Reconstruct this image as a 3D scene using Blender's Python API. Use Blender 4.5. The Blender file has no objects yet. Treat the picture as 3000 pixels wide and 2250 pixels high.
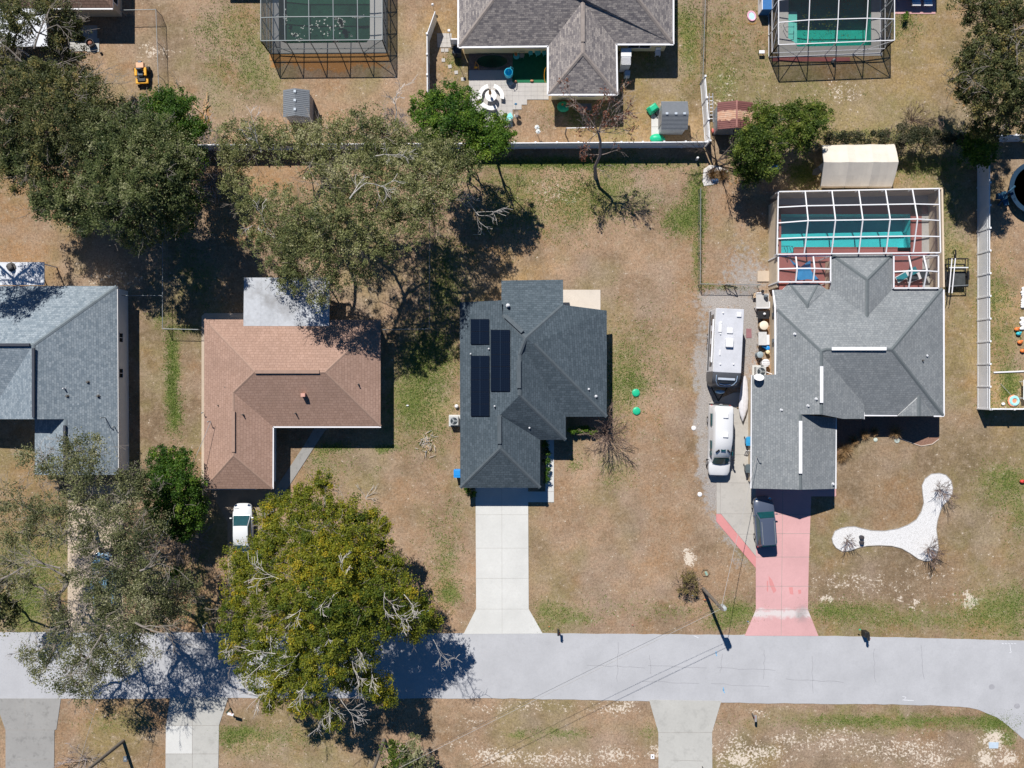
SUN=5.0; SKY=0.05; EXPO=0.36
import bpy, bmesh, math, random
import numpy as np
from mathutils import Vector, Matrix
R=math.radians
# ---------------------------------------------------------------- survey of the block
# metres per ground pixel of a straight-down aerial survey, flown at 75 m over the origin
K=0.0312; H=75.0
def W(x,y,z=0.0):
    f=K*(1-z/H); return Vector(((x-1500)*f,(1125-y)*f,z))
def D(x,y,z=0.0): return W(x*1.35624,y*1.35624,z)
def Q(c,r,x,y,z=0.0): return W(750*c+x*.36164,550*r+y*.36164,z)
scene=bpy.context.scene
COL=scene.collection
# ---------------------------------------------------------------- materials
def nodes(name):
    m=bpy.data.materials.new(name); m.use_nodes=True
    nt=m.node_tree; nt.nodes.clear()
    return m,nt
def N(nt,t,**kw):
    n=nt.nodes.new(t)
    for k,v in kw.items():
        if k in n.inputs: n.inputs[k].default_value=v
        else: setattr(n,k,v)
    return n
def L(nt,a,b): nt.links.new(a,b)
def rgb(c): return (c[0],c[1],c[2],1)
def mixc(nt,fac,a,b):
    n=nt.nodes.new('ShaderNodeMix'); n.data_type='RGBA'
    for s,v in ((0,fac),(6,a),(7,b)):
        if hasattr(v,'links'): nt.links.new(v,n.inputs[s])
        elif s==0: n.inputs[0].default_value=v
        else: n.inputs[s].default_value=rgb(v)
    return n.outputs[2]
def math_(nt,op,a,b=None,c=None):
    n=nt.nodes.new('ShaderNodeMath'); n.operation=op
    for i,v in enumerate((a,b,c)):
        if v is None: continue
        if hasattr(v,'links'): nt.links.new(v,n.inputs[i])
        else: n.inputs[i].default_value=v
    return n.outputs[0]
def ramp(nt,fac,lo,hi):
    n=nt.nodes.new('ShaderNodeMapRange'); n.inputs[1].default_value=lo; n.inputs[2].default_value=hi; n.clamp=True
    nt.links.new(fac,n.inputs[0]); return n.outputs[0]
def noise(nt,vec,scale,detail=3,rough=.55):
    n=N(nt,'ShaderNodeTexNoise',Scale=scale,Detail=detail,Roughness=rough)
    if vec is not None: nt.links.new(vec,n.inputs['Vector'])
    return n.outputs['Fac']
def finish(nt,col,rough=.6,metal=0.,spec=.3,bump=None,bd=.02,bs=.6,coat=0.):
    p=N(nt,'ShaderNodeBsdfPrincipled'); o=N(nt,'ShaderNodeOutputMaterial')
    if hasattr(col,'links'): L(nt,col,p.inputs['Base Color'])
    else: p.inputs['Base Color'].default_value=rgb(col)
    if hasattr(rough,'links'): L(nt,rough,p.inputs['Roughness'])
    else: p.inputs['Roughness'].default_value=rough
    p.inputs['Metallic'].default_value=metal; p.inputs['Specular IOR Level'].default_value=spec
    p.inputs['Coat Weight'].default_value=coat
    if bump is not None:
        b=N(nt,'ShaderNodeBump',Distance=bd,Strength=bs); L(nt,bump,b.inputs['Height']); L(nt,b.outputs[0],p.inputs['Normal'])
    L(nt,p.outputs[0],o.inputs[0]); return p
MC={}
def mat(name,col,rough=.6,var=.12,scale=3.,metal=0.,spec=.3,coat=0.,dirt=0.,bump=0.):
    """plain material with soft procedural colour variation and optional dirt blotches"""
    if name in MC: return MC[name]
    m,nt=nodes(name); g=N(nt,'ShaderNodeNewGeometry'); v=g.outputs['Position']
    n1=noise(nt,v,scale,4); n2=noise(nt,v,scale*7,3)
    f=math_(nt,'ADD',math_(nt,'MULTIPLY',n1,.6),math_(nt,'MULTIPLY',n2,.4))
    f=ramp(nt,f,.3,.7)
    c=mixc(nt,f,[x*(1-var) for x in col],[min(1,x*(1+var)) for x in col])
    if dirt:
        d=ramp(nt,noise(nt,v,scale*.6,5,.65),.5,.72)
        c=mixc(nt,math_(nt,'MULTIPLY',d,dirt),c,[.10,.085,.07])
    finish(nt,c,rough,metal,spec,n2 if bump else None,.01,bump,coat)
    MC[name]=m; return m
def shingle(name,c1,c2,mortar,row=.24,wid=.34,stain=.25,msz=.03,tint=None):
    m,nt=nodes(name); uv=N(nt,'ShaderNodeUVMap'); g=N(nt,'ShaderNodeNewGeometry')
    b=N(nt,'ShaderNodeTexBrick',Scale=1.0); b.inputs['Color1'].default_value=rgb(c1); b.inputs['Color2'].default_value=rgb(c2)
    b.inputs['Mortar'].default_value=rgb(mortar); b.inputs['Mortar Size'].default_value=msz; b.inputs['Mortar Smooth'].default_value=.3
    b.inputs['Brick Width'].default_value=wid; b.inputs['Row Height'].default_value=row; b.inputs['Bias'].default_value=0
    b.offset=.37
    # a little waviness so the courses are not ruler-drawn
    wv=noise(nt,uv.outputs[0],1.3,2); sep=N(nt,'ShaderNodeVectorMath',operation='ADD')
    cmb=N(nt,'ShaderNodeCombineXYZ'); L(nt,math_(nt,'MULTIPLY',wv,.25),cmb.inputs[0]); L(nt,math_(nt,'MULTIPLY',wv,.10),cmb.inputs[1])
    L(nt,uv.outputs[0],sep.inputs[0]); L(nt,cmb.outputs[0],sep.inputs[1]); L(nt,sep.outputs[0],b.inputs['Vector'])
    n0=noise(nt,uv.outputs[0],9,3,.7)
    c=mixc(nt,ramp(nt,n0,.35,.65),b.outputs[0],[x*.55 for x in c1]); 
    c2_=mixc(nt,.62,c,b.outputs[0]); c2_=mixc(nt,math_(nt,'MULTIPLY',ramp(nt,noise(nt,uv.outputs[0],2.2,5,.75),.5,.72),.35),c2_,[min(1,x*1.25) for x in c2])
    n1=noise(nt,g.outputs['Position'],.35,4,.6)
    c3=mixc(nt,math_(nt,'MULTIPLY',ramp(nt,n1,.38,.68),stain),c2_,tint or [x*.5 for x in c1])
    finish(nt,c3,.85,0,.15,b.outputs['Fac'],.02,-.5); MC[name]=m; return m
def concrete(name,col,dark=.35,scale=1.0):
    m,nt=nodes(name); g=N(nt,'ShaderNodeNewGeometry'); v=g.outputs['Position']
    n1=noise(nt,v,.35*scale,5,.6); n2=noise(nt,v,6*scale,4,.7); n3=noise(nt,v,1.6*scale,5,.7)
    c=mixc(nt,ramp(nt,n1,.3,.7),[x*.90 for x in col],[x*1.06 for x in col])
    c=mixc(nt,math_(nt,'MULTIPLY',ramp(nt,n3,.52,.75),dark),c,[x*.5 for x in col])
    c=mixc(nt,math_(nt,'MULTIPLY',ramp(nt,n2,.4,.7),.22),c,[x*.72 for x in col])
    finish(nt,c,.85,0,.2,n2,.006,.4); MC[name]=m; return m
def seethrough(name,col,op):
    """woven mesh: the flatter the ray meets it, the more thread it crosses"""
    m,nt=nodes(name); t=N(nt,'ShaderNodeBsdfTransparent'); d=N(nt,'ShaderNodeBsdfDiffuse'); d.inputs[0].default_value=rgb(col)
    x=N(nt,'ShaderNodeMixShader'); ge=N(nt,'ShaderNodeNewGeometry'); dt=N(nt,'ShaderNodeVectorMath',operation='DOT_PRODUCT'); L(nt,ge.outputs['Normal'],dt.inputs[0]); L(nt,ge.outputs['Incoming'],dt.inputs[1])
    cs=math_(nt,'MAXIMUM',math_(nt,'ABSOLUTE',dt.outputs['Value']),.12); L(nt,math_(nt,'SUBTRACT',1.,math_(nt,'POWER',1-op,math_(nt,'DIVIDE',1.,cs))),x.inputs[0]); o=N(nt,'ShaderNodeOutputMaterial')
    L(nt,t.outputs[0],x.inputs[1]); L(nt,d.outputs[0],x.inputs[2]); L(nt,x.outputs[0],o.inputs[0]); MC[name]=m; return m
def chainlink_mat():
    m,nt=nodes('chain_link_wire'); g=N(nt,'ShaderNodeNewGeometry'); s=N(nt,'ShaderNodeSeparateXYZ'); L(nt,g.outputs['Position'],s.inputs[0])
    h=math_(nt,'ADD',s.outputs[0],s.outputs[1])
    a=math_(nt,'FRACT',math_(nt,'MULTIPLY',math_(nt,'ADD',h,s.outputs[2]),14.)); b=math_(nt,'FRACT',math_(nt,'MULTIPLY',math_(nt,'SUBTRACT',h,s.outputs[2]),14.))
    f=math_(nt,'MAXIMUM',math_(nt,'LESS_THAN',a,.12),math_(nt,'LESS_THAN',b,.12))
    t=N(nt,'ShaderNodeBsdfTransparent'); d=N(nt,'ShaderNodeBsdfPrincipled',Roughness=.5,Metallic=.6); d.inputs[0].default_value=(.45,.46,.47,1)
    x=N(nt,'ShaderNodeMixShader'); o=N(nt,'ShaderNodeOutputMaterial'); L(nt,f,x.inputs[0])
    L(nt,t.outputs[0],x.inputs[1]); L(nt,d.outputs[0],x.inputs[2]); L(nt,x.outputs[0],o.inputs[0]); MC['chainlink']=m; return m
def water_mat(name,tint,gl=.06):
    m,nt=nodes(name); t=N(nt,'ShaderNodeBsdfTransparent'); t.inputs[0].default_value=rgb(tint)
    g=N(nt,'ShaderNodeBsdfGlossy',Roughness=.03); g.inputs[0].default_value=(1,1,1,1)
    f=N(nt,'ShaderNodeFresnel',IOR=1.33); x=N(nt,'ShaderNodeMixShader'); o=N(nt,'ShaderNodeOutputMaterial')
    geo=N(nt,'ShaderNodeNewGeometry'); b=N(nt,'ShaderNodeBump',Distance=.03,Strength=.25); L(nt,noise(nt,geo.outputs['Position'],3,2),b.inputs['Height'])
    L(nt,b.outputs[0],g.inputs['Normal']); L(nt,b.outputs[0],f.inputs['Normal'])
    L(nt,f.outputs[0],x.inputs[0]); L(nt,t.outputs[0],x.inputs[1]); L(nt,g.outputs[0],x.inputs[2]); L(nt,x.outputs[0],o.inputs[0]); MC[name]=m; return m
def leafmat(name,dark,light,accent=None,trans=.25):
    """leaf colour from a per-leaf random value stored with the foliage"""
    m,nt=nodes(name); a=N(nt,'ShaderNodeAttribute',attribute_name='tint'); f=a.outputs['Fac']
    c=mixc(nt,ramp(nt,f,0,.75),dark,light)
    if accent: c=mixc(nt,ramp(nt,f,.72,1.),c,accent)
    d=N(nt,'ShaderNodeBsdfPrincipled',Roughness=.55); d.inputs['Specular IOR Level'].default_value=.25; L(nt,c,d.inputs[0])
    t=N(nt,'ShaderNodeBsdfTranslucent'); L(nt,c,t.inputs[0]); x=N(nt,'ShaderNodeMixShader'); x.inputs[0].default_value=trans
    o=N(nt,'ShaderNodeOutputMaterial'); L(nt,d.outputs[0],x.inputs[1]); L(nt,t.outputs[0],x.inputs[2]); L(nt,x.outputs[0],o.inputs[0]); MC[name]=m; return m
# ---------------------------------------------------------------- mesh builder
class MB:
    def __init__(s): s.v=[]; s.f=[]; s.m=[]; s.sm=[]; s.uv={}
    def add(s,vs,fs,mi=0,smooth=False):
        o=len(s.v); s.v+= [tuple(v) for v in vs]
        for f in fs: s.f.append([i+o for i in f]); s.m.append(mi); s.sm.append(smooth)
        return s
    def quad(s,pts,mi=0): return s.add(pts,[list(range(len(pts)))],mi)
    def box(s,c,d,rz=0.,mi=0,taper=1.):
        ca,sa=math.cos(rz),math.sin(rz); vs=[]
        for z,t in ((-.5,1.),(.5,taper)):
            for x,y in ((-.5,-.5),(.5,-.5),(.5,.5),(-.5,.5)):
                X,Y=x*d[0]*t,y*d[1]*t; vs.append((c[0]+X*ca-Y*sa,c[1]+X*sa+Y*ca,c[2]+z*d[2]))
        return s.add(vs,[(3,2,1,0),(4,5,6,7),(0,1,5,4),(1,2,6,5),(2,3,7,6),(3,0,4,7)],mi)
    def beam(s,p,q,w,h=None,mi=0):
        p,q=Vector(p),Vector(q); h=h or w; d=(q-p)
        if d.length<1e-6: return s
        d.normalize(); u=Vector((0,0,1)) if abs(d.z)<.95 else Vector((0,1,0))
        a=d.cross(u).normalized()*w*.5; b=a.cross(d).normalized()*h*.5
        vs=[p-a-b,p+a-b,p+a+b,p-a+b,q-a-b,q+a-b,q+a+b,q-a+b]
        return s.add(vs,[(3,2,1,0),(4,5,6,7),(0,1,5,4),(1,2,6,5),(2,3,7,6),(3,0,4,7)],mi)
    def tube(s,pts,rad,n=6,mi=0,cap=True):
        pts=[Vector(p) for p in pts]; k=len(pts)
        if not hasattr(rad,'__len__'): rad=[rad]*k
        vs=[];fs=[]; prev=None
        for i,p in enumerate(pts):
            d=(pts[min(i+1,k-1)]-pts[max(i-1,0)])
            if d.length<1e-9: d=Vector((0,0,1))
            d.normalize()
            if prev is None: u=d.orthogonal().normalized()
            else:
                u=prev-d*prev.dot(d); u=u.normalized() if u.length>1e-6 else d.orthogonal().normalized()
            prev=u; w=d.cross(u)
            for j in range(n):
                a=2*math.pi*j/n; vs.append(p+(u*math.cos(a)+w*math.sin(a))*rad[i])
        for i in range(k-1):
            for j in range(n): fs.append((i*n+j,i*n+(j+1)%n,(i+1)*n+(j+1)%n,(i+1)*n+j))
        if cap: fs.append(list(range(n))[::-1]); fs.append([(k-1)*n+j for j in range(n)])
        return s.add(vs,fs,mi,True)
    def prism(s,poly,z0,z1,mi=0,side=None,bottom=False):
        n=len(poly); A=sum(poly[i][0]*poly[(i+1)%n][1]-poly[(i+1)%n][0]*poly[i][1] for i in range(n))
        if A<0: poly=poly[::-1]
        vs=[(p[0],p[1],z0) for p in poly]+[(p[0],p[1],z1) for p in poly]
        s.add(vs,[[i+n for i in range(n)]],mi)
        o=len(s.v)-2*n
        for i in range(n):
            j=(i+1)%n; s.f.append([o+i,o+j,o+n+j,o+n+i]); s.m.append(mi if side is None else side); s.sm.append(False)
        if bottom: s.f.append([o+i for i in range(n)][::-1]); s.m.append(mi); s.sm.append(False)
        return s
    def lathe(s,c,prof,n=16,mi=0,sx=1.,sy=1.,rz=0.):
        vs=[];fs=[];k=len(prof); ca,sa=math.cos(rz),math.sin(rz)
        for r,z in prof:
            for j in range(n):
                a=2*math.pi*j/n; X,Y=r*math.cos(a)*sx,r*math.sin(a)*sy
                vs.append((c[0]+X*ca-Y*sa,c[1]+X*sa+Y*ca,c[2]+z))
        for i in range(k-1):
            for j in range(n): fs.append((i*n+j,i*n+(j+1)%n,(i+1)*n+(j+1)%n,(i+1)*n+j))
        fs.append(list(range(n))[::-1]); fs.append([(k-1)*n+j for j in range(n)])
        return s.add(vs,fs,mi,True)
    def ball(s,c,r,n=12,sx=1.,sy=1.,sz=1.,mi=0,rz=0.):
        k=n//2+1
        return s.lathe(c,[(max(.001,r*math.sin(math.pi*i/k)),-r*sz*math.cos(math.pi*i/k)) for i in range(k+1)],n,mi,sx,sy,rz)
    def loft(s,secs,mi=0,smooth=True,cap=True):
        n=len(secs[0]);vs=[p for q in secs for p in q];fs=[]
        for i in range(len(secs)-1):
            for j in range(n): fs.append((i*n+j,i*n+(j+1)%n,(i+1)*n+(j+1)%n,(i+1)*n+j))
        if cap: fs.append(list(range(n))[::-1]); fs.append([(len(secs)-1)*n+j for j in range(n)])
        return s.add(vs,fs,mi,smooth)
    def wheel(s,c,r,w,mi=0,axis='x'):
        prof=[(r*.55,-w/2),(r*.9,-w/2),(r,-w*.3),(r,w*.3),(r*.9,w/2),(r*.55,w/2)]
        vs=[];fs=[];n=16;k=len(prof)
        for q,z in prof:
            for j in range(n):
                a=2*math.pi*j/n
                vs.append((c[0]+z,c[1]+q*math.cos(a),c[2]+q*math.sin(a)) if axis=='x' else (c[0]+q*math.cos(a),c[1]+z,c[2]+q*math.sin(a)))
        for i in range(k-1):
            for j in range(n): fs.append((i*n+j,i*n+(j+1)%n,(i+1)*n+(j+1)%n,(i+1)*n+j))
        fs.append(list(range(n))[::-1]); fs.append([(k-1)*n+j for j in range(n)])
        return s.add(vs,fs,mi,True)
    def build(s,name,mats,parent=None,world=False,bevel=0.,label=None):
        me=bpy.data.meshes.new(name); v=s.v
        if parent is not None and world:
            o=parent.get('_o') or (0,0,0); v=[(a-o[0],b-o[1],c-o[2]) for a,b,c in v]
        me.from_pydata(v,[],s.f)
        for m in (mats if isinstance(mats,(list,tuple)) else [mats]): me.materials.append(m)
        me.polygons.foreach_set('material_index',s.m); me.polygons.foreach_set('use_smooth',s.sm)
        bm=bmesh.new(); bm.from_mesh(me); bmesh.ops.recalc_face_normals(bm,faces=bm.faces) if getattr(s,'recalc',True) else None; bm.to_mesh(me); bm.free()
        if any(s.sm): me.set_sharp_from_angle(angle=R(40))
        me.update()
        ob=bpy.data.objects.new(name,me); COL.objects.link(ob)
        if parent is not None: ob.parent=parent
        if bevel:
            b=ob.modifiers.new('bevel','BEVEL'); b.width=bevel; b.segments=2; b.limit_method='ANGLE'; b.angle_limit=R(35)
        if label: ob['label']=label
        return ob
def tag(o,label,cat,group=None,kind=None):
    o['label']=label; o['category']=cat
    if group: o['group']=group
    if kind: o['kind']=kind
    return o
def thing(name,label,cat,loc,rz=0.,group=None):
    o=bpy.data.objects.new(name,None); COL.objects.link(o); o.empty_display_size=.3
    o.location=loc; o.rotation_euler=(0,0,rz); o['_o']=tuple(loc)
    return tag(o,label,cat,group)
def struct(mb,name,mats,label,cat): return tag(mb.build(name,mats),label,cat,None,'structure')
def copy_thing(r,loc,rz,label,group=None):
    c=r.copy(); COL.objects.link(c); c.location=loc; c.rotation_euler=(0,0,rz); c['label']=label
    if group: c['group']=group
    for ch in list(r.children):
        d=ch.copy(); COL.objects.link(d); d.parent=c
        for g in list(ch.children):
            e=g.copy(); COL.objects.link(e); e.parent=d
    return c
def inset(poly,d):
    n=len(poly); A=sum(poly[i][0]*poly[(i+1)%n][1]-poly[(i+1)%n][0]*poly[i][1] for i in range(n))
    if A<0: poly=poly[::-1]
    out=[]
    for i in range(n):
        p0,p1,p2=[Vector((q[0],q[1])) for q in (poly[i-1],poly[i],poly[(i+1)%n])]
        a=(p1-p0).normalized(); b=(p2-p1).normalized(); na=Vector((-a.y,a.x)); nb=Vector((-b.y,b.x))
        cr=a.x*b.y-a.y*b.x
        if abs(cr)<.05: out.append(p1+na*d); continue
        q0=p0+na*d; q1=p1+nb*d; t=((q1-q0).x*b.y-(q1-q0).y*b.x)/cr; out.append(q0+a*t)
    return [(p.x,p.y) for p in out]
# ---------------------------------------------------------------- base palette
white=mat('white_painted_metal',(.70,.70,.72),.4,.04)
vinyl=mat('white_vinyl',(.72,.73,.75),.45,.07,1.2,dirt=.12)
black=mat('black_plastic',(.02,.02,.022),.45,.2)
rubber=mat('rubber',(.022,.022,.022),.8,.2)
steel=mat('galvanised_steel',(.26,.28,.29),.55,.12,metal=.3)
chrome=mat('chrome',(.7,.7,.7),.15,.05,metal=1.)
glass=mat('dark_window_glass',(.015,.02,.025),.06,.2,spec=.8)
carglass=mat('car_glass',(.006,.050,.058),.05,.3,spec=.8)
wood=mat('weathered_wood',(.23,.16,.10),.8,.3,6.)
bark=mat('grey_bark',(.21,.185,.16),.9,.3,5.)
palebark=mat('pale_dead_bark',(.46,.43,.40),.85,.2,5.)
darkbark=mat('dark_bark',(.085,.065,.055),.9,.3,5.)
twigbark=mat('brown_twig_bark',(.17,.12,.095),.9,.3,5.)
greenpl=mat('green_plastic',(.015,.42,.22),.4,.1)
bluepl=mat('blue_plastic',(.02,.24,.62),.4,.08)
greypl=mat('grey_plastic',(.13,.15,.17),.5,.1)
turq=mat('turquoise_paint',(.09,.52,.55),.5,.1)
redm=mat('red_plastic',(.55,.05,.04),.45,.1)
orange=mat('orange_plastic',(.75,.20,.05),.5,.1)
yellow=mat('yellow_paint',(.75,.36,.03),.35,.1)
cream=mat('cream_canvas',(.57,.52,.45),.8,.07,1.5,dirt=.08,bump=.3)
screen=seethrough('insect_screen',(.035,.035,.04),.33)
chainlink=chainlink_mat()
whiteaccent=mat('white_fibreglass',(.68,.68,.69),.3,.03,.8)
# ---------------------------------------------------------------- ground sheet
def hashn(ix,iy,seed):
    h=(ix*374761393+iy*668265263+seed*982451653)&0xffffffff
    h=((h^(h>>13))*1274126177)&0xffffffff
    return ((h^(h>>16))&0xffff)/65535.
def vnoise(x,y,sc,seed):
    x=x/sc;y=y/sc; ix=np.floor(x).astype(np.int64); iy=np.floor(y).astype(np.int64); fx=x-ix; fy=y-iy
    fx=fx*fx*(3-2*fx); fy=fy*fy*(3-2*fy)
    a=hashn(ix,iy,seed); b=hashn(ix+1,iy,seed); c=hashn(ix,iy+1,seed); d=hashn(ix+1,iy+1,seed)
    return (a*(1-fx)+b*fx)*(1-fy)+(c*(1-fx)+d*fx)*fy
def fbm(x,y,sc,seed): return .5*vnoise(x,y,sc,seed)+.3*vnoise(x,y,sc/2.1,seed+1)+.2*vnoise(x,y,sc/4.3,seed+2)
# colours of turf (albedo)
TAN=(.275,.185,.120); STRAW=(.315,.205,.092); OLIVE=(.200,.165,.072); BROWN=(.185,.132,.082); GREYT=(.255,.192,.140); RUST=(.265,.150,.066)
# turf colour regions, D px: cx,cy,rx,ry,colour,weight
TURF=[(1330,1150,420,330,TAN,1),(1330,780,190,260,TAN,1),(1250,520,260,130,TAN,.8),(1060,590,110,60,STRAW,.9),
(1900,1080,330,260,BROWN,1),(2160,1000,90,300,OLIVE,.7),(1860,200,380,190,OLIVE,.75),(1990,110,110,110,STRAW,.45),(2060,700,60,330,OLIVE,.8),
(1360,170,180,150,STRAW,1),(1440,110,90,140,OLIVE,.65),(960,110,60,90,STRAW,.9),(720,210,240,90,TAN,.9),(480,120,130,150,GREYT,.6),(560,330,120,80,RUST,.4),
(560,470,110,110,RUST,.6),(120,430,170,170,RUST,.7),(250,590,130,90,GREYT,.7),(380,800,70,260,BROWN,.75),(310,820,30,220,BROWN,.6),
(860,1050,170,200,TAN,1),(900,850,80,150,OLIVE,.5),(780,1000,130,70,GREYT,.5),(70,1150,130,220,OLIVE,.6),(60,1050,90,140,RUST,.4),(440,1290,60,120,RUST,.6),
(280,1580,150,80,RUST,.65),(620,1590,160,70,OLIVE,.6),(620,1645,180,30,GREYT,.5),(1200,1590,260,90,TAN,.6),(1850,1600,360,70,GREYT,.8),(1950,1556,300,22,OLIVE,.8),(1900,1340,320,40,OLIVE,.7),
(1610,480,90,110,TAN,.7),(1700,500,60,60,GREYT,.5),(2160,720,60,200,STRAW,.5),(1990,960,180,60,BROWN,.7),(1230,1270,300,60,TAN,.7),(330,190,60,60,OLIVE,.4),(320,110,60,40,GREYT,.7)]
# green weeds, D px: cx,cy,rx,ry,strength
GREEN=[(1150,352,190,12,.9),(1270,354,120,14,.8),(1420,352,100,13,.55),(1300,420,90,60,.5),(1478,470,36,36,.85),(1500,420,20,60,.7),(1240,440,60,60,.5),(1385,430,50,30,.4),(1450,485,22,18,.6),(1512,440,12,110,.75),(1508,560,10,60,.6),(1560,620,60,6,.6),
(1110,430,80,50,.42),(1160,470,100,50,.40),(1060,480,60,40,.4),(1200,430,60,40,.35),(960,560,60,60,.45),(960,640,50,80,.55),(950,760,60,60,.6),(905,790,50,80,.65),(890,870,50,60,.7),(940,850,40,120,.5),(925,930,50,50,.35),
(720,968,40,10,.85),(840,968,30,9,.85),(690,985,30,30,.5),(730,1010,60,30,.3),(374,800,14,90,.85),(372,860,12,60,.85),(380,900,16,40,.8),(368,760,12,50,.7),(400,710,40,12,.55),
(1350,810,50,100,.55),(1370,830,40,30,.6),(1330,850,30,60,.5),(1410,760,60,100,.25),(970,1280,24,30,.8),(960,1220,30,90,.45),(950,1160,40,90,.28),(985,1110,25,60,.3),
(500,60,60,60,.42),(540,150,40,60,.45),(560,100,40,60,.38),(470,150,40,90,.36),(450,60,40,30,.4),(580,180,30,30,.35),(500,110,40,40,.3),
(1490,90,22,90,.6),(1470,40,40,40,.5),(1390,130,30,40,.3),(1260,240,70,30,.5),(1250,255,30,20,.5),(1160,30,40,40,.5),(980,130,20,30,.5),(1040,110,20,30,.5),(1080,170,30,20,.5),(1330,270,60,40,.3),
(1565,60,60,70,.38),(1560,170,40,60,.42),(1640,130,60,60,.25),(1800,40,60,50,.3),(1960,40,40,40,.42),(1940,60,30,30,.45),(1830,290,140,12,.5),(1960,300,80,14,.5),(1740,210,120,60,.15),
(1735,375,30,26,.95),(1830,395,60,20,.5),(1990,360,90,30,.62),(2040,470,30,120,.4),(2060,560,40,80,.35),(2150,640,40,60,.55),(2180,830,24,50,.8),(2160,740,40,80,.4),(2130,870,14,30,.7),
(1590,1320,50,24,.75),(1560,1345,50,14,.6),(1240,1335,60,12,.55),(1215,1320,30,14,.5),(1180,1318,20,18,.6),(1330,1310,120,30,.2),(1440,1320,70,20,.35),(1180,1350,30,12,.5),
(1850,1320,100,18,.55),(1800,1318,50,22,.65),(1960,1340,200,22,.42),(2140,1320,80,40,.6),(2190,1300,40,40,.6),(2190,1360,40,14,.5),(1960,1558,260,14,.62),(2150,1560,50,18,.85),(1830,1556,60,12,.6),(2180,1590,16,24,.7),
(1210,1584,60,10,.55),(1120,1586,24,8,.6),(1400,1580,30,14,.3),(520,1584,50,16,.8),(600,1590,60,24,.4),(500,1600,30,18,.6),(560,1620,60,24,.3),(60,1300,50,80,.7),(100,1230,60,90,.5),(40,1200,50,60,.5),(130,1150,60,80,.3),
(440,1330,24,40,.6),(430,1240,20,60,.4),(440,1150,30,60,.3),(2170,1040,50,40,.62),(2200,1100,30,60,.5),(2150,1080,30,30,.35),(1240,1005,20,16,.5),(1330,1010,40,30,.35),(1260,990,30,20,.3),(1320,1040,30,30,.3),
(270,660,40,60,.2),(400,560,60,60,.35),(430,600,40,60,.35),(350,690,20,20,.5),(240,1560,60,30,.3),(300,1560,30,12,.35),(660,1590,40,30,.3),(1110,390,200,20,.4),(1770,640,20,20,.1),(1640,60,40,60,.2)]
# bare pale sand, D px
SAND=[(1490,1207,13,22,1.0),(1484,1190,10,8,.8),(2097,1300,16,15,1.0),(2090,1285,14,10,.7),(1785,1295,24,9,.75),(1975,1300,12,8,.8),(1965,1310,14,6,.8),(1940,1296,14,6,.6),(1850,1255,130,26,.46),(1900,1275,200,24,.36),
(2150,1600,40,30,.75),(2130,1640,30,24,.75),(2180,1640,30,24,.7),(1950,1620,180,40,.52),(2010,1640,60,20,.62),(1620,1630,120,34,.60),(1600,1640,60,24,.7),(1700,1600,80,30,.5),(1560,1600,30,40,.4),(1200,1640,200,26,.55),(1080,1635,80,24,.66),(1330,1630,60,24,.62),(1420,1625,30,26,.6),
(1160,1525,120,14,.46),(1330,1530,70,18,.58),(1360,1520,30,14,.55),(1060,1530,60,16,.46),(1020,1560,60,20,.4),(1000,1600,60,20,.38),(1200,420,50,34,.42),(1230,430,20,18,.5),(1170,395,40,20,.3),
(1800,1600,120,40,.5),(1640,1540,40,14,.5),(1590,1610,40,40,.5),(1820,200,60,30,.45),(1800,180,30,16,.5),(1700,230,60,40,.3),(1580,80,20,40,.3),(1570,180,40,60,.4),(1550,230,30,30,.4),(1660,190,40,30,.3),(335,110,40,26,.55),(430,240,30,30,.25),(1540,225,24,20,.5),
(1410,1290,16,10,.2),(250,600,120,40,.38),(350,610,40,20,.4),(180,620,60,20,.3),(1240,1310,160,20,.12),(2050,1290,60,30,.35),(2000,1240,100,30,.36),(2150,1590,20,14,.9),(420,1260,30,30,.15),(320,1595,24,12,.4)]
# grey gravel, D px
GRAV=[(1530,850,30,160,.95),(1600,690,60,60,.9),(1560,650,70,40,.95),(1520,900,26,90,.9),(1512,800,20,120,.75),(1540,1060,30,60,.9),(1520,990,20,80,.95),(1570,1120,40,30,.9),(1590,1160,34,30,.8),(1600,1210,40,40,.55),(1520,700,26,60,.6),(1590,1250,40,40,.3),(1610,700,60,200,.9),(1575,1100,30,60,.9)]
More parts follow.
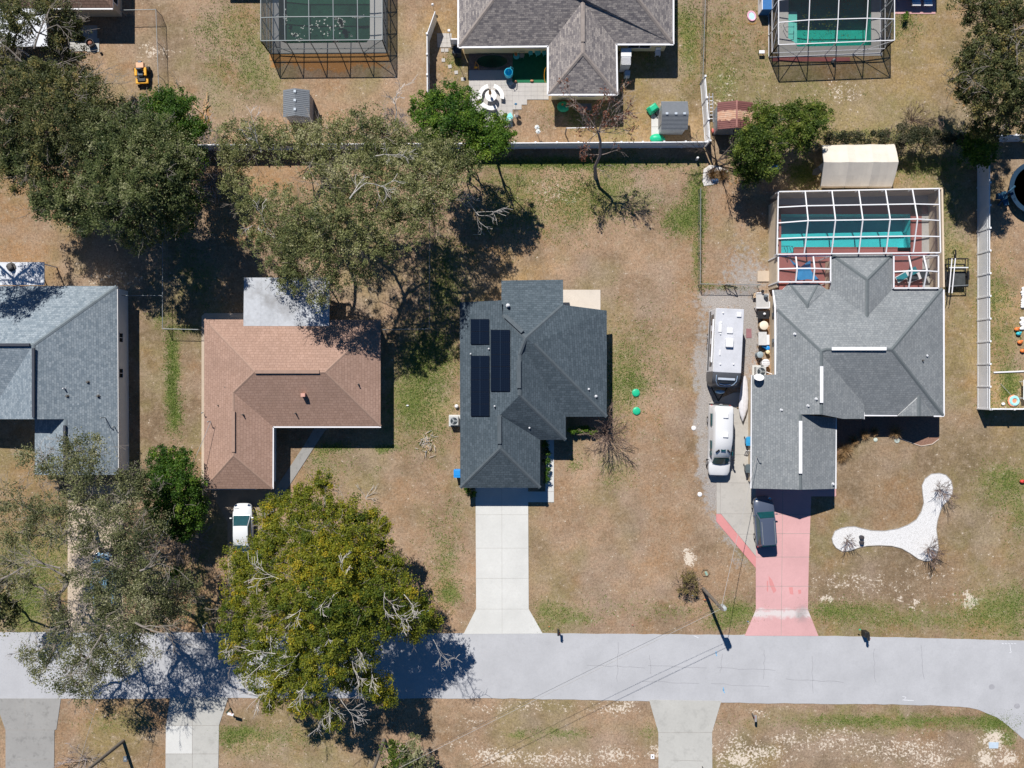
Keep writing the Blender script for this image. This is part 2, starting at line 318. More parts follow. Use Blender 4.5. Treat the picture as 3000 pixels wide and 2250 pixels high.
# golden mulch / leaf litter, D px
MULCH=[(1648,690,18,60,.9),(1636,790,26,30,1.),(1560,618,40,12,.5),(1600,612,30,10,.5),(720,140,120,14,.9),(600,140,16,20,.7),(410,1330,40,40,.35),(440,255,26,24,.55),(1095,660,50,40,.3),(2075,210,70,60,.35),(600,400,60,40,.4),(80,560,80,40,.3),(1590,390,40,30,.4),(440,985,30,40,.4),(250,690,60,10,.2)]
POOLS=[[(2288.3,627),(2668,627),(2668,725),(2629,725),(2629,737),(2325,737),(2325,741),(2288.3,741)],
       [(2311,-60),(2552,-60),(2552,133),(2336,137),(2325,122),(2309,112)],
       [(817,-80),(1084,-80),(1084,112),(1074,124.8),(838,127),(817,119)]]
def build_ground():
    ax=lambda lo,hi: np.concatenate([np.array([-1500,-700,-350,-180,-110,-80,-62,]) ,np.arange(lo,hi+.01,.2),np.array([62,80,110,180,350,700,1500])])
    xs=ax(-52,52); ys=ax(-40,40); nx,ny=len(xs),len(ys)
    X,Y=np.meshgrid(xs,ys); dx=X/(K*1.35624)+1500/1.35624; dy=-Y/(K*1.35624)+1125/1.35624
    wx=(fbm(X,Y,3.,11)-.5); wy=(fbm(X,Y,3.,31)-.5); dxx=dx+wx*70; dyy=dy+wy*70
    col=np.zeros(X.shape+(3,)); col[:]=TAN; 
    for cx,cy,rx,ry,c,w in TURF:
        q=((dxx-cx)/rx)**2+((dyy-cy)/ry)**2; a=(np.clip(1.25-q*.75,0,1)*w)[...,None]; col=col*(1-a)+np.array(c)*a
    t=fbm(X,Y,2.2,5)[...,None]; col*= .81+.64*t; t=fbm(X,Y,6.,15)[...,None]; col*= .78+.44*t
    t=fbm(X,Y,9.,7); col=col*(1-.35*np.clip(t-.45,0,1))[...,None]
    q=np.clip((fbm(X,Y,4.5,27)-.47)*4,0,1)[...,None]*.62; col=col*(1-q)+np.array((.200,.182,.074))*q
    q=np.clip((fbm(X,Y,2.4,67)-.54)*4,0,1)[...,None]*.5; col=col*(1-q)+np.array((.135,.098,.058))*q
    q=np.clip((fbm(X,Y,3.2,37)-.54)*4,0,1)[...,None]*.5; col=col*(1-q)+np.array((.29,.165,.080))*q
    q=np.clip((fbm(X,Y,3.6,47)-.55)*4,0,1)[...,None]*.45; col=col*(1-q)+np.array((.32,.25,.20))*q
    def field(lst,seed,j=26):
        f=np.zeros(X.shape); ax_=dx+(fbm(X,Y,1.2,seed)-.5)*j; ay_=dy+(fbm(X,Y,1.2,seed+9)-.5)*j
        for cx,cy,rx,ry,s in lst:
            q=((ax_-cx)/rx)**2+((ay_-cy)/ry)**2; f=np.maximum(f,s*np.exp(-q*.9))
        return f
    far=(np.abs(X)>58)|(np.abs(Y)>46); col[far]=np.array((.23,.17,.10))
    g=field(GREEN,51); s=field(SAND,71,14); v=field(GRAV,91); mu=field(MULCH,111)
    s=np.maximum(s,.16)
    z=(fbm(X,Y,5.,3)-.5)*.0*np.ones(X.shape)
    co=np.stack([X,Y,z],-1).reshape(-1,3)
    idx=np.arange(nx*ny).reshape(ny,nx); q=np.stack([idx[:-1,:-1],idx[:-1,1:],idx[1:,1:],idx[1:,:-1]],-1).reshape(-1,4)
    cx=(X[:-1,:-1]+X[1:,1:]).ravel()/2; cy=(Y[:-1,:-1]+Y[1:,1:]).ravel()/2; keep=np.ones(len(q),bool)
    for p in POOLS:
        a=np.array([W(*k)[:2] for k in p]); lo=a.min(0)-.22; hi=a.max(0)+.22
        keep&=~((cx>lo[0])&(cx<hi[0])&(cy>lo[1])&(cy<hi[1]))
    q=q[keep]
    me=bpy.data.meshes.new('ground'); me.vertices.add(len(co)); me.vertices.foreach_set('co',co.ravel())
    me.loops.add(len(q)*4); me.loops.foreach_set('vertex_index',q.ravel().astype(np.int32)); me.polygons.add(len(q))
    me.polygons.foreach_set('loop_start',np.arange(0,len(q)*4,4,dtype=np.int32)); me.update(calc_edges=True)
    a=me.attributes.new('turf','FLOAT_COLOR','POINT'); c4=np.ones((len(co),4)); c4[:,:3]=col.reshape(-1,3); a.data.foreach_set('color',c4.ravel().astype(np.float32))
    a=me.attributes.new('cover','FLOAT_COLOR','POINT'); c4=np.stack([g,s,v,mu],-1).reshape(-1,4); a.data.foreach_set('color',c4.ravel().astype(np.float32))
    m,nt=nodes('lawn_and_soil'); geo=N(nt,'ShaderNodeNewGeometry'); P=geo.outputs['Position']
    at=N(nt,'ShaderNodeAttribute',attribute_name='turf'); cv=N(nt,'ShaderNodeAttribute',attribute_name='cover'); sp=N(nt,'ShaderNodeSeparateColor'); L(nt,cv.outputs['Color'],sp.inputs[0])
    n_f=noise(nt,P,9,4,.75); n_m=noise(nt,P,2.6,4,.65); n_s=noise(nt,P,1.1,4,.6); n_g=noise(nt,P,20,2,.6)
    n_l=noise(nt,P,.55,5,.72); n_a=noise(nt,P,1.5,6,.75); n_b=noise(nt,P,5.,4,.7); stv=N(nt,'ShaderNodeMapping'); stv.inputs['Scale'].default_value=(3.2,1.1,1.); L(nt,P,stv.inputs[0]); n_st=noise(nt,stv.outputs[0],2.6,4,.7)
    hsv=N(nt,'ShaderNodeHueSaturation'); L(nt,at.outputs['Color'],hsv.inputs['Color']); L(nt,math_(nt,'ADD',math_(nt,'MULTIPLY',ramp(nt,n_b,.28,.72),.75),.62),hsv.inputs['Value'])
    c=mixc(nt,math_(nt,'MULTIPLY',ramp(nt,n_a,.47,.66),.62),hsv.outputs[0],[.355,.275,.195])
    c=mixc(nt,math_(nt,'MULTIPLY',ramp(nt,n_st,.50,.70),.55),c,[.120,.082,.050])
    c=mixc(nt,math_(nt,'MULTIPLY',ramp(nt,n_l,.52,.70),.30),c,[.16,.125,.065])
    c=mixc(nt,math_(nt,'MULTIPLY',ramp(nt,n_f,.56,.72),.40),c,[.40,.30,.22])
    c=mixc(nt,math_(nt,'MULTIPLY',ramp(nt,n_f,.44,.28),.50),c,[.09,.062,.04])
    c=mixc(nt,math_(nt,'MULTIPLY',ramp(nt,n_g,.60,.72),.45),c,[.40,.31,.22])
    # mulch
    mu_=ramp(nt,math_(nt,'ADD',cv.outputs['Alpha'],math_(nt,'MULTIPLY',math_(nt,'SUBTRACT',n_m,.5),1.2)),.35,.6)
    c=mixc(nt,mu_,c,mixc(nt,ramp(nt,n_f,.3,.7),[.30,.14,.05],[.42,.22,.09]))
    # gravel
    gv=ramp(nt,math_(nt,'ADD',sp.outputs[2],math_(nt,'MULTIPLY',math_(nt,'SUBTRACT',n_m,.5),1.3)),.42,.75)
    c=mixc(nt,math_(nt,'MULTIPLY',gv,.88),c,mixc(nt,ramp(nt,n_f,.3,.7),[.20,.185,.17],[.44,.42,.41]))
    # sand
    sa=ramp(nt,math_(nt,'ADD',sp.outputs[1],math_(nt,'MULTIPLY',math_(nt,'SUBTRACT',math_(nt,'ADD',math_(nt,'MULTIPLY',n_a,.35),math_(nt,'MULTIPLY',noise(nt,P,4.6,4,.7),.65)),.5),3.6)),.53,.66)
    c=mixc(nt,sa,c,mixc(nt,n_f,[.50,.42,.33],[.68,.60,.51]))
    # weeds
    gr=ramp(nt,math_(nt,'ADD',sp.outputs[0],math_(nt,'MULTIPLY',math_(nt,'SUBTRACT',math_(nt,'ADD',math_(nt,'MULTIPLY',n_m,.6),math_(nt,'MULTIPLY',n_f,.4)),.5),2.2)),.20,.78)
    c=mixc(nt,math_(nt,'MULTIPLY',gr,.72),c,mixc(nt,ramp(nt,n_f,.3,.7),[.062,.105,.018],[.17,.225,.045]))
    hb=math_(nt,'ADD',n_f,math_(nt,'MULTIPLY',n_g,.6))
    finish(nt,c,.95,0,.1,hb,.06,.75); me.materials.append(m)
    o=bpy.data.objects.new('ground',me); COL.objects.link(o); tag(o,'dry tan winter lawn with green weed patches and pale sand','ground',None,'structure')
    return o,(xs,ys,g)
ground,GF=build_ground()
# weeds standing in the lawn, too many to count
def tufts():
    rng=np.random.default_rng(3); P=[]
    for cx,cy,rx,ry,s in GREEN:
        n=int(min(6000,max(80,rx*ry*s*s*1.6))); a=rng.normal(0,.62,(n,2))*np.array([rx,ry]); cl=rng.normal(0,1,(max(3,n//14),2))*np.array([rx,ry])*.6
        k=rng.integers(0,len(cl),n); b=cl[k]+rng.normal(0,4.5,(n,2)); pick=rng.random((n,1))<.5
        p=np.where(pick,b,a)+np.array([cx,cy]); P.append(p)
    P=np.concatenate(P); x=(P[:,0]*1.35624-1500)*K; y=(1125-P[:,1]*1.35624)*K; n=len(x)
    ang=rng.random(n)*6.283; h=rng.uniform(.02,.08,n); w=rng.uniform(.015,.035,n); lean=rng.uniform(.03,.12,n)
    c=np.stack([x,y,np.zeros(n)],-1); d=np.stack([np.cos(ang),np.sin(ang),np.zeros(n)],-1); t=np.stack([-np.sin(ang),np.cos(ang),np.zeros(n)],-1)
    up=np.array([0,0,1.])
    v=np.stack([c-t*w[:,None],c+t*w[:,None],c+d*lean[:,None]+up*h[:,None]+t*w[:,None]*.4,c+d*lean[:,None]+up*h[:,None]-t*w[:,None]*.4],1)
    return v,rng.random(n)
def leafobj(name,V,tint,m,parent=None):
    n=len(V); co=V.reshape(-1,3)
    if parent is not None: co=co-np.array(parent['_o'])
    me=bpy.data.meshes.new(name); me.vertices.add(n*4); me.vertices.foreach_set('co',co.astype(np.float32).ravel())
    me.loops.add(n*4); me.loops.foreach_set('vertex_index',np.arange(n*4,dtype=np.int32)); me.polygons.add(n)
    me.polygons.foreach_set('loop_start',np.arange(0,n*4,4,dtype=np.int32)); me.update(calc_edges=True)
    a=me.attributes.new('tint','FLOAT','POINT'); a.data.foreach_set('value',np.repeat(tint,4).astype(np.float32))
    me.materials.append(m); o=bpy.data.objects.new(name,me); COL.objects.link(o)
    if parent is not None: o.parent=parent
    return o
gm=leafmat('weed_green',(.07,.12,.018),(.17,.25,.045),(.24,.27,.09),.4)
V,t=tufts(); tag(leafobj('weeds',V,t,gm),'low green weeds scattered through the dry lawns','weeds',None,'stuff')
# ---------------------------------------------------------------- paved surfaces
def slab(name,pts,z,m,label,cat,joints=(),jm=None,extra=()):
    b=MB(); b.prism([W(*p)[:2] for p in pts],-.05,z,0)
    for p,q in joints:
        a,c=W(*p),W(*q); a.z=c.z=z+.004; d=(c-a).normalized(); n=Vector((-d.y,d.x,0))*.016
        b.quad([a-n,c-n,c+n,a+n],1)
    for poly,mi in extra:
        b.add([(W(*p).x,W(*p).y,z+.003) for p in poly],[list(range(len(poly)))],mi)
    mats=[m,jm or jointm]+XTRA
    return struct(b,name,mats,label,cat)
jointm=mat('dirt_joint',(.27,.25,.23),.9,.3); jlight=mat('pale_joint',(.40,.39,.37),.9,.15)
asphalt=concrete('sun_bleached_asphalt',(.405,.410,.428),.16,1.); 
conc_new=concrete('new_concrete',(.55,.55,.53),.08); conc_old=concrete('old_stained_concrete',(.285,.28,.27),.75,.8); conc_mid=concrete('worn_concrete',(.42,.415,.39),.5,.7)
conc_tan=concrete('tan_concrete',(.30,.235,.18),.35); conc_cream=concrete('cream_concrete',(.47,.385,.30),.25); pinkc=concrete('pink_painted_concrete',(.56,.325,.325),.10); pinkd=concrete('fresh_pink_paint',(.56,.24,.235),.1)
pavers=concrete('grey_pavers',(.44,.42,.40),.2); reddeck=concrete('red_painted_deck',(.30,.115,.105),.25); redbrick=concrete('red_brick_edging',(.26,.09,.085),.3); deckg=concrete('light_pool_deck',(.42,.41,.39),.2); padg=concrete('grey_concrete_pad',(.41,.39,.36),.35)
bluemk=mat('blue_utility_paint',(.10,.36,.62),.6,.2); whitemk=mat('white_utility_paint',(.62,.63,.66),.6,.2); tarpatch=mat('road_patch',(.30,.30,.32),.85,.2)
XTRA=[pinkd,conc_new,tarpatch,bluemk,whitemk,conc_old,redbrick]   # slots 2..8
# road with its bend at the right
top=[(-2500,1850),(0,1852),(560,1853),(1590,1855),(2180,1860),(2500,1864),(3000,1876),(3600,1900),(5200,1960)]
bot=[(5200,2700),(3500,2420),(3120,2270),(3000,2167),(2962,2134),(2919,2100),(2865,2078),(2810,2069),(2640,2064),(2250,2060),(2000,2055),(1680,2050),(1500,2046),(670,2045),(0,2048),(-2500,2050)]
rng=random.Random(4)
def wob(pts,amp,step=26):
    out=[]
    for a,b in zip(pts[:-1],pts[1:]):
        n=max(1,int(math.dist(a,b)/step)) if max(abs(a[0]),abs(b[0]))<3300 and min(a[0],b[0])>-100 else 1
        for i in range(n):
            t=i/n; out.append((a[0]+(b[0]-a[0])*t,a[1]+(b[1]-a[1])*t+rng.uniform(-amp,amp)))
    return out+[pts[-1]]
cr=[]
def crack(x0,y0,x1,y1,k=9):
    pts=[(x0+(x1-x0)*i/k+rng.uniform(-2.2,2.2),y0+(y1-y0)*i/k+rng.uniform(-2.2,2.2)) for i in range(k+1)]
    return list(zip(pts[:-1],pts[1:]))
for x in (1812,1902,2116,2240,2700,2560,1330,640,2380): cr+=crack(x,1868+rng.uniform(0,60),x+rng.uniform(-6,6),1968+rng.uniform(0,70))
for x,y in ((1720,1948),(1900,1950),(2100,1956),(1880,1995),(2080,2003),(2300,1990)): cr+=crack(x,y,x+170,y+7,8)
mk=[]
def stroke(pts,mi,w=2.):
    for (a,b),(c,d) in zip(pts[:-1],pts[1:]):
        l=math.hypot(c-a,d-b) or 1; nx,ny=-(d-b)/l*w/2,(c-a)/l*w/2; mk.append(([(a-nx,b-ny),(c-nx,d-ny),(c+nx,d+ny),(a+nx,b+ny)],mi))
stroke([(2097,1907),(2099,1914),(2096,1912),(2100,1922)],5); stroke([(2118,2013),(2121,2022),(2117,2020),(2123,2030)],5)
for k in range(5): stroke([(2934+k*9,1884),(2940+k*9,1886)],6,1.6)
stroke([(2958,1888),(2960,1906),(2964,1912),(2956,1911)],6,1.6); stroke([(2643,2040),(2655,2042),(2650,2047)],6,1.6); stroke([(2644,2050),(2676,2052)],6,1.6); stroke([(2032,1862),(2046,1868)],6,1.8)
mk.append(([(2905+9*math.cos(a),2012+8*math.sin(a)) for a in [i*.6 for i in range(10)]],4)); mk.append(([(2979+9*math.cos(a),2068+8*math.sin(a)) for a in [i*.6 for i in range(10)]],4))
roadjm=mat('road_crack',(.26,.26,.28),.9,.2)
slab('road',wob(top,.9)+wob(bot,1.2),.03,asphalt,'pale sun bleached asphalt street with hairline cracks','road',cr,roadjm,mk)
dj=[((1470,1429),(1471,1855))]+[((1393+i*.02,y),(1549,y)) for i,y in ((0,1507.6),(1,1605.6),(2,1694),(3,1784))]
slab('driveway',[(1393,1405),(1547,1405),(1549,1784),(1590,1856),(1358,1857),(1395,1784)],.045,conc_new,'clean white concrete driveway in front of the dark grey house','driveway',dj,jlight)
slab('footpath',[(1598,1240),(1622.7,1240),(1622.7,1471),(1547.2,1471),(1547.2,1440),(1598,1440)],.05,conc_new,'narrow white concrete path beside the dark grey garage','path',[((1598,1350),(1622,1350)),((1598,1440),(1622,1440))])
slab('patio',[(1645,849),(1759,849),(1759,925),(1645,925)],.05,concrete('pale_patio_concrete',(.57,.51,.44),.12),'pale bare patio slab behind the dark grey house','patio')
slab('driveway',[(622,1405),(818,1405),(818,1470),(808,1485),(781,1538),(788,1784),(818,1856),(636,1856),(668,1784),(667,1530),(622,1447)],.045,conc_tan,'tan stained driveway under the white car','driveway',[((712,1440),(714,1855)),((667,1600),(785,1600)),((667,1700),(785,1700))])
slab('footpath',[(930,1240),(985,1240),(952,1262),(922,1308),(852,1416),(809,1485),(781,1538),(766,1510),(820,1412),(889,1308)],.053,conc_old,'grey slanting path from the brown roofed porch','path')
slab('house_apron',[(591,926),(600,918),(730,917),(730,940),(604,940),(604,1432),(591,1432)],.05,conc_cream,'narrow pale concrete apron along the brown roofed house','apron')
pj=[((2293,1431),(2288,1861))]+[((2214,y),(2376,y)) for y in (1507,1563,1631.6,1717,1786)]
wear=[([(2251,1686),(2262,1700),(2274,1730),(2266,1738),(2254,1712)],2),([(2310,1720),(2322,1720),(2324,1742),(2314,1740)],2),([(2337,1728),(2346,1727),(2347,1738),(2339,1740)],2),([(2246,1702),(2250,1700),(2250,1735),(2246,1730)],2)]
nt=pinkc.node_tree; pb=[n for n in nt.nodes if n.type=='BSDF_PRINCIPLED'][0]; old=pb.inputs['Base Color'].links[0].from_socket; ge=N(nt,'ShaderNodeNewGeometry'); sx_=N(nt,'ShaderNodeSeparateXYZ'); L(nt,ge.outputs['Position'],sx_.inputs[0])
nz=noise(nt,ge.outputs['Position'],1.4,5,.7); wy_=math_(nt,'ADD',sx_.outputs[1],math_(nt,'MULTIPLY',math_(nt,'SUBTRACT',nz,.5),1.3)); c0_=W(2290,1797).y
wr_=math_(nt,'MULTIPLY',ramp(nt,math_(nt,'ABSOLUTE',math_(nt,'SUBTRACT',wy_,c0_)),.5,.15),.85); c1_=mixc(nt,wr_,old,[.56,.53,.52])
dk_=math_(nt,'MULTIPLY',ramp(nt,math_(nt,'ABSOLUTE',math_(nt,'SUBTRACT',math_(nt,'ADD',sx_.outputs[0],math_(nt,'MULTIPLY',nz,1.6)),W(2350,0).x+.7)),.75,.1),ramp(nt,math_(nt,'ABSOLUTE',math_(nt,'SUBTRACT',wy_,W(0,1800).y)),1.0,.2)); L(nt,mixc(nt,math_(nt,'MULTIPLY',dk_,.6),c1_,[.22,.20,.20]),pb.inputs['Base Color'])
slab('driveway',[(2214,1405),(2449,1405),(2449,1454),(2376,1454),(2369,1650),(2366.5,1786),(2397.5,1863),(2181.5,1862),(2214,1787)],.045,pinkc,'pink painted driveway under the dark wagon','driveway',pj,None,wear)
slab('driveway_border',[(2098,1505),(2111,1505),(2214,1630),(2214,1664),(2098,1527)],.047,pinkd,'darker pink slanting border strip beside the grey pad','driveway')
slab('parking_pad',[(2150,1150),(2222,1150),(2222,1420),(2214,1420),(2214,1629),(2112,1505),(2099,1505),(2099,1414),(2078,1408),(2078,1180)],.043,padg,'grey concrete parking pad under the camper van','pad',[((2078,1239),(2214,1239)),((2078,1331),(2214,1331)),((2099,1414),(2214,1415)),((2099,1505),(2214,1505)),((2160,1564.7),(2214,1564.7)),((2110,1414),(2110,1505))])
slab('driveway',[(177,1853),(199,1808),(199,1420),(362,1420),(361,1810),(385,1853)],.045,conc_cream,'cream concrete driveway under the thin oak at left','driveway',[((280,1420),(280,1853)),((199,1540),(362,1540)),((199,1660),(362,1660)),((199,1780),(362,1780))])
slab('driveway',[(-15,2046),(179,2046),(166,2136),(160,2139),(158,2420),(17,2420),(17,2139)],.045,conc_old,'dark weathered concrete driveway at the bottom left corner','driveway',[((17,2138),(160,2138)),((17,2226),(159,2226)),((74,2050),(74,2135))])
slab('driveway',[(499,2043),(669,2043),(642,2124),(637,2420),(484,2420),(486.4,2125)],.045,conc_mid,'two tone concrete driveway with one paler slab','driveway',[((564,2046),(564,2400)),((486,2125),(642,2125)),((485,2208),(640,2208))],None,[([(487,2126),(563.4,2126),(563.4,2207),(485.6,2207)],3)])
slab('driveway',[(1901.4,2050),(2113,2053),(2085.8,2145),(2088,2420),(1930,2420),(1928.5,2145)],.045,conc_mid,'light grey flared driveway across the street with a dark stain','driveway',[((1928.5,2145.4),(2086,2145.4)),((1965,2226),(2060,2229))],None,())
# paved yard of the house at the top
pv=[((1374,y),(1502,y)) for y in range(236,376,15)]+[((x,240),(x,370)) for x in range(1389,1502,16)]+[((1502,y),(1607,y)) for y in (255,268,281)]+[((x,246),(x,292)) for x in range(1520,1607,18)]
slab('patio',[(1374,206),(1500,206),(1500,243),(1607,243),(1607,292),(1544,292),(1544,307),(1528,307),(1528,321),(1502,321),(1502,372),(1374,372)],.05,pavers,'pale paver terrace with curved benches behind the shingled house','patio',pv,mat('paver_joint',(.34,.32,.31),.9,.2))
slab('pond_surround',[(1374,150),(1502,150),(1502,206.3),(1374,206.3)],.06,mat('dark_river_stones',(.17,.14,.13),.9,.45,9.,bump=.8),'dark stony bed round the little green pond','gravel')
slab('walkway',[(1280,98),(1323,98),(1323,139),(1282,139)],.04,pavers,'small square of grey pavers inside the side gate','path',[((1280,112),(1323,112)),((1280,126),(1323,126)),((1294,98),(1295,139)),((1309,98),(1310,139))])
slab('shed_ramp',[(1908,322),(1930,322),(1932,398),(1908,398)],.05,conc_new,'white ramp slab at the side of the grey resin shed','slab',[((1908,348),(1930,348)),((1908,372),(1930,372))])
slab('patio',[(190,75),(285,75),(285,113),(291,113),(291,152),(254,152),(254,150),(205,150)],.05,conc_mid,'concrete slab in the shade of the top left house','patio',[((254,115),(254,151)),((205,131),(254,131))])
slab('patio',[(2620,-60),(2740,-60),(2740,41),(2620,41)],.04,pinkc,'pink brick strip under the two loungers','patio')
slab('utility_pad',[(2218,794),(2255,794),(2255,825),(2218,825)],.12,conc_cream,'small pale pad beside the left pool wall','slab',(),None,())
slab('access_cover',[(2896,2174),(2925,2174),(2924,2192),(2897,2192)],.04,mat('pale_blue_cover',(.42,.5,.58),.6),'pale blue grey flat cover in the sand','cover')
slab('step_slab',[(2186,963),(2201,963),(2202,990),(2186,990)],.04,mat('brick_red_mat',(.26,.13,.14),.9),'reddish flat paver in the gravel beside the trailer','slab')
# white gravel bed
BED=[(515,1320),(540,1260),(590,1235),(640,1225),(700,1222),(760,1238),(840,1255),(940,1258),(1050,1240),(1130,1210),(1200,1165),(1240,1100),(1260,1030),(1250,950),(1245,890),(1270,835),(1320,797),(1385,790),(1440,805),(1480,850),(1495,910),(1490,960),(1460,1010),(1415,1050),(1390,1110),(1370,1180),(1362,1240),(1370,1310),(1380,1400),(1365,1460),(1320,1500),(1270,1503),(1215,1485),(1150,1440),(1080,1400),(1000,1380),(900,1375),(800,1380),(730,1395),(660,1420),(600,1425),(550,1395),(525,1360)]
m_,nt=nodes('white_stone_chips'); ge=N(nt,'ShaderNodeNewGeometry'); vo=N(nt,'ShaderNodeTexVoronoi',Scale=19.); L(nt,ge.outputs['Position'],vo.inputs['Vector'])
c_=mixc(nt,ramp(nt,vo.outputs['Distance'],.1,.75),[.74,.74,.75],[.48,.475,.47]); c_=mixc(nt,ramp(nt,noise(nt,ge.outputs['Position'],5,5,.8),.66,.76),c_,[.34,.29,.24]); finish(nt,c_,.9,0,.2,vo.outputs['Distance'],.03,-.8)
b=MB(); bp=[Q(3,2,*p)[:2] for p in BED]; b.prism(bp,-.05,.05,0); struct(b,'gravel_bed',m_,'bone shaped bed of white stone chips in the front lawn','gravel bed')
b=MB(); pts=[Vector((p[0],p[1],.05)) for p in bp]; b.tube(pts+[pts[0]],.035,5,0,False); tag(b.build('bed_edging',mat('grey_edging',(.30,.28,.26),.8)),'thin grey edging round the white stone bed','edging')
# mulch bed by the porch
b=MB(); mp=[Q(3,2,*p)[:2] for p in [(560,330),(1385,330),(1385,515),(1330,556),(1240,572),(1180,552),(1110,525),(1060,508),(960,492),(860,490),(750,500),(700,540),(640,600),(600,690),(560,700)]]; b.prism(mp,-.05,.03,0)
struct(b,'mulch_bed',mat('red_brown_mulch',(.22,.125,.09),.95,.4,8.,bump=.8),'red brown mulch bed along the porch of the light grey house','mulch bed')
b=MB(); pts=[Q(3,2,*p,.03) for p in [(1000,492),(1060,508),(1110,525),(1180,552),(1240,572),(1330,556),(1385,515)]]; b.tube(pts,.05,5); tag(b.build('bed_edging',mat('pale_stone_edging',(.45,.38,.32),.8)),'pale curved stone edging of the porch mulch bed','edging')
# ---------------------------------------------------------------- houses
def roof(parent,facets,m,trim,depth=.17,name='roof',flat=False):
    """facets: lists of (sx,sy,z) survey points; adds fascia boards on open edges, uv along the eaves"""
    o=Vector(parent['_o']); key={};vs=[];fs=[];uvs=[];mi=[]
    def vid(p):
        w=W(*p)-o; k=(round(w.x,2),round(w.y,2),round(w.z,2))
        if k not in key: key[k]=len(vs); vs.append(w)
        return key[k]
    ed={}
    for f in facets:
        ids=[vid(p) for p in f]
        n=Vector()
        for i in range(len(ids)):
            a,b=vs[ids[i]],vs[ids[(i+1)%len(ids)]]; n+=Vector(((a.y-b.y)*(a.z+b.z),(a.z-b.z)*(a.x+b.x),(a.x-b.x)*(a.y+b.y)))
        if n.z<0: ids=ids[::-1]; n=-n
        n.normalize(); u=Vector((0,0,1)).cross(n); u=u.normalized() if u.length>.05 else Vector((1,0,0)); v=n.cross(u)
        fs.append(ids); mi.append(0); uvs.append([(vs[i].dot(u)+7.3*len(fs),vs[i].dot(v)) for i in ids])
        for i in range(len(ids)):
            a,b=ids[i],ids[(i+1)%len(ids)]; e=(min(a,b),max(a,b)); ed.setdefault(e,[]).append((a,b))
    me=bpy.data.meshes.new(name); nv=len(vs); vs2=list(vs)
    # thickness: underside copy + skirts
    for i in range(nv): vs2.append(vs[i]-Vector((0,0,depth)))
    F=list(fs);M_=list(mi);U=list(uvs)
    for f in fs: F.append([i+nv for i in f][::-1]); M_.append(1); U.append([(0,0)]*len(f))
    for e,l in ed.items():
        if len(l)==1: a,b=l[0]; F.append([b,a,a+nv,b+nv]); M_.append(1); U.append([(0,0)]*4)
    me.from_pydata(vs2,[],F); me.materials.append(m); me.materials.append(trim); me.polygons.foreach_set('material_index',M_)
    l=me.uv_layers.new(name='UVMap'); k=[c for q in U for c in q]; l.data.foreach_set('uv',[x for c in k for x in c])
    ob=bpy.data.objects.new(name,me); COL.objects.link(ob); ob.parent=parent; return ob
def caps(parent,lines,m,w=.3,name='ridge_cap',lift=.03):
    b=MB()
    for p,q in lines:
        a,c=W(*p),W(*q); d=(c-a).normalized(); s=Vector((-d.y,d.x,0)).normalized()*w*.5; up=Vector((0,0,lift)); dn=Vector((0,0,lift-.28*w*.5*1.6))
        b.add([a-s+dn,a+up,a+s+dn,c-s+dn,c+up,c+s+dn],[(0,3,4,1),(1,4,5,2)],0)
    b.recalc=False
    ob=b.build(name,m,parent,True); return ob
def rvent(parent,p,q,m,w=.34,h=.09):
    b=MB(); b.beam(W(*p)+Vector((0,0,h*.4)),W(*q)+Vector((0,0,h*.4)),w,h); return b.build('ridge_vent',m,parent,True)
def walls(parent,outline,z,m,ins=.4,h=None):
    poly=inset([(W(*p,z).x,W(*p,z).y) for p in outline],ins); b=MB(); b.prism(poly,0,(h or z)-.12,0,bottom=False); return b.build('wall',m,parent,True),poly
def vents(parent,lst,m,r=.09,h=.28,name='roof_vent'):
    for x,y,z in lst:
        b=MB(); p=W(x,y,z); b.lathe(p,[(r*1.6,-.1),(r*1.6,.03),(r,.05),(r,h),(r*.7,h+.01)],8); b.build(name,m,parent,True)
def gutter(parent,lines,m=None,w=.13):
    for p,q in lines: b=MB(); b.beam(W(*p)-Vector((0,0,.06)),W(*q)-Vector((0,0,.06)),w,.1); b.build('gutter',m or white,parent,True)
def window(parent,c,d,rz,name='window'):
    """c world centre on the wall, d=(width,height); rz = direction of the wall normal"""
    n=Vector((math.cos(rz),math.sin(rz),0)); b=MB(); b.box(c+n*.02,(.06,d[0],d[1]),rz); w=b.build(name,glass,parent,True)
    f=MB(); t=Vector((-n.y,n.x,0)); u=Vector((0,0,1)); q=c+n*.04
    for s in (-1,1): f.beam(q+t*s*d[0]/2-u*d[1]/2,q+t*s*d[0]/2+u*d[1]/2,.08,.07); f.beam(q+u*s*d[1]/2-t*d[0]/2,q+u*s*d[1]/2+t*d[0]/2,.08,.07)
    f.beam(q-u*d[1]/2,q+u*d[1]/2,.05,.05)
    fr=f.build('frame',white,w); o=parent['_o']; fr.location=(-o[0],-o[1],-o[2]); return w
def panel_door(parent,a,c,h,name,m,rz):
    """door leaf standing on the ground between a and c"""
    b=MB(); a=Vector(a);c=Vector(c); mid=(a+c)/2; l=(c-a).length; n=Vector((math.cos(rz),math.sin(rz),0))
    b.box(mid+n*.03+Vector((0,0,h/2)),(.06,l,h),rz)
    for k in range(1,4): b.box(mid+n*.07+Vector((0,0,h*k/4)),(.03,l*.98,.04),rz)
    return b.build(name,m,parent,True)
def mast(parent,x,y,z,m,h=.8):
    b=MB(); p=W(x,y,z); b.tube([p,p+Vector((0,0,h)),p+Vector((.1,0,h+.1))],.035,6); b.ball(p+Vector((.1,0,h+.1)),.07,6); return b.build('service_mast',m,parent,True)
gvent=mat('pale_vent_pipe',(.52,.53,.55),.5); trimw=mat('white_fascia',(.72,.72,.72),.5,.05); trimd=mat('dark_fascia',(.10,.11,.12),.5,.1); trimb=mat('brown_fascia',(.19,.125,.10),.6,.1)
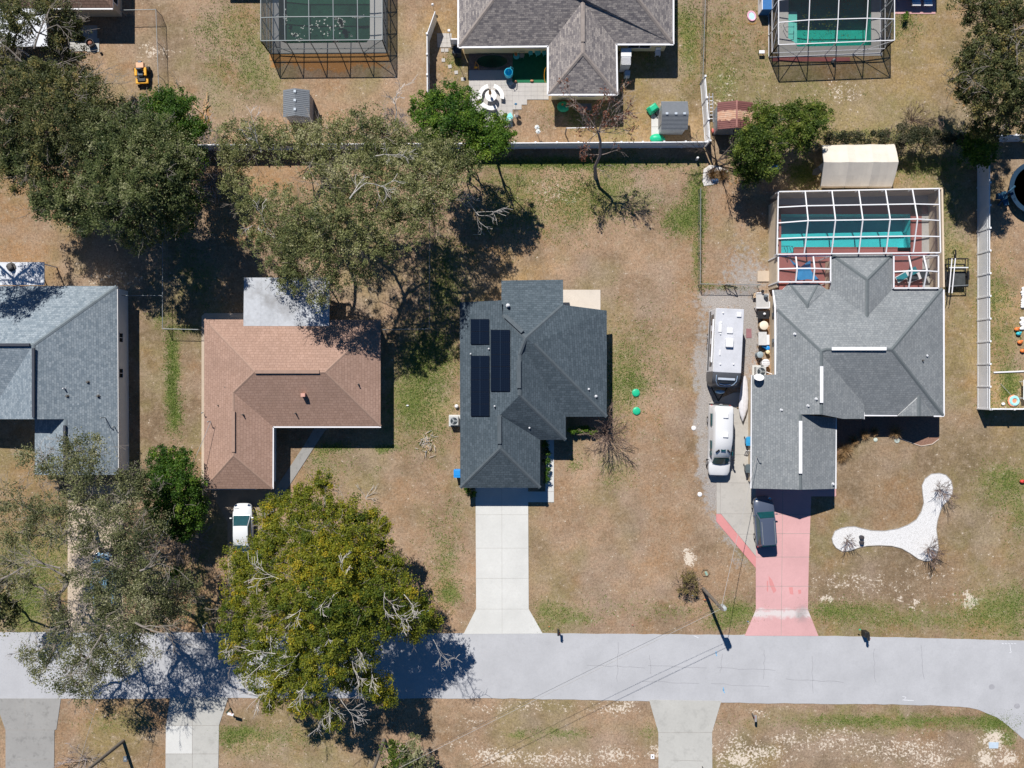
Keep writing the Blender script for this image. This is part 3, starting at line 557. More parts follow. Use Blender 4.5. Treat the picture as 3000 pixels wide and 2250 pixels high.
stuccow=mat('white_stucco',(.68,.69,.70),.85,.06,2.,bump=.2); stuccoy=mat('pale_yellow_stucco',(.78,.68,.42),.85,.07,2.,bump=.2); stuccot=mat('tan_stucco',(.58,.48,.36),.85,.07,2.,dirt=.1,bump=.2); stuccog=mat('grey_stucco',(.42,.43,.44),.85,.07,2.,bump=.2)
sh_dark=shingle('charcoal_shingle',(.060,.082,.100),(.098,.125,.148),(.044,.058,.070),.225,.40,.16,.02)
sh_blue=shingle('blue_grey_shingle',(.165,.207,.245),(.30,.345,.38),(.125,.157,.187),.19,.28,.14,.015)
sh_brown=shingle('pinkish_brown_shingle',(.335,.215,.165),(.395,.26,.205),(.24,.155,.12),.25,.36,.28,.022,[.20,.135,.105])
sh_grey=shingle('light_grey_shingle',(.195,.212,.225),(.275,.290,.297),(.16,.175,.185),.20,.28,.25,.02)
sh_mix=shingle('weathered_mixed_shingle',(.150,.138,.145),(.40,.36,.33),(.12,.11,.12),.165,.36,.12,.015)
sh_tl=shingle('red_brown_shingle',(.21,.135,.105),(.27,.175,.14),(.125,.08,.065),.26,.4,.2)
cap_dark=mat('charcoal_ridge',(.078,.096,.11),.85,.2); cap_blue=mat('blue_grey_ridge',(.15,.18,.20),.85,.2); cap_grey=mat('dark_grey_ridge',(.115,.132,.14),.85,.15); cap_brown=mat('brown_ridge',(.30,.20,.155),.85,.15); cap_mix=mat('mixed_ridge',(.26,.225,.205),.85,.2)
def house(name,label,c): return thing(name,label,'house',W(c[0],c[1],0))

# --- dark charcoal house with solar panels (centre)
h=house('house','single storey house with charcoal shingle roof and black solar panels',(1540,1160))
zW=lambda x:2.5+(x-1347)*.0143
F=[[(1347,886,2.5),(1469,880,zW(1469)),(1473,923,zW(1473)),(1540,990,5.25),(1522,1038,5.05),(1522,1158,5.05),(1464.7,1216,zW(1464.7)),(1464.7,1314,zW(1464.7)),(1348.5,1429,2.5)],
[(1469,822,2.4),(1649.4,819.4,2.4),(1650,893,3.7),(1540,990,5.25),(1473,923,zW(1473)),(1469,880,3.5)],
[(1650,893,3.7),(1777.7,909.8,2.5),(1777.7,1221,2.5),(1565,1008,5.0),(1540,990,5.25)],
[(1540,990,5.25),(1565,1008,5.0),(1777.7,1221,2.5),(1657.7,1221,2.5),(1540,1030,4.74)],[(1540,990,5.25),(1540,1030,4.74),(1522,1038,5.05)],
[(1522,1038,5.05),(1540,1030,4.74),(1657.7,1221,2.5),(1657.7,1288.8,2.5),(1522,1158,5.05)],
[(1522,1158,5.05),(1657.7,1288.8,2.5),(1582.5,1288.8,2.5),(1464.7,1216,zW(1464.7))],
[(1464.7,1216,zW(1464.7)),(1582.5,1288.8,2.5),(1582.5,1429,2.5),(1464.7,1314,zW(1464.7))],
[(1348.5,1429,2.5),(1464.7,1314,zW(1464.7)),(1582.5,1429,2.5)]]
roof(h,F,sh_dark,trimd)
caps(h,[((1348.5,1429,2.5),(1464.7,1314,4.2)),((1582.5,1429,2.5),(1464.7,1314,4.2)),((1464.7,1216,4.2),(1464.7,1314,4.2)),((1657.7,1288.8,2.5),(1522,1158,5.05)),((1777.7,1221,2.5),(1565,1008,5.0)),((1650,893,3.7),(1540,990,5.25)),((1540,990,5.25),(1522,1038,5.05)),((1522,1038,5.05),(1522,1158,5.05)),((1473,923,4.3),(1540,990,5.25))],cap_dark,.32)
for p,q in (((1520,1056,5.1),(1520,1137,5.1)),((1463,1218,4.25),(1463,1300,4.25)),((1480,925,4.5),(1531,972,5.2))): rvent(h,p,q,cap_dark)
OUT=[(1347,886),(1469,880),(1469,822),(1649,820),(1649,905),(1777.7,908),(1777.7,1221),(1657.7,1221),(1657.7,1288.8),(1582.5,1288.8),(1582.5,1429),(1348.5,1429)]
_,pl=walls(h,OUT,2.5,stuccog,.4)
def sheet(parent,x0,x1,y0,y1,rows):
    """black landscape solar modules on the west slope"""
    o=Vector(parent['_o'])
    for i in range(rows):
        ya=y0+(y1-y0)*i/rows+.25; yb=y0+(y1-y0)*(i+1)/rows-.25
        p=[W(x,y,zW(x)+.16) for x,y in ((x0,ya),(x1,ya),(x1,yb),(x0,yb))]
        b=MB(); dn=Vector((0,0,.045)); b.add(p+[q-dn for q in p],[(3,2,1,0),(4,5,6,7),(0,1,5,4),(1,2,6,5),(2,3,7,6),(3,0,4,7)],1)
        up=Vector((0,0,.003)); mx=(p[0]+p[1])/2; my=(p[2]+p[3])/2
        e=lambda a,bb,t:a+(bb-a)*t
        b.quad([e(p[0],p[2],.006)+up,e(p[1],p[3],.006)+up,e(p[2],p[0],.006)+up,e(p[3],p[1],.006)+up],0)
        b.beam(mx+up*2,my+up*2,.018,.004,2)
        b.recalc=False
        b.build('solar_panel',[solar,black,solar2],parent,True)
    b=MB()
    for x in (x0+8,x1-8): b.beam(W(x,y0+2,zW(x)+.06),W(x,y1-2,zW(x)+.06),.05,.07)
    pass
m_,nt=nodes('solar_cells'); g_=N(nt,'ShaderNodeNewGeometry'); s_=N(nt,'ShaderNodeSeparateXYZ'); L(nt,g_.outputs['Position'],s_.inputs[0])
fx=math_(nt,'LESS_THAN',math_(nt,'FRACT',math_(nt,'MULTIPLY',s_.outputs[0],6.2)),.05); fy=math_(nt,'LESS_THAN',math_(nt,'FRACT',math_(nt,'MULTIPLY',s_.outputs[1],6.0)),.05)
finish(nt,mixc(nt,math_(nt,'MULTIPLY',math_(nt,'MAXIMUM',fx,fy),.5),[.005,.008,.016],[.02,.03,.05]),.12,0,.45); solar=m_; solar2=mat('solar_busbar',(.03,.05,.08),.3)
sheet(h,1378.5,1433,934.5,1008,2); sheet(h,1437.5,1494,966,1146,5); sheet(h,1379,1433.5,1042,1219,5)
vents(h,[(1488,895,4.15)],gvent,.11,.25); vents(h,[(1379,1037,2.95),(1432,1022,3.75),(1449,1190,4.1)],gvent,.05,.22); vents(h,[(1724,1140,3.1),(1746,1161,2.9),(1551,1253,3.2)],gvent,.08,.2)
yl=min(p[1] for p in pl); 
panel_door(h,W(1400,1416)+Vector((0,0,0)),W(1540,1416),2.15,'garage_door',white,-math.pi/2)
for y in (960,1080,1330): window(h,W(1352,y,0)*1+Vector((.24,0,1.4)),(1.2,1.1),math.pi)
for y in (1000,1120): window(h,W(1745,y,0)+Vector((-.02,0,1.4)),(1.3,1.1),0)

# --- brown L-shaped house
h=house('house','L-shaped house with faded pinkish brown shingle roof',(820,1150))
F=[[(598.5,936,2.5),(1115,937,2.5),(952,1090.5,4.5),(746,1089,4.5)],[(598.5,936,2.5),(746,1089,4.5),(683,1150,3.85),(683.5,1335,3.85),(597.4,1431.6,2.5)],
[(746,1089,4.5),(952,1090.5,4.5),(1115,1249,2.5),(798.8,1249,2.5),(683,1150,3.85)],[(1115,937,2.5),(1115,1249,2.5),(952,1090.5,4.5)],
[(683,1150,3.85),(798.8,1249,2.5),(798,1432,2.5),(683.5,1335,3.85)],[(597.4,1431.6,2.5),(683.5,1335,3.85),(798,1432,2.5)]]
roof(h,F,sh_brown,trimb)
caps(h,[((598.5,936,2.5),(746,1089,4.5)),((1115,937,2.5),(952,1090.5,4.5)),((1115,1249,2.5),(952,1090.5,4.5)),((746,1089,4.5),(683,1150,3.85)),((683,1150,3.85),(683.5,1335,3.85)),((683.5,1335,3.85),(597.4,1431.6,2.5)),((683.5,1335,3.85),(798,1432,2.5)),((746,1089,4.5),(952,1090.5,4.5))],cap_brown,.24,lift=.02)
rvent(h,(747,1089,4.5),(936,1089,4.5),cap_brown,.3,.1); rvent(h,(684,1205,3.85),(684,1324,3.85),cap_brown,.3,.1)
gutter(h,[((800,1251,2.5),(1116,1251,2.5)),((800,1251,2.5),(799.5,1432,2.5))])
walls(h,[(598.5,936),(1115,937),(1115,1249),(798.8,1249),(798,1432),(597.4,1431.6)],2.5,stuccow,.4)
pipe=mat('lead_pipe',(.09,.085,.08),.6); pinkp=mat('salmon_vent',(.55,.30,.24),.6)
vents(h,[(662,1134,3.2),(674,1134,3.3),(641,1187,3.0),(1050,1126,3.4),(866,1211,3.1),(712,1215,3.6)],pipe,.05,.3)
b=MB(); b.box(W(891,1157,3.7)+Vector((0,0,.2)),(.36,.3,.55)); b.build('flue_vent',pinkp,h,True)
mast(h,596,1209,2.5,steel,.5); mast(h,618,1234,2.7,steel,.9)
panel_door(h,W(628,1424),W(770,1424),2.15,'garage_door',white,-math.pi/2)
for y in (1300,1380): window(h,W(783,y,0)+Vector((-.03,0,1.4)),(1.2,1.1),0)
for x in (870,1010): window(h,W(x,1236,0)+Vector((0,.03,1.4)),(1.4,1.1),-math.pi/2)
# metal patio roof at its back
alu=mat('chalky_white_aluminium',(.40,.42,.45),.6,.20,.55,dirt=.62)
b=MB(); zp=2.75
P4=[(715,813.3,zp+.05),(964.5,813.3,zp+.05),(964.5,958.6,zp),(713,958.6,zp)]
p=[W(*q) for q in P4]; b.add(p+[q-Vector((0,0,.12)) for q in p],[(0,1,2,3),(7,6,5,4),(0,4,5,1),(1,5,6,2),(2,6,7,3),(3,7,4,0)])
for k in range(1,5):
    t=k/5; b.beam(p[0].lerp(p[1],t)+Vector((0,0,.003)),p[3].lerp(p[2],t)+Vector((0,0,.003)),.025,.012)
pr=b.build('patio_roof',alu,h,True,label='flat chalky white metal patio roof')
for x,y in ((722,824),(840,824),(955,824)): b=MB(); b.beam(W(x,y,0)*1,Vector((W(x,y,zp).x,W(x,y,zp).y,zp-.08)),.09); b.build('patio_post',white,h,True)

# --- blue grey house at the left edge
h=house('house','blue grey shingled house with white wall at the left edge',(150,1110))
F=[[(341.7,838,2.5),(96,1011,5.6),(100,1228,5.6),(190,1228,4.5),(190,1391,4.5),(345,1391,2.5)],[(341.7,838,2.5),(96,1011,5.6),(-330,1011,5.6),(-330,837.5,2.5)],
[(96,1011,5.6),(100,1228,5.55),(-39,1228,3.6)],[(96,1011,5.6),(-39,1228,3.6),(-330,1228,3.0),(-330,1011,5.6)],[(190,1228,4.5),(190,1391,4.5),(102,1391,3.3),(102,1228,3.3)]]
roof(h,F,sh_blue,trimw,.2)
caps(h,[((341.7,838,2.5),(96,1011,5.6)),((96,1011,5.6),(100,1228,5.6)),((190,1228,4.5),(190,1391,4.5)),((96,1011,5.6),(-330,1011,5.6))],cap_blue,.3)
rvent(h,(99,1020,5.65),(99,1223,5.65),mat('black_ridge_vent',(.04,.045,.06),.6),.22,.12); rvent(h,(-330,1010,5.65),(88,1010,5.65),MC['black_ridge_vent'],.22,.12); rvent(h,(190,1246,4.55),(190,1384,4.55),MC['black_ridge_vent'],.2,.12)
walls(h,[(341.7,838),(345,1391),(102,1391),(102,1228),(-330,1228),(-330,837.5)],2.5,stuccow,.16)
b=MB(); b.quad([W(100,1226.5,5.4),W(190,1226.5,4.4),W(190,1226.5,3.6),W(102,1226.5,2.3),W(-39,1226.5,2.3),W(-39,1226.5,3.4)]); b.build('gable',stuccow,h,True); b=MB(); b.quad([W(190,1386,4.3),W(345,1386,2.35),W(345,1386,1.8),W(102,1386,1.8),W(102,1386,3.1)]); b.build('gable',stuccow,h,True)
vents(h,[(258,1119,3.55),(198,1160,4.3),(288,1160,3.2)],pipe,.10,.2); vents(h,[(191,1138,4.4)],gvent,.06,.4)
mast(h,308,1223,3.0,steel,.9); mast(h,336,1250,2.6,steel,.5)
for y in (992,1094): window(h,Vector((W(376,y).x+.01,W(0,y).y,1.55)),(.85,.75),0)
gutter(h,[((343,838,2.45),(346,1391,2.45))],trimw,.1)
wr=mat('white_metal_roof',(.62,.64,.68),.5,.1,.9,dirt=.15)
b=MB(); p=[W(*q) for q in ((-330,768,2.5),(129,768,2.5),(129,835,2.35),(-330,835,2.35))]; b.add(p+[q-Vector((0,0,.12)) for q in p],[(0,1,2,3),(7,6,5,4),(0,4,5,1),(1,5,6,2),(2,6,7,3),(3,7,4,0)]); b.build('patio_roof',wr,h,True,label='white metal patio roof with oak shadows')
vents(h,[(33,782,2.5)],pipe,.26,.35,'flue_vent')
for x in (20,70,122): b=MB(); b.beam(Vector((W(x,772,2.4).x,W(x,772,2.4).y,0)),W(x,772,2.4),.09); b.build('patio_post',white,h,True)

# --- light grey house with pool
h=house('house','large light grey shingled house with white ridge vents',(2480,1130))
F=[[(2277,906,3.15),(2273.5,1097,3.12),(2203,1099.7,2.3),(2201.6,1431,2.3),(2345.8,1434.5,4.0),(2345,1214,4.0),(2407,1214,4.75),(2407,1031,4.75)],
[(2266,849.4,2.5),(2277,906,3.15),(2407,1031,4.75),(2420,1023.7,4.78),(2613.4,1023.7,4.78),(2761.7,845,2.5),(2615,846.5,2.5),(2541,928,3.6),(2433,848,2.5),(2421.8,848,2.5),(2365.7,902.6,3.2),(2293,848.5,2.5)],
[(2436,745,2.5),(2615,745,2.5),(2541,819.4,3.6)],[(2436,745,2.5),(2541,819.4,3.6),(2541,928,3.6),(2433,848,2.5)],[(2615,745,2.5),(2541,819.4,3.6),(2541,928,3.6),(2615,846.5,2.5)],
[(2311.5,830,2.5),(2398,830,2.5),(2365.7,891.7,3.2)],[(2293,848.5,2.5),(2311.5,830,2.5),(2365.7,891.7,3.2),(2365.7,902.6,3.2)],[(2398,830,2.5),(2421.8,848,2.5),(2365.7,902.6,3.2),(2365.7,891.7,3.2)],
[(2761.7,845,2.5),(2764,1217.5,2.5),(2613.4,1023.7,4.78)],
[(2420,1023.7,4.78),(2613.4,1023.7,4.78),(2764,1217.5,2.5),(2736,1217,2.5),(2693,1161,3.15),(2628.6,1216,2.5),(2532,1215,2.5),(2411,1045,4.6),(2407,1031,4.75)],
[(2407,1031,4.75),(2411,1045,4.6),(2532,1186,2.9),(2532,1227,2.9),(2470,1227,3.75),(2407,1214,4.75)],
[(2345,1214,4.0),(2345.8,1434.5,4.0),(2447,1432,2.7),(2448.9,1225,2.7)],
[(2628.6,1219,2.5),(2693,1161,3.3),(2693,1219,3.3)],[(2736,1219,2.5),(2693,1161,3.3),(2693,1219,3.3)]]
roof(h,F,sh_grey,trimw)
caps(h,[((2277,906,3.15),(2407,1029,4.75)),((2407,1029,4.75),(2422,1023.7,4.78)),((2407,1029,4.75),(2407,1212,4.75)),((2420,1023.7,4.78),(2613.4,1023.7,4.78)),((2761.7,845,2.5),(2613.4,1023.7,4.78)),((2764,1217.5,2.5),(2613.4,1023.7,4.78)),((2436,745,2.5),(2541,819.4,3.6)),((2615,745,2.5),(2541,819.4,3.6)),((2541,819.4,3.6),(2541,928,3.6)),((2311.5,830,2.5),(2365.7,891.7,3.2)),((2398,830,2.5),(2365.7,891.7,3.2)),((2365.7,891.7,3.2),(2365.7,903,3.2)),((2345,1214,4.0),(2345.8,1434.5,4.0)),((2693,1161,3.3),(2693,1219,3.3))],cap_grey,.30)
for p,q in (((2436,1021.5,4.85),(2596,1021.5,4.85)),((2406,1073,4.83),(2406,1180,4.83)),((2344.5,1233,4.08),(2344.5,1387,4.08))): rvent(h,p,q,white,.28,.11)
OUT=[(2266,849.4),(2293,848.5),(2311.5,830),(2398,830),(2422,848),(2434,848),(2436,745),(2615,745),(2615,846.5),(2761.7,845),(2764,1217.5),(2532,1215),(2532,1227),(2449,1227),(2447,1432),(2201.6,1431),(2203,1099.7),(2272,1097)]
walls(h,OUT,2.45,stuccot,.38)
b=MB(); b.quad([W(2407,1212,4.6),W(2490,1214,3.4),W(2490,1214,2.4),W(2345,1212,2.9),W(2345,1212,3.9)]); b.build('gable',stuccot,h,True); b=MB(); b.quad([W(2203,1424,2.2),W(2345.8,1424,3.9),W(2446,1424,2.55),W(2446,1424,1.5),W(2203,1424,1.5)]); b.build('gable',stuccot,h,True)
gutter(h,[((2203,1099,2.3),(2200.5,1431,2.3)),((2265,850,2.5),(2271,900,2.95)),((2271,900,2.95),(2272,1097,3.05)),((2449.5,1225,2.65),(2448.5,1432,2.65)),((2765.5,848,2.5),(2766,1218,2.5)),((2532,1217,2.5),(2628.6,1217,2.5)),((2531,1187,2.6),(2531,1228,2.6)),((2736,1219,2.5),(2766,1219,2.5))])
vents(h,[(2328,979,3.8),(2391,1169,4.55),(2367,1189,4.25),(2289,1201,3.3),(2714,1042,3.2),(2440,1418,2.8)],gvent,.09,.2); vents(h,[(2702,1056,3.4)],pipe,.07,.25)
mast(h,2215,1336,2.45,steel,.9)
b=MB(); c=W(2219,1106,2.55); b.tube([c,c+Vector((0,.05,.35))],.03,6); b.build('dish_mount',steel,h,True)
b=MB(); b.lathe((0,0,0),[(.02,-.10),(.25,-.075),(.42,0),(.44,.02),(.40,.01),(.2,-.05),(.02,-.075)],20); dsh=b.build('satellite_dish',white,h); o=h['_o']; dsh.location=(c.x-o[0],c.y-o[1],c.z-o[2]+.45); dsh.rotation_euler=(R(-48),0,R(6))
panel_door(h,W(2222,1417),W(2380,1417),2.15,'garage_door',white,-math.pi/2)
for y in (960,1040): window(h,Vector((W(2263,y).x+.01,W(0,y).y,1.4)),(1.2,1.0),math.pi)
for x in (2580,2690): window(h,W(x,1205,0)+Vector((0,.02,1.4)),(1.5,1.2),-math.pi/2)
b=MB(); p=W(2588,1262,0); b.beam(p,p+Vector((0,0,.01)),.1); b=MB(); q=W(2586,1219,2.3); b.beam(Vector((q.x,q.y-.02,0)),q,.12); b.build('porch_post',white,h,True)
for y,s in ((925,.28),(1000,.2)):
    b=MB(); c=Vector((W(2257,y).x-.05,W(0,y).y,1.2)); b.box(c,(.22,.34,.5)); b.build('meter_box',greypl,h,True)

# --- shingled house at the top
h=house('house','pale yellow house with weathered mixed shingle roof at the top',(1660,10))
F=[[(1344.9,135.6,2.5),(1607.8,133,2.5),(1708,3.6,3.9),(1803.8,127.3,2.5),(1970.8,127.3,2.5),(1795,-100,5.4),(1518,-100,5.4)],[(1344.9,135.6,2.5),(1518,-100,5.4),(1344.9,-330,2.5)],[(1970.8,127.3,2.5),(1795,-100,5.4),(1970.8,-330,2.5)],[(1344.9,-330,2.5),(1518,-100,5.4),(1795,-100,5.4),(1970.8,-330,2.5)],
[(1607.8,133,2.5),(1708,3.6,3.9),(1708,153.7,3.85),(1607.4,274.8,2.5)],[(1803.8,127.3,2.5),(1708,3.6,3.9),(1708,153.7,3.85),(1806.7,274.8,2.5)],[(1607.4,274.8,2.5),(1708,153.7,3.85),(1806.7,274.8,2.5)]]
roof(h,F,sh_mix,trimw)
caps(h,[((1344.9,135.6,2.5),(1518,-100,5.4)),((1970.8,127.3,2.5),(1795,-100,5.4)),((1708,3.6,3.95),(1708,153.7,3.9)),((1607.4,274.8,2.5),(1708,153.7,3.9)),((1806.7,274.8,2.5),(1708,153.7,3.9)),((1518,-100,5.4),(1795,-100,5.4))],cap_mix,.34)
rvent(h,(1708,34,3.92),(1708,123,3.9),cap_mix,.3,.1)
gutter(h,[((1344,138,2.5),(1606,135.3,2.5)),((1605,135,2.5),(1605,277,2.5)),((1605,277,2.5),(1809,277,2.5)),((1808.5,277,2.5),(1806,128,2.5)),((1806,129.5,2.5),(1973,129.5,2.5)),((1973,129,2.5),(1973,-330,2.5)),((1342.5,138,2.5),(1342.5,-330,2.5))],white,.16)
walls(h,[(1344.9,135.6),(1607.8,133),(1607.4,274.8),(1806.7,274.8),(1803.8,127.3),(1970.8,127.3),(1970.8,-330),(1344.9,-330)],2.5,stuccoy,.33)
yy=W(0,133,2.5).y+.33
for x,w_ in ((1440,1.9),(1570,1.9),(1865,2.0)): window(h,Vector((W(x,150).x,yy-.01,1.75)),(w_,.95),-math.pi/2)
window(h,Vector((W(1715,280).x,W(0,274.8,2.5).y+.32,1.6)),(1.6,1.0),-math.pi/2)
b=MB(); p=W(1324,133); b.box((p.x+.42,p.y-.25,1.0),(.9,.1,2.0)); b.build('side_gate',white,h,True)
# --- corner of the house top left
h=house('house','corner of a red brown shingled house beside the top left oak',(150,-60))
roof(h,[[(-330,25,2.5),(330,23.5,2.5),(210,-110,4.4),(-330,-110,4.4)],[(330,23.5,2.5),(330,-260,2.5),(210,-110,4.4)],[(-330,-110,4.4),(210,-110,4.4),(330,-260,2.5),(-330,-260,2.5)]],sh_tl,trimw)
walls(h,[(-330,25),(330,23.5),(330,-260),(-330,-260)],2.5,stuccot,.36); gutter(h,[((150,25.5,2.5),(330,25.5,2.5))],white,.12)
window(h,Vector((W(330,0,2.5).x-.36,W(0,6).y,1.5)),(1.6,1.1),0)
b=MB(); p=[W(*q) for q in ((-330,26,2.5),(134,26,2.5),(139,136,2.3),(-330,136,2.3))]; b.add(p+[q-Vector((0,0,.12)) for q in p],[(0,1,2,3),(7,6,5,4),(0,4,5,1),(1,5,6,2),(2,6,7,3),(3,7,4,0)]); b.build('patio_roof',wr,h,True,label='white metal patio roof half hidden by oak branches')
for x,y in ((132,132),(40,132),(122,60)): b=MB(); q=W(x,y,2.3); b.beam(Vector((q.x,q.y,0)),q,.1); b.build('patio_post',white,h,True)

for lab,x0,x1,ye,c in (('grey shingled house above the top right pool enclosure',2225,2760,-68,sh_grey),('house above the top left pool enclosure',620,772,-96,sh_dark)):
    h=house('house',lab,((x0+x1)/2,ye-140)); yb=ye-330; m_=(x0+x1)/2; d_=min(165,(x1-x0)/2-4)
    roof(h,[[(x0,ye,2.5),(x1,ye,2.5),(x1-d_,ye-165,4.6),(x0+d_,ye-165,4.6)],[(x0,yb,2.5),(x1,yb,2.5),(x1-d_,ye-165,4.6),(x0+d_,ye-165,4.6)],[(x0,ye,2.5),(x0,yb,2.5),(x0+d_,ye-165,4.6)],[(x1,ye,2.5),(x1,yb,2.5),(x1-d_,ye-165,4.6)]],c,trimw)
    walls(h,[(x0,ye),(x1,ye),(x1,yb),(x0,yb)],2.5,stuccot,.4)
# ---------------------------------------------------------------- pools and screen cages
def pool(label,poly,depth,plaster,water,wz=-.14,slope=None):
    root=thing('swimming_pool',label,'pool',W(*poly[0])); o=root['_o']
    P=[W(*p)[:2] for p in poly]; b=MB(); n=len(P)
    A=sum(P[i][0]*P[(i+1)%n][1]-P[(i+1)%n][0]*P[i][1] for i in range(n))
    if A<0: P=P[::-1]
    b.add([(x,y,-depth) for x,y in P]+[(x,y,.02) for x,y in P],[list(range(n))]+[[i,i+n,(i+1)%n+n,(i+1)%n] for i in range(n)])
    b.recalc=False
    b.build('basin',plaster,root,True)
    b=MB(); b.add([(x,y,wz) for x,y in P],[list(range(n))]); b.build('water',water,root,True); return root
def deck(b,rects,z,mi=0):
    for x0,y0,x1,y1 in rects:
        p,q=W(x0,y1),W(x1,y0); b.prism([(p.x,p.y),(q.x,p.y),(q.x,q.y),(p.x,q.y)],-.04,z,mi)
def framed(root,lines,m,w,name='frame'):
    b=MB()
    for p,q,*k in lines: b.beam(p,q,k[0] if k else w,None)
    return b.build(name,m,root,True)
plast=mat('aqua_pool_plaster',(.17,.60,.62),.8,.10,1.2); plastg=mat('green_pool_plaster',(.13,.52,.45),.8,.14,1.2); plastd=mat('algae_pool_plaster',(.075,.135,.095),.9,.5,.5)
wat=water_mat('clear_water',(.50,.86,.87)); watg=water_mat('green_water',(.36,.82,.78)); watd=water_mat('dark_algae_water',(.34,.58,.52))
# main pool behind the light grey house
pl4=pool('turquoise swimming pool behind the light grey house',POOLS[0],1.35,plast,wat)
b=MB(); 
for k in range(3): q=W(2288+6,741-6); b.box((W(2306,733).x,W(2306,733).y,-.3-.28*k),(1.1-.0*k,.75+.22*k,.26))
b.build('steps',plast,pl4,True)
b=MB(); p=W(2299,741); 
for dx in (0,.5): b.tube([p+Vector((dx,-.3,.05)),p+Vector((dx,-.3,.75)),p+Vector((dx,.15,.85)),p+Vector((dx,.5,.6)),p+Vector((dx,.55,-.3))],.025,6)
b.build('handrail',chrome,pl4,True)
b=MB(); p=W(2456,705); b.lathe((p.x,p.y,-1.33),[(.14,0),(.14,.02),(.1,.03)],12); b.build('drain',white,pl4,True)
b=MB(); deck(b,[(2276,600,2288.3,741),(2276,600,2740,627),(2668,600,2700,741),(2325,737,2668,741),(2276,741,2740,748)],.03); deck(b,[(2276,748,2436,850),(2614,748,2702,850)],.028); deck(b,[(2325,727,2629,737)],.034); 
struct(b,'pool_deck',reddeck,'red painted deck round the turquoise pool','deck')
b=MB(); deck(b,[(2276,566,2740,600),(2700,600,2744,741),(2702,748,2744,850)],.029); struct(b,'pool_deck',deckg,'grey outer strip of deck beside the pool walls','deck')
b=MB()
for x in np.arange(2327,2628,3.1): p=W(x,726.4); b.box((p.x,p.y,.03),(.085,.15,.05))
for y in np.arange(629,726,3.1): p=W(2669.5,y); b.box((p.x,p.y,.03),(.15,.085,.05))
struct(b,'pool_coping',redbrick,'row of red bricks edging the turquoise pool','coping')
enc=thing('pool_enclosure','white framed screen enclosure with low tan walls over the turquoise pool','screen enclosure',W(2500,650))
zt=2.35; b=MB()
def wallseg(b,p,q,z,t=.15): a,c=W(*p),W(*q); b.beam(a+Vector((0,0,z/2)),c+Vector((0,0,z/2)),t,z)
wallseg(b,(2254,602),(2254,850),zt); wallseg(b,(2256,580),(2722,570),zt); wallseg(b,(2721,572),(2726,850),zt); b.build('wall',stuccot,enc,True)
ze=2.95; zr=3.8; tl,tr,bl,br=W(2280,561.6,ze),W(2751,552.5,ze),W(2276,745,ze),W(2755,740,ze)
LN=[]; mid=[]
for i in range(7):
    t=i/6; a=tl.lerp(tr,t); c=bl.lerp(br,t); pts=[]
    for k in range(5):
        s=k/4; hgt=ze+(0 if i in (0,6) else (zr-ze)*(1-abs(2*s-1))); p=a.lerp(c,s); p.z=hgt; pts.append(p)
    mid.append(pts)
for i in range(7):
    for k in range(4): LN.append((mid[i][k],mid[i][k+1]))
for k in range(5):
    for i in range(6): LN.append((mid[i][k],mid[i+1][k]))
for p in (tl,tr,bl,br): LN.append((p,Vector((p.x*(1),p.y,zt-.1))))
for i in range(1,6): p=mid[i][0]; LN.append((p,Vector((p.x,p.y,zt-.1))))
framed(enc,LN,white,.095)
b=MB()
for i in range(6):
    for k in range(4): b.quad([mid[i][k],mid[i+1][k],mid[i+1][k+1],mid[i][k+1]])
for p,q in ((tl,tr),(tl,bl),(tr,br)): b.quad([p,q,Vector((q.x,q.y,zt)),Vector((p.x,p.y,zt))])
scr2=seethrough('light_insect_screen',(.11,.11,.12),.14); b.build('screen',scr2,enc,True)
# low wings on each side of the middle gable
def wing(label,x0,y0,x1,y1,nx,zp):
    w=thing('lanai_roof',label,'screen enclosure',W((x0+x1)/2,(y0+y1)/2)); z=2.75; g=[]
    for i in range(nx+1):
        col=[]
        for k in range(3):
            p=W(x0+(x1-x0)*i/nx,y0+(y1-y0)*k/2,z); p.z=z+(zp if (k==1 and 0<i<nx) else 0); col.append(p)
        g.append(col)
    l=[]
    for i in range(nx+1):
        for k in range(2): l.append((g[i][k],g[i][k+1]))
    for k in range(3):
        for i in range(nx): l.append((g[i][k],g[i+1][k]))
    for p in (g[0][0],g[nx][0],g[0][2],g[nx][2]): l.append((p,Vector((p.x,p.y,.03))))
    framed(w,l,white,.11); b=MB()
    for i in range(nx):
        for k in range(2): b.quad([g[i][k],g[i+1][k],g[i+1][k+1],g[i][k+1]])
    b.build('screen',scr2,w,True); return w
wing('left white framed screen roof above the blue shade sail',2280,750,2433,826,3,.35); wing('right white framed screen roof above the lounge chairs',2618,748,2749,844,3,.6)
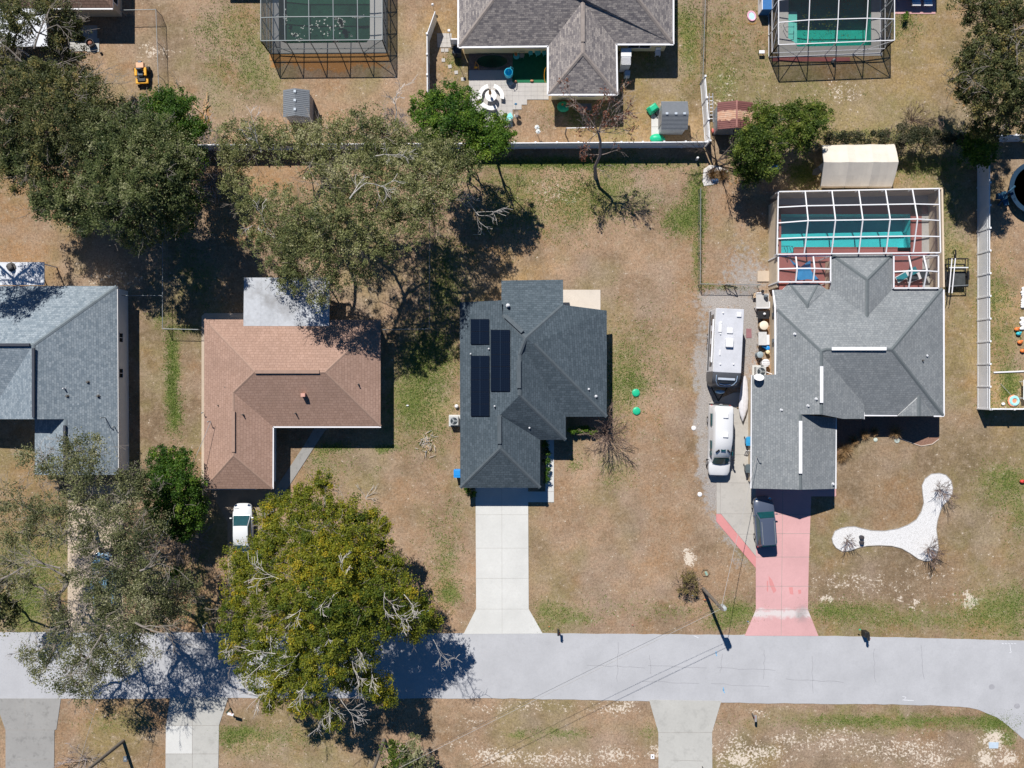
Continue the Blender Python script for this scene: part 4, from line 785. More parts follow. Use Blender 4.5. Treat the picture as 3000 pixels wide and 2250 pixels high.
# blue shade sail
b=MB(); S5=[W(*q) for q in ((2312,758,2.0),(2345,782,1.75),(2374,762,2.0),(2376,793,1.8),(2402,822,2.0),(2365,818,1.8),(2333,823,2.0),(2338,795,1.7))]; c=sum(S5,Vector())/8
b.add(S5+[c+Vector((0,0,-.2))]+[p-Vector((0,0,.012)) for p in S5],[(i,(i+1)%8,8) for i in range(8)]); tag(b.build('shade_sail',mat('blue_sail_cloth',(.03,.20,.42),.8,.1)),'blue four pointed shade sail under the left screen roof','shade sail')
def lounger(name,label,x,y,rz,cm):
    t=thing(name,label,'lounger',W(x,y,.03),rz); b=MB()
    b.box((0,0,.3),(.62,1.3,.07)); b.build('seat',white,t); b=MB(); b.add([(-.31,.65,.27),(.31,.65,.27),(.31,1.25,.75),(-.31,1.25,.75),(-.31,.65,.34),(.31,.65,.34),(.31,1.22,.81),(-.31,1.22,.81)],[(0,1,2,3),(7,6,5,4),(0,4,5,1),(1,5,6,2),(2,6,7,3),(3,7,4,0)]); b.build('backrest',cm,t)
    for sx in (-.27,.27):
        for sy in (-.6,.6): b=MB(); b.beam((sx,sy,0),(sx,sy,.28),.05); b.build('leg',white,t)
    b=MB(); b.box((0,-.1,.35),(.5,1.0,.05)); b.build('cushion',cm,t); return t
tq=mat('teal_cushion',(.02,.22,.27),.8,.2)
lounger('lounge_chair','white lounge chair with teal cushion under the right screen roof',2640,812,R(-60),tq); lounger('lounge_chair','dark cushioned lounge chair closest to the shingles under the right screen roof',2672,815,R(-70),mat('dark_cushion',(.04,.05,.06),.8))
b=MB(); p=W(2735,805); b.box((p.x,p.y,.2),(.25,.5,.36)); b.box((p.x,p.y,.42),(.2,.3,.12)); tag(b.build('crate',turq,None,False,.02),'small turquoise crate by the right pool wall','crate')

# cage at the top right, white frame
def cage(label,m,tlx,trx,y_top,yl,yr,ze,cols,rows,basep,sm,mid=.5,door=True,w=.065):
    c=thing('pool_enclosure',label,'screen enclosure',W((tlx+trx)/2,(yl+y_top)/2)); g=[]
    for i in range(cols+1):
        col=[]
        for k in range(rows+1):
            t=i/cols; y=y_top+((yl+(yr-yl)*t)-y_top)*k/rows; p=W(tlx+(trx-tlx)*t,y,ze); p.z=ze+(mid*min(1,(rows-k)*.6) if 0<i<cols else 0); col.append(p)
        g.append(col)
    l=[]
    for i in range(cols+1):
        for k in range(rows): l.append((g[i][k],g[i][k+1]))
        p=g[i][rows]; l.append((p,Vector((p.x,p.y,.03))))
    for k in range(rows+1):
        for i in range(cols): l.append((g[i][k],g[i+1][k]))
        for p in (g[0][k],g[cols][k]): l.append((p,Vector((p.x,p.y,.03))))
    for zz in (.06,1.0):
        a=[Vector((g[i][k].x,g[i][k].y,zz)) for i,k in ((0,0),(0,rows),(cols,rows),(cols,0))]
        for p,q in zip(a[:-1],a[1:]): l.append((p,q))
    for i0,i1 in ((0,1),(cols,cols-1)):   # bracing of the front wall and sides
        p=g[i0][rows]; q=g[i1][rows]; l.append((p,Vector((q.x,q.y,.05)),w*.7))
    for k in range(rows): 
        for i in (0,cols): p=g[i][k]; q=g[i][k+1]; l.append((p,Vector((q.x,q.y,1.0)),w*.7))
    framed(c,l,m,w); b=MB()
    for i in range(cols):
        for k in range(rows): b.quad([g[i][k],g[i+1][k],g[i+1][k+1],g[i][k+1]])
        p,q=g[i][rows],g[i+1][rows]; b.quad([p,q,Vector((q.x,q.y,.03)),Vector((p.x,p.y,.03))])
    for i in (0,cols):
        for k in range(rows): p,q=g[i][k],g[i][k+1]; b.quad([p,q,Vector((q.x,q.y,.03)),Vector((p.x,p.y,.03))])
    b.build('screen',sm,c,True); return c,g
scr3=seethrough('dark_insect_screen',(.10,.118,.125),.24); scr4=seethrough('grey_insect_screen',(.05,.05,.055),.20)
c,g=cage('white framed screen enclosure over the green pool at the top right',white,2281,2620.5,-130,131,118,2.8,4,4,None,scr4,.55)
pg=pool('green tinted swimming pool at the top right',POOLS[1],1.3,plastg,watg)
b=MB()
for k in range(3): p=W(2322-4*k,80); b.box((p.x,p.y,-.25-.27*k),(.9,3.0-.3*k,.25))
b.build('steps',plastg,pg,True)
b=MB(); p=W(2310,82)
for dy in (-.25,.25): b.tube([p+Vector((-.5,dy,0)),p+Vector((-.45,dy,.8)),p+Vector((.2,dy,.8)),p+Vector((.6,dy,-.3))],.025,6)
b.build('handrail',chrome,pg,True)
b=MB(); b.prism([W(*q)[:2] for q in ((2276,-120),(2311,-120),(2309,112),(2325,122),(2336,137),(2552,133),(2552,-120),(2585,-120),(2585,163),(2283,168),(2276,150))],-.04,.03)
struct(b,'pool_deck',deckg,'pale concrete deck round the green pool','deck')
b=MB(); deck(b,[(2262,168,2490,180)],.025); struct(b,'brick_strip',redbrick,'dark red brick strip along the front of the top right cage','brick edging')
def hose(pts,label,m,r=.025,name='hose'): 
    b=MB(); b.tube([Vector(p) for p in pts],r,6); return tag(b.build(name,m),label,'hose')
hose([W(2552,84,.05),W(2566,88,.05),W(2575,100,.05),W(2579,122,.05),W(2577,140,.06)],'dark pool hose curled on the deck of the green pool',mat('dark_hose',(.05,.07,.10),.5))
b=MB(); p=W(2438,181); b.lathe((p.x,p.y,.03),[(.12,0),(.16,.1),(.1,.35),(.13,.45),(.02,.6)],10); tag(b.build('garden_statue',mat('grey_stone',(.35,.36,.38),.8)),'small grey garden ornament before the top right cage','ornament')
# cage top left, dark frame
drk=mat('bronze_frame',(.055,.07,.075),.45,.1)
c,g=cage('dark bronze framed screen enclosure over the murky pool',mat('faded_bronze_frame',(.16,.19,.20),.4,.1),764,1119.6,-150,119.5,116.5,2.8,5,4,None,scr3,.25)
pd=pool('murky dark green swimming pool with floating scum',POOLS[2],.9,plastd,watd,-.12)
b=MB(); b.prism([W(*q)[:2] for q in ((800,-140),(817,-140),(817,119),(838,127),(1074,124.8),(1084,112),(1084,-140),(1131,-140),(1131,157),(797,157))],-.04,.03); struct(b,'pool_deck',concrete('worn_grey_deck',(.46,.45,.43),.2),'worn grey deck round the murky pool','deck')
b=MB(); b.prism([W(*q)[:2] for q in ((790,157),(1140,157),(1140,178),(790,178))],-.04,.02); struct(b,'mulch_strip',mat('orange_mulch',(.36,.19,.07),.95,.4,9.,bump=.8),'orange mulch strip along the dark cage','mulch bed')
b=MB(); r_=random.Random(8)
for (cx,cy,sx,sy,n) in ((835,52,5,16,26),(998,64,9,8,60),(1002,74,6,6,30),(985,52,8,4,16),(1050,48,14,3,40),(864,102,7,5,34),(880,116,8,3,26),(985,122,7,2,18),(930,80,70,34,34),(1030,105,3,3,4)):
    for i in range(n):
        x,y=cx+r_.gauss(0,.5)*sx,cy+r_.gauss(0,.5)*sy
        if not(820<x<1080 and y<122): continue
        p=W(x,y,-.1); r=r_.uniform(.03,.16 if n>40 else .11); k=r_.randint(5,7); b.add([(p.x+r*r_.uniform(.5,1.2)*math.cos(j*6.283/k),p.y+r*r_.uniform(.5,1.2)*math.sin(j*6.283/k),-.108) for j in range(k)],[list(range(k))])
tag(b.build('pool_scum',mat('pale_scum',(.42,.44,.40),.8,.25,6.)),'pale scum and leaves floating on the murky pool','scum',None,'stuff')
# ---------------------------------------------------------------- vegetation
def grow(rng,p,d,length,r,levels,out,spread=.6,kids=3,curl=.25,up=.05,seg=4,decay=.62):
    """recursive limb; out collects (points, radii)"""
    pts=[Vector(p)];rr=[r]; d=Vector(d).normalized()
    for i in range(seg):
        d=(d+Vector((rng.gauss(0,curl),rng.gauss(0,curl),rng.gauss(0,curl*.6)+up))*.5).normalized()
        pts.append(pts[-1]+d*length/seg); rr.append(r*(1-.55*(i+1)/seg))
    out.append((pts,rr,levels))
    if levels>0:
        for k in range(kids):
            t=rng.uniform(.3,1.) if k else 1.; j=min(seg,max(1,round(t*seg)))
            a=rng.uniform(0,6.283); o=d.orthogonal().normalized(); o2=d.cross(o); nd=(d+(o*math.cos(a)+o2*math.sin(a))*spread*rng.uniform(.6,1.3)).normalized()
            grow(rng,pts[j],nd,length*decay*rng.uniform(.75,1.2),rr[j]*.72,levels-1,out,spread,kids,curl,up,seg,decay)
def limbs(b,out,mi=0,nmin=3,rmin=.012):
    for pts,rr,lv in out:
        n=6 if rr[0]>.12 else (5 if rr[0]>.05 else nmin); b.tube(pts,[max(rmin,x) for x in rr],n,mi,False)
def quadleaf(c,size,rng,up=1.1,asp=.55):
    n=len(c); nn=rng.normal(0,1,(n,3)); nn/=np.linalg.norm(nn,axis=1,keepdims=True); nn[:,2]=np.abs(nn[:,2])*1.0+up*rng.random(n); nn/=np.linalg.norm(nn,axis=1,keepdims=True)
    t=rng.normal(0,1,(n,3)); t-=nn*(t*nn).sum(1,keepdims=True); t/=np.linalg.norm(t,axis=1,keepdims=True); s=np.cross(nn,t); sz=(size*rng.uniform(.6,1.35,n))[:,None]
    return np.stack([c-t*sz,c+s*sz*asp,c+t*sz,c-s*sz*asp],1)
def tree(name,label,base,clumps,lm,bm,leaf=.13,per=1500,subr=.55,sub=12,twig=2,seed=1,trunk=.3,cat='tree',group=None,flat=.7,hollow=.5,tvar=.22,dead=0,deadm=None,twigs=True,fork=.35):
    """clumps: (x,y,z,r) in survey D pixels, height and radius in metres"""
    big=len(clumps)>5 and leaf>=.11
    if big:
        small=max(c[3] for c in clumps)<1.65; lacy=lm is oak3
        per*=2.6 if lacy else (1.75 if lm is oakleaf else 2.7 if lm is oak4 else 3.0 if lm is gold else 2.3 if lm is oak2 else 2.7); leaf*=.64; sub=int(sub*2.2); hollow=.12; subr*=.70; sub=int(sub*1.45); clumps=[(x,y,z+(1.7 if not small else 0),r*(1.27 if small else 1.1)) for x,y,z,r in clumps]
        if lm in (oakleaf,gold) and not small: twig+=1; subr*=1.05; clumps=[(x,y,z,r*(.86 if k%3 else 1.1)) for k,(x,y,z,r) in enumerate(clumps)]
        if small: subr*=1.3; sub=int(sub*1.25)
        if lacy: per*=.66; subr=.58; sub=int(sub*.5); hollow=.1; twig+=2; clumps=[(x,y,z+1.4,r*1.05) for x,y,z,r in clumps]
    rng=np.random.default_rng(seed); pr=random.Random(seed); B=D(base[0],base[1],0); root=thing(name,label,cat,(B.x,B.y,0),0,group)
    C=[(D(x,y,z),r,z) for x,y,z,r in clumps]; zc=sum(c[2] for c in C)/len(C)
    fk=Vector((B.x,B.y,zc*fork)); b=MB(); sway=Vector((pr.gauss(0,.12),pr.gauss(0,.12),0))
    b.tube([Vector((B.x,B.y,-.1)),Vector((B.x,B.y,.25)),B.lerp(fk,.5)+sway,fk],[trunk*1.5,trunk*1.1,trunk*.95,trunk*.85],9)
    cen=sum((c[0] for c in C),Vector())/len(C)
    # main limbs: chain each clump to the nearest clump already reached, closer to the trunk
    order=sorted(range(len(C)),key=lambda i:(C[i][0].xy-B.xy).length); done=[]
    for i in order:
        p=C[i][0]-Vector((0,0,C[i][1]*.35)); best=None; dist=(p.xy-fk.xy).length; src=fk; sr=trunk*.62
        for j in done:
            q=C[j][0]-Vector((0,0,C[j][1]*.35)); dd=(p-q).length
            if dd<dist*.8 and (q.xy-B.xy).length<(p.xy-B.xy).length*.9 and (best is None or dd<best): best=dd; src=q; sr=max(.04,trunk*.62*(1-.55*min(1,(q.xy-B.xy).length/6)))
        done.append(i); m=[]; l=(p-src).length
        for k in range(6):
            t=k/5; w=src.lerp(p,t); w+=Vector((pr.gauss(0,.09),pr.gauss(0,.09),pr.gauss(0,.06)))*l*.5*(1 if 0<k<5 else 0); m.append(w)
        b.tube(m,[max(.03,sr*(1-.6*k/5)) for k in range(6)],6,0,False)
        if twigs:
            out=[]
            for k in range(twig+1):
                a=pr.uniform(0,6.283); grow(pr,m[pr.randint(2,5)],(math.cos(a),math.sin(a),pr.uniform(-.1,.6)),C[i][1]*pr.uniform(.6,1.05),max(.025,sr*.3),2,out,.75,3,.3,.04,3)
            limbs(b,out,0,3,.014)
    cn=[];tn=[];sz=[]
    for c,r,z in C:
        ct=rng.normal(0,tvar*.55); ns=max(4,int(sub*(r/2)**2))
        u=rng.normal(0,1,(ns,3)); u/=np.linalg.norm(u,axis=1,keepdims=True); u[:,2]=np.where(u[:,2]<-.35,-u[:,2],u[:,2]); rad=r*(hollow+(1-hollow)*rng.random(ns)**.7)
        sc=np.array(c)+u*rad[:,None]*np.array([1,1,flat])
        n=int(per*(r/2)**2); k=rng.integers(0,ns,n); sr_=subr*rng.uniform(.6,1.4,ns); g=rng.normal(0,1,(n,3)); g/=np.maximum(.2,np.linalg.norm(g,axis=1,keepdims=True)); g*=(rng.random((n,1))**.45)
        p=sc[k]+g*sr_[k][:,None]*np.array([1,1,.75]); 
        ng=n//5; q=rng.normal(0,1,(ng,3)); q/=np.linalg.norm(q,axis=1,keepdims=True); q[:,2]=np.abs(q[:,2])*.9-.2; q=np.array(c)+q*(r*1.12*rng.random((ng,1))**.4)*np.array([1,1,flat]); p[:ng]=q
        cn.append(p); st=rng.normal(0,tvar,ns); tn.append(np.clip(.45+ct+st[k]+rng.normal(0,tvar*.7,n),0,1))
    cn=np.concatenate(cn); tn=np.concatenate(tn); ok=cn[:,2]>.12; cn=cn[ok]; tn=tn[ok]
    V=quadleaf(cn,leaf,rng); leafobj('crown',V,tn,lm,root)
    b.build('trunk',bm,root,True)
    return root,pr
def deadwood(root,pts,m,seed=1,length=1.6,r=.045,levels=3,name='dead_branch'):
    pr=random.Random(seed)
    for x,y,z,ang in pts:
        b=MB(); out=[]; p=D(x,y,z+1.9); grow(pr,p-Vector((math.cos(ang),math.sin(ang),.35))*.35,(math.cos(ang),math.sin(ang),.30),length*pr.uniform(.7,1.1),r,levels,out,.72,3,.26,.02,4,.72); limbs(b,out,0,3,.016)
        b.build(name,m,root,True)
oakleaf=leafmat('live_oak_leaf',(.075,.100,.036),(.285,.295,.115),(.48,.45,.27),.42); oak2=leafmat('dark_oak_leaf',(.034,.052,.018),(.145,.155,.055),(.32,.26,.09),.38); oak3=leafmat('thin_oak_leaf',(.060,.078,.032),(.23,.24,.105),(.42,.40,.25),.42)
oak4=leafmat('green_oak_leaf',(.040,.066,.022),(.165,.195,.066),(.33,.33,.18),.38); gold=leafmat('laurel_oak_leaf',(.050,.092,.012),(.25,.262,.024),(.46,.34,.024),.40); bright=leafmat('citrus_leaf',(.024,.075,.009),(.12,.22,.022),(.26,.34,.05),.38); deepg=leafmat('holly_leaf',(.022,.062,.008),(.08,.165,.018),(.19,.26,.03),.38); midg=leafmat('viburnum_leaf',(.030,.062,.010),(.13,.185,.026),(.28,.30,.06),.38); ivy=leafmat('vine_leaf',(.02,.028,.012),(.07,.075,.035),(.13,.11,.07)); deadleaf=leafmat('dead_brown_leaf',(.06,.022,.014),(.17,.065,.04),(.25,.11,.06)); straw=leafmat('dry_grass_blade',(.16,.10,.05),(.36,.23,.11),(.48,.34,.2))
t,_=tree('live_oak','broad grey green live oak with grey limbs behind the brown roofed house',(728,418),
[(520,305,6,1.7),(508,345,5.5,1.5),(560,288,6.5,1.5),(600,308,7,1.6),(655,305,7.5,1.8),(725,292,8,2.0),(795,285,8,2.0),(850,308,7.5,2.1),(905,345,7,2.2),(950,330,7.2,1.8),(1005,352,7,1.5),(965,395,8,2.2),(890,400,8.5,2.6),(815,365,8.5,2.4),(745,385,9,2.3),(690,352,7.5,1.5),(560,440,6,2.3),(505,400,5.5,1.5),(640,478,7.5,2.4),(720,470,9,2.7),(800,455,9,2.5),(868,470,8.5,2.2),(925,455,8,1.6),(560,505,5.5,1.8),(618,545,6.5,2.2),(700,545,8,2.2),(780,528,8.5,2.0),(640,598,6.5,1.3),(715,603,7,1.5),(785,590,7,1.2),(690,650,6,.8),(835,540,8,1.1)],oakleaf,bark,.115,1750,.55,15,2,11,.42)
deadwood(t,[(855,252,7,1.3),(1015,440,4,-.9),(980,425,4,.2),(690,570,6,-2),(800,340,9,.5),(600,520,6,2.5),(760,420,10,1.),(930,440,7,.4),(560,320,7,2.)],palebark,5,1.7,.06)
tree('live_oak','dark oak with yellowish tips in the upper left beside the mower',(120,300),[(30,210,7,2.2),(95,190,7,2.2),(150,205,7,2.2),(205,230,6.5,2.0),(240,255,6,1.8),(40,270,7,2.4),(110,265,8,2.5),(180,280,8,2.4),(60,330,6,1.9),(20,370,5.5,1.7),(270,275,5,1.4),(200,310,7,1.7),(245,300,7,1.5),(90,345,6.5,1.6)],oak2,bark,.12,1750,.55,14,3,12,.35)
tree('live_oak','grey green oak crown in the left group shading the ground',(290,440),[(230,290,8,2.0),(290,280,8,1.9),(340,300,8,2.0),(380,330,7.5,1.9),(250,340,8.5,2.2),(310,350,9,2.3),(365,390,8,2.1),(230,400,8,2.2),(300,410,9,2.3),(250,455,7,2.0),(320,465,7,2.1),(385,440,7,1.8),(300,505,5.5,1.5),(400,375,6.5,1.3)],oak4,bark,.115,1850,.52,15,2,13,.38)
tree('live_oak','olive oak lowest on the left of the left group',(150,430),[(20,310,6.5,1.9),(75,375,6,1.5),(195,385,6.5,1.7),(75,320,6.5,1.9),(130,335,6.5,1.7),(30,345,6,1.5),(120,410,6,1.9),(170,430,6,1.9),(140,455,5.5,1.6),(190,465,5.5,1.5),(95,445,5,1.2)],oak4,bark,.115,1650,.52,14,2,14,.32)
tree('evergreen_tree','bright mid green evergreen at the right edge of the left group',(392,330),[(345,235,6,1.4),(375,225,6,1.3),(395,255,6.5,1.6),(360,270,6.5,1.6),(400,300,6,1.5),(405,345,5,1.4),(425,280,5,.9),(400,420,4,1.6),(385,470,3.5,1.3)],deepg,bark,.12,2000,.45,14,1,15,.2)
tree('live_oak','oak standing beyond the left frame edge above the blue grey roof',(-110,470),[(-75,440,8,1.5),(-110,470,8.5,1.7),(-150,430,8,1.6),(-95,520,7.6,1.4),(-62,485,7.2,1.0),(-140,500,8,1.6),(-80,400,7.5,1.4)],oakleaf,bark,.12,1500,.5,14,2,19,.35)
t,_=tree('live_oak','sparse oak with bare grey limbs over the white patio roof at the top left',(70,150),[(15,20,7,1.2),(50,30,8,1.2),(100,15,8,1.2),(140,35,7,1.1),(30,65,7,1.1),(140,75,6.5,1.2),(165,65,6,.9),(120,105,6,.8),(20,100,6,.9),(170,140,5.5,1.1),(60,170,5.5,1.5),(125,170,5,1.3),(10,150,6,1.2),(195,175,5,1.0)],oak2,bark,.12,1650,.42,12,3,16,.26)
deadwood(t,[(75,95,6.5,1.2),(55,140,6,2.4),(110,140,6,.2),(150,165,6,-.3)],bark,6,2.4,.09,3)
t,_=tree('citrus_tree','bright green rounded tree by the curved benches',(992,318),[(925,235,7.8,1.2),(965,215,8.0,1.2),(1005,225,7.8,1.1),(935,275,8.0,1.4),(985,265,8.6,1.5),(1025,265,7.8,1.1),(955,310,7.8,1.3),(920,300,7.2,.9)],bright,bark,.12,2100,.40,16,1,17,.14)
tree('citrus_tree','second bright green tree touching the white fence below the terrace',(1062,330),[(1040,285,7.6,1.1),(1075,270,7.4,.9),(1065,305,7.8,1.2),(1095,298,7.2,.7),(1030,320,7.6,1.1),(1085,315,7.1,.7)],bright,bark,.12,2100,.38,16,1,18,.12)
# dead brown-leaved tree
B=D(1287,385); dt=thing('dead_tree','leaning bare tree with rusty brown leaf clusters over the white fence',  'tree',B); pr=random.Random(21); b=MB(); out=[]
tk=[B+Vector((0,0,-.1)),B+Vector((-.1,.3,.6)),D(1285,360,1.8),D(1296,335,3.4),D(1297,305,4.9),D(1292,285,5.8)]
b.tube(tk,[.22,.17,.145,.125,.11,.09],8); tips=[]
for ax,ay,z in ((1245,225,7.2),(1262,265,6.8),(1280,240,7.6),(1310,225,7.6),(1330,250,7.2),(1305,265,7.0),(1270,285,6.6),(1350,270,6.8),(1330,235,7.5),(1250,250,7.2),(1340,290,6.4),(1265,310,6.0),(1320,215,7.6)):
    q=D(ax,ay,z); grow(pr,tk[5],(q-tk[5]),(q-tk[5]).length*.85,.045,3,out,.6,3,.18,.03,4,.6)
for s,e in ((2,(1330,395)),(3,(1250,330)),(3,(1335,330)),(2,(1322,360))): q=D(*e,3.8); grow(pr,tk[s],(q-tk[s]),1.4,.035,2,out,.6,3,.2,.03,3,.55)
limbs(b,out,0,3,.014); b.build('trunk',mat('reddish_dead_bark',(.30,.24,.21),.9,.3,5.),dt,True)
rg=np.random.default_rng(5); cc=[]
for pts,rr,lv in out:
    if lv<=1 and pr.random()<.16 and pts[-1].z>4.2: cc.append(np.array(pts[-1])+rg.normal(0,.14,(pr.randint(8,22),3)))
cc=np.concatenate(cc); leafobj('crown',quadleaf(cc,.085,rg),rg.random(len(cc)),deadleaf,dt)
# bare trees / shrubs made only of branches
def bare(name,label,base,n,length,r,levels,m,seed,lean=(0,0),spread=.6,up=.5,cat='bare tree',group=None,dx=1.,part='branches',kids=3,stub=0,decay=.62):
    B=D(*base,0); t=thing(name,label,cat,B,0,group); pr=random.Random(seed); b=MB(); out=[]
    if stub: b.tube([B+Vector((0,0,-.05)),B+Vector((lean[0]*stub*.4,lean[1]*stub*.4,stub))],[r*1.6,r*1.3],7)
    for k in range(n):
        a=6.283*k/n+pr.uniform(-.4,.4); p=B+Vector((pr.gauss(0,.06)+lean[0]*stub*.4,pr.gauss(0,.06)+lean[1]*stub*.4,stub)); grow(pr,p,(math.cos(a)*spread+lean[0],math.sin(a)*spread+lean[1],up),length*pr.uniform(.75,1.2),r,levels,out,.5,kids,.16,.05,4,decay)
    limbs(b,out,0,3,.011); b.build(part,m,t,True); return t,out
bare('bare_tree','bare brown tree leaning on the white fence corner beside the rusty shed',(1547,352),6,2.0,.07,3,darkbark,31,(.1,.45),.7,.5,kids=4,stub=.5)
bare('bare_shrub','pale grey leafless thicket between the two left oaks',(458,330),16,1.5,.035,3,mat('pale_grey_twig',(.30,.27,.27),.9),32,(-.1,.05),.95,.75,'bare shrub',kids=4)
bare('bare_shrub','pale leafless shrub in the shade below the thicket',(465,385),10,1.4,.035,3,MC['pale_grey_twig'],33,(-.3,0),.9,.5,'bare shrub',kids=4)
bare('crape_myrtle','leafless brown crape myrtle in front of the dark grey house',(1308,938),20,1.6,.038,3,mat('brown_pruned_twig',(.22,.155,.125),.9),34,(.0,.15),.55,1.0,kids=3,decay=.66)
for i,(px,py,lab,nn,l) in enumerate(((1385,925,'leafless crape myrtle in the top end of the white stone bed',13,1.05),(640,1335,'smallest leafless crape myrtle in the left end of the white stone bed',9,.75),(1290,1410,'leafless crape myrtle in the bottom corner of the white stone bed',18,1.1))):
    q=Q(3,2,px,py); bare('crape_myrtle',lab,((q.x/K+1500)/1.35624,(1125-q.y/K)/1.35624),nn,l,.022,2,MC['brown_pruned_twig'],40+i,(0,0),.62,1.,kids=4,group='crape myrtles in the white stone bed')
bare('bare_tree','small leafless tree with curved grey twigs beside the holly tree',(410,1165),9,1.25,.05,3,mat('grey_mauve_twig',(.27,.225,.21),.9),35,(.1,-.05),.95,.55,kids=4)
bare('bare_shrub','brown leafless shrub on the lawn behind the vine covered fence',(1970,262),14,1.1,.025,2,twigbark,36,(.1,.35),.8,.7,'bare shrub',kids=4)
bare('bare_shrub','faint leafless shrub beside the bottom left pole',(185,1640),12,1.2,.022,3,MC['pale_grey_twig'],37,(0,0),.9,.6,'bare shrub',kids=3)
bare('bare_shrub','pale twiggy shrub against the top of the live oak by the grey shed',(855,268),10,1.1,.03,3,MC['pale_grey_twig'],38,(0,.15),.7,.8,'bare shrub',kids=4)
bare('bare_shrub','small pale fallen branch on the lawn by the golden oak',(790,1075),4,1.0,.03,2,palebark,39,(.3,.6),.6,.12,'branch')
# right hand trees
tree('evergreen_tree','bushy green tree touching the rusty red shed roof',(1640,318),[(1634,287,4,1.0),(1640,256,4.2,1.1),(1668,265,4.2,1.1),(1604,335,3.8,1.0),(1630,310,5,1.5),(1670,310,4.2,1.2),(1605,365,3.2,1.1),(1650,350,4,1.3),(1600,318,3.2,.6),(1625,385,2.6,.7)],midg,bark,.12,2050,.42,15,1,51,.18)
tree('evergreen_tree','smaller green tree just behind the cream canvas shelter',(1740,280),[(1710,248,3.4,1.0),(1745,240,3.4,1.0),(1775,255,3.2,.9),(1715,280,3.4,1.1),(1750,275,3.8,1.2),(1735,310,2.8,.9),(1700,300,2.6,.7)],midg,bark,.12,2050,.40,15,1,52,.15)
t,_=tree('live_oak','dark oak filling the top right corner',(2170,120),[(2090,10,7,1.3),(2130,5,8,1.5),(2180,20,8.5,1.7),(2110,55,7,1.2),(2155,65,8,1.5),(2205,70,8,1.7),(2095,120,6,1.2),(2135,120,7.5,1.6),(2185,130,8,1.8),(2080,150,5.5,1.2),(2120,170,7,1.6),(2165,185,8,1.8),(2205,190,8,1.8),(2075,185,5,1.0),(2090,215,5,1.0),(2130,225,6.5,1.5),(2180,240,7,1.6),(2110,265,5,1.1),(2150,275,5.5,1.2),(2205,265,6,1.3)],oak2,bark,.12,1700,.5,14,3,53,.4)
deadwood(t,[(2195,130,9,2.),(2195,170,9,-.8),(2150,210,8,2.6),(2195,60,9,.5)],bark,7,1.7,.045,3)
tree('evergreen_tree','small dark green tree where the two white fences meet',(2112,318),[(2095,300,3,.9),(2125,295,3.2,1.0),(2100,330,3,1.0),(2135,325,3,.9),(2115,345,2.6,.8),(2115,315,3.8,1.0)],deepg,bark,.12,2100,.36,14,1,54,.12)
tree('vine_hedge','tangle of brown vines and green shoots along the fence behind the canvas shelter',(1980,298),[(1795,303,1.2,.7),(1815,303,1.2,.7),(1840,302,1.2,.75),(1865,302,1.2,.75),(1890,303,1.3,.8),(1915,302,1.4,.8),(1940,300,1.6,.9),(1962,294,1.9,1.0),(1985,298,2.0,1.1),(2010,303,1.7,.95),(2035,300,1.6,.9),(2060,303,1.5,.85),(2080,306,1.4,.8),(1945,278,1.2,.5)],ivy,twigbark,.065,7000,.42,30,2,55,.05,'hedge')
# left bottom group
t,_=tree('live_oak','thin crowned oak overhanging the lower end of the blue grey roof',(205,1140),[(165,965,7,1.1),(200,985,7.5,1.3),(140,1010,7,1.1),(185,1030,7.5,1.3),(95,1010,6.5,.9),(270,1040,6.5,1.0),(300,1025,6.5,.9),(280,1075,6.5,1.1),(225,1080,6.5,.9),(325,1060,5.5,.8),(165,1070,6.5,.9),(60,985,6,.8)],oak3,bark,.12,1180,.45,12,4,61,.2)
t,_=tree('live_oak','big sparse live oak over the left driveway and the street',(300,1195),[(30,1090,6,1.2),(75,1110,6.5,1.2),(120,1100,7,1.2),(70,1160,6,1.2),(20,1150,6,1.0),(125,1160,6.5,.9),(180,1120,7,1.2),(235,1110,7.5,1.2),(285,1110,7.5,1.2),(330,1140,7,1.0),(190,1170,7,1.1),(250,1165,8,1.3),(300,1180,8,1.4),(20,1220,5.5,1.1),(60,1260,5.5,1.0),(150,1240,6,.7),(120,1300,6,1.0),(195,1260,7.5,1.2),(255,1240,8.5,1.5),(320,1240,8,1.4),(225,1310,7.5,1.3),(285,1290,8.5,1.5),(345,1290,7,1.3),(145,1360,6.5,1.2),(200,1370,7,1.3),(265,1350,8,1.5),(325,1340,7.5,1.3),(110,1400,6,1.1),(165,1420,6.5,1.3),(230,1410,7,1.3),(295,1395,7,1.3),(90,1450,5.5,1.0),(145,1470,6,1.2),(205,1460,6,1.2),(60,1410,5.5,.8),(270,1440,6,1.0),(395,1300,5.5,1.2),(400,1260,5,1.0),(370,1330,6,1.1),(180,1500,5.5,.8)],oak3,bark,.115,1180,.42,13,3,62,.42)
deadwood(t,[(195,1290,7.5,-1.8),(130,1240,7,2.6),(215,1380,8,-2),(300,1350,9,-.4),(120,1225,7,2.8),(310,1230,9,.4),(40,1230,6,-2.6)],bark,8,2.4,.09,3)
tree('live_oak','oak crown cut by the left frame edge above the street',(-10,1270),[(5,1260,5,1.0),(15,1310,5,1.2),(5,1350,4.5,1.1),(-20,1290,6,1.5),(28,1335,4,.7)],oak2,bark,.12,1800,.45,14,2,63,.25)
tree('holly_tree','dense bright green rounded tree beside the brown house wall',(378,1070),[(355,1000,4.2,1.2),(390,1000,4.2,1.1),(340,1040,4,1.2),(375,1040,5,1.5),(410,1045,4.2,1.1),(350,1085,4,1.2),(395,1090,4.4,1.3),(425,1095,3.6,.9),(375,1125,3.6,1.2),(420,1125,3.2,.9),(395,1145,3.,.9)],deepg,bark,.12,2300,.42,16,1,64,.18)
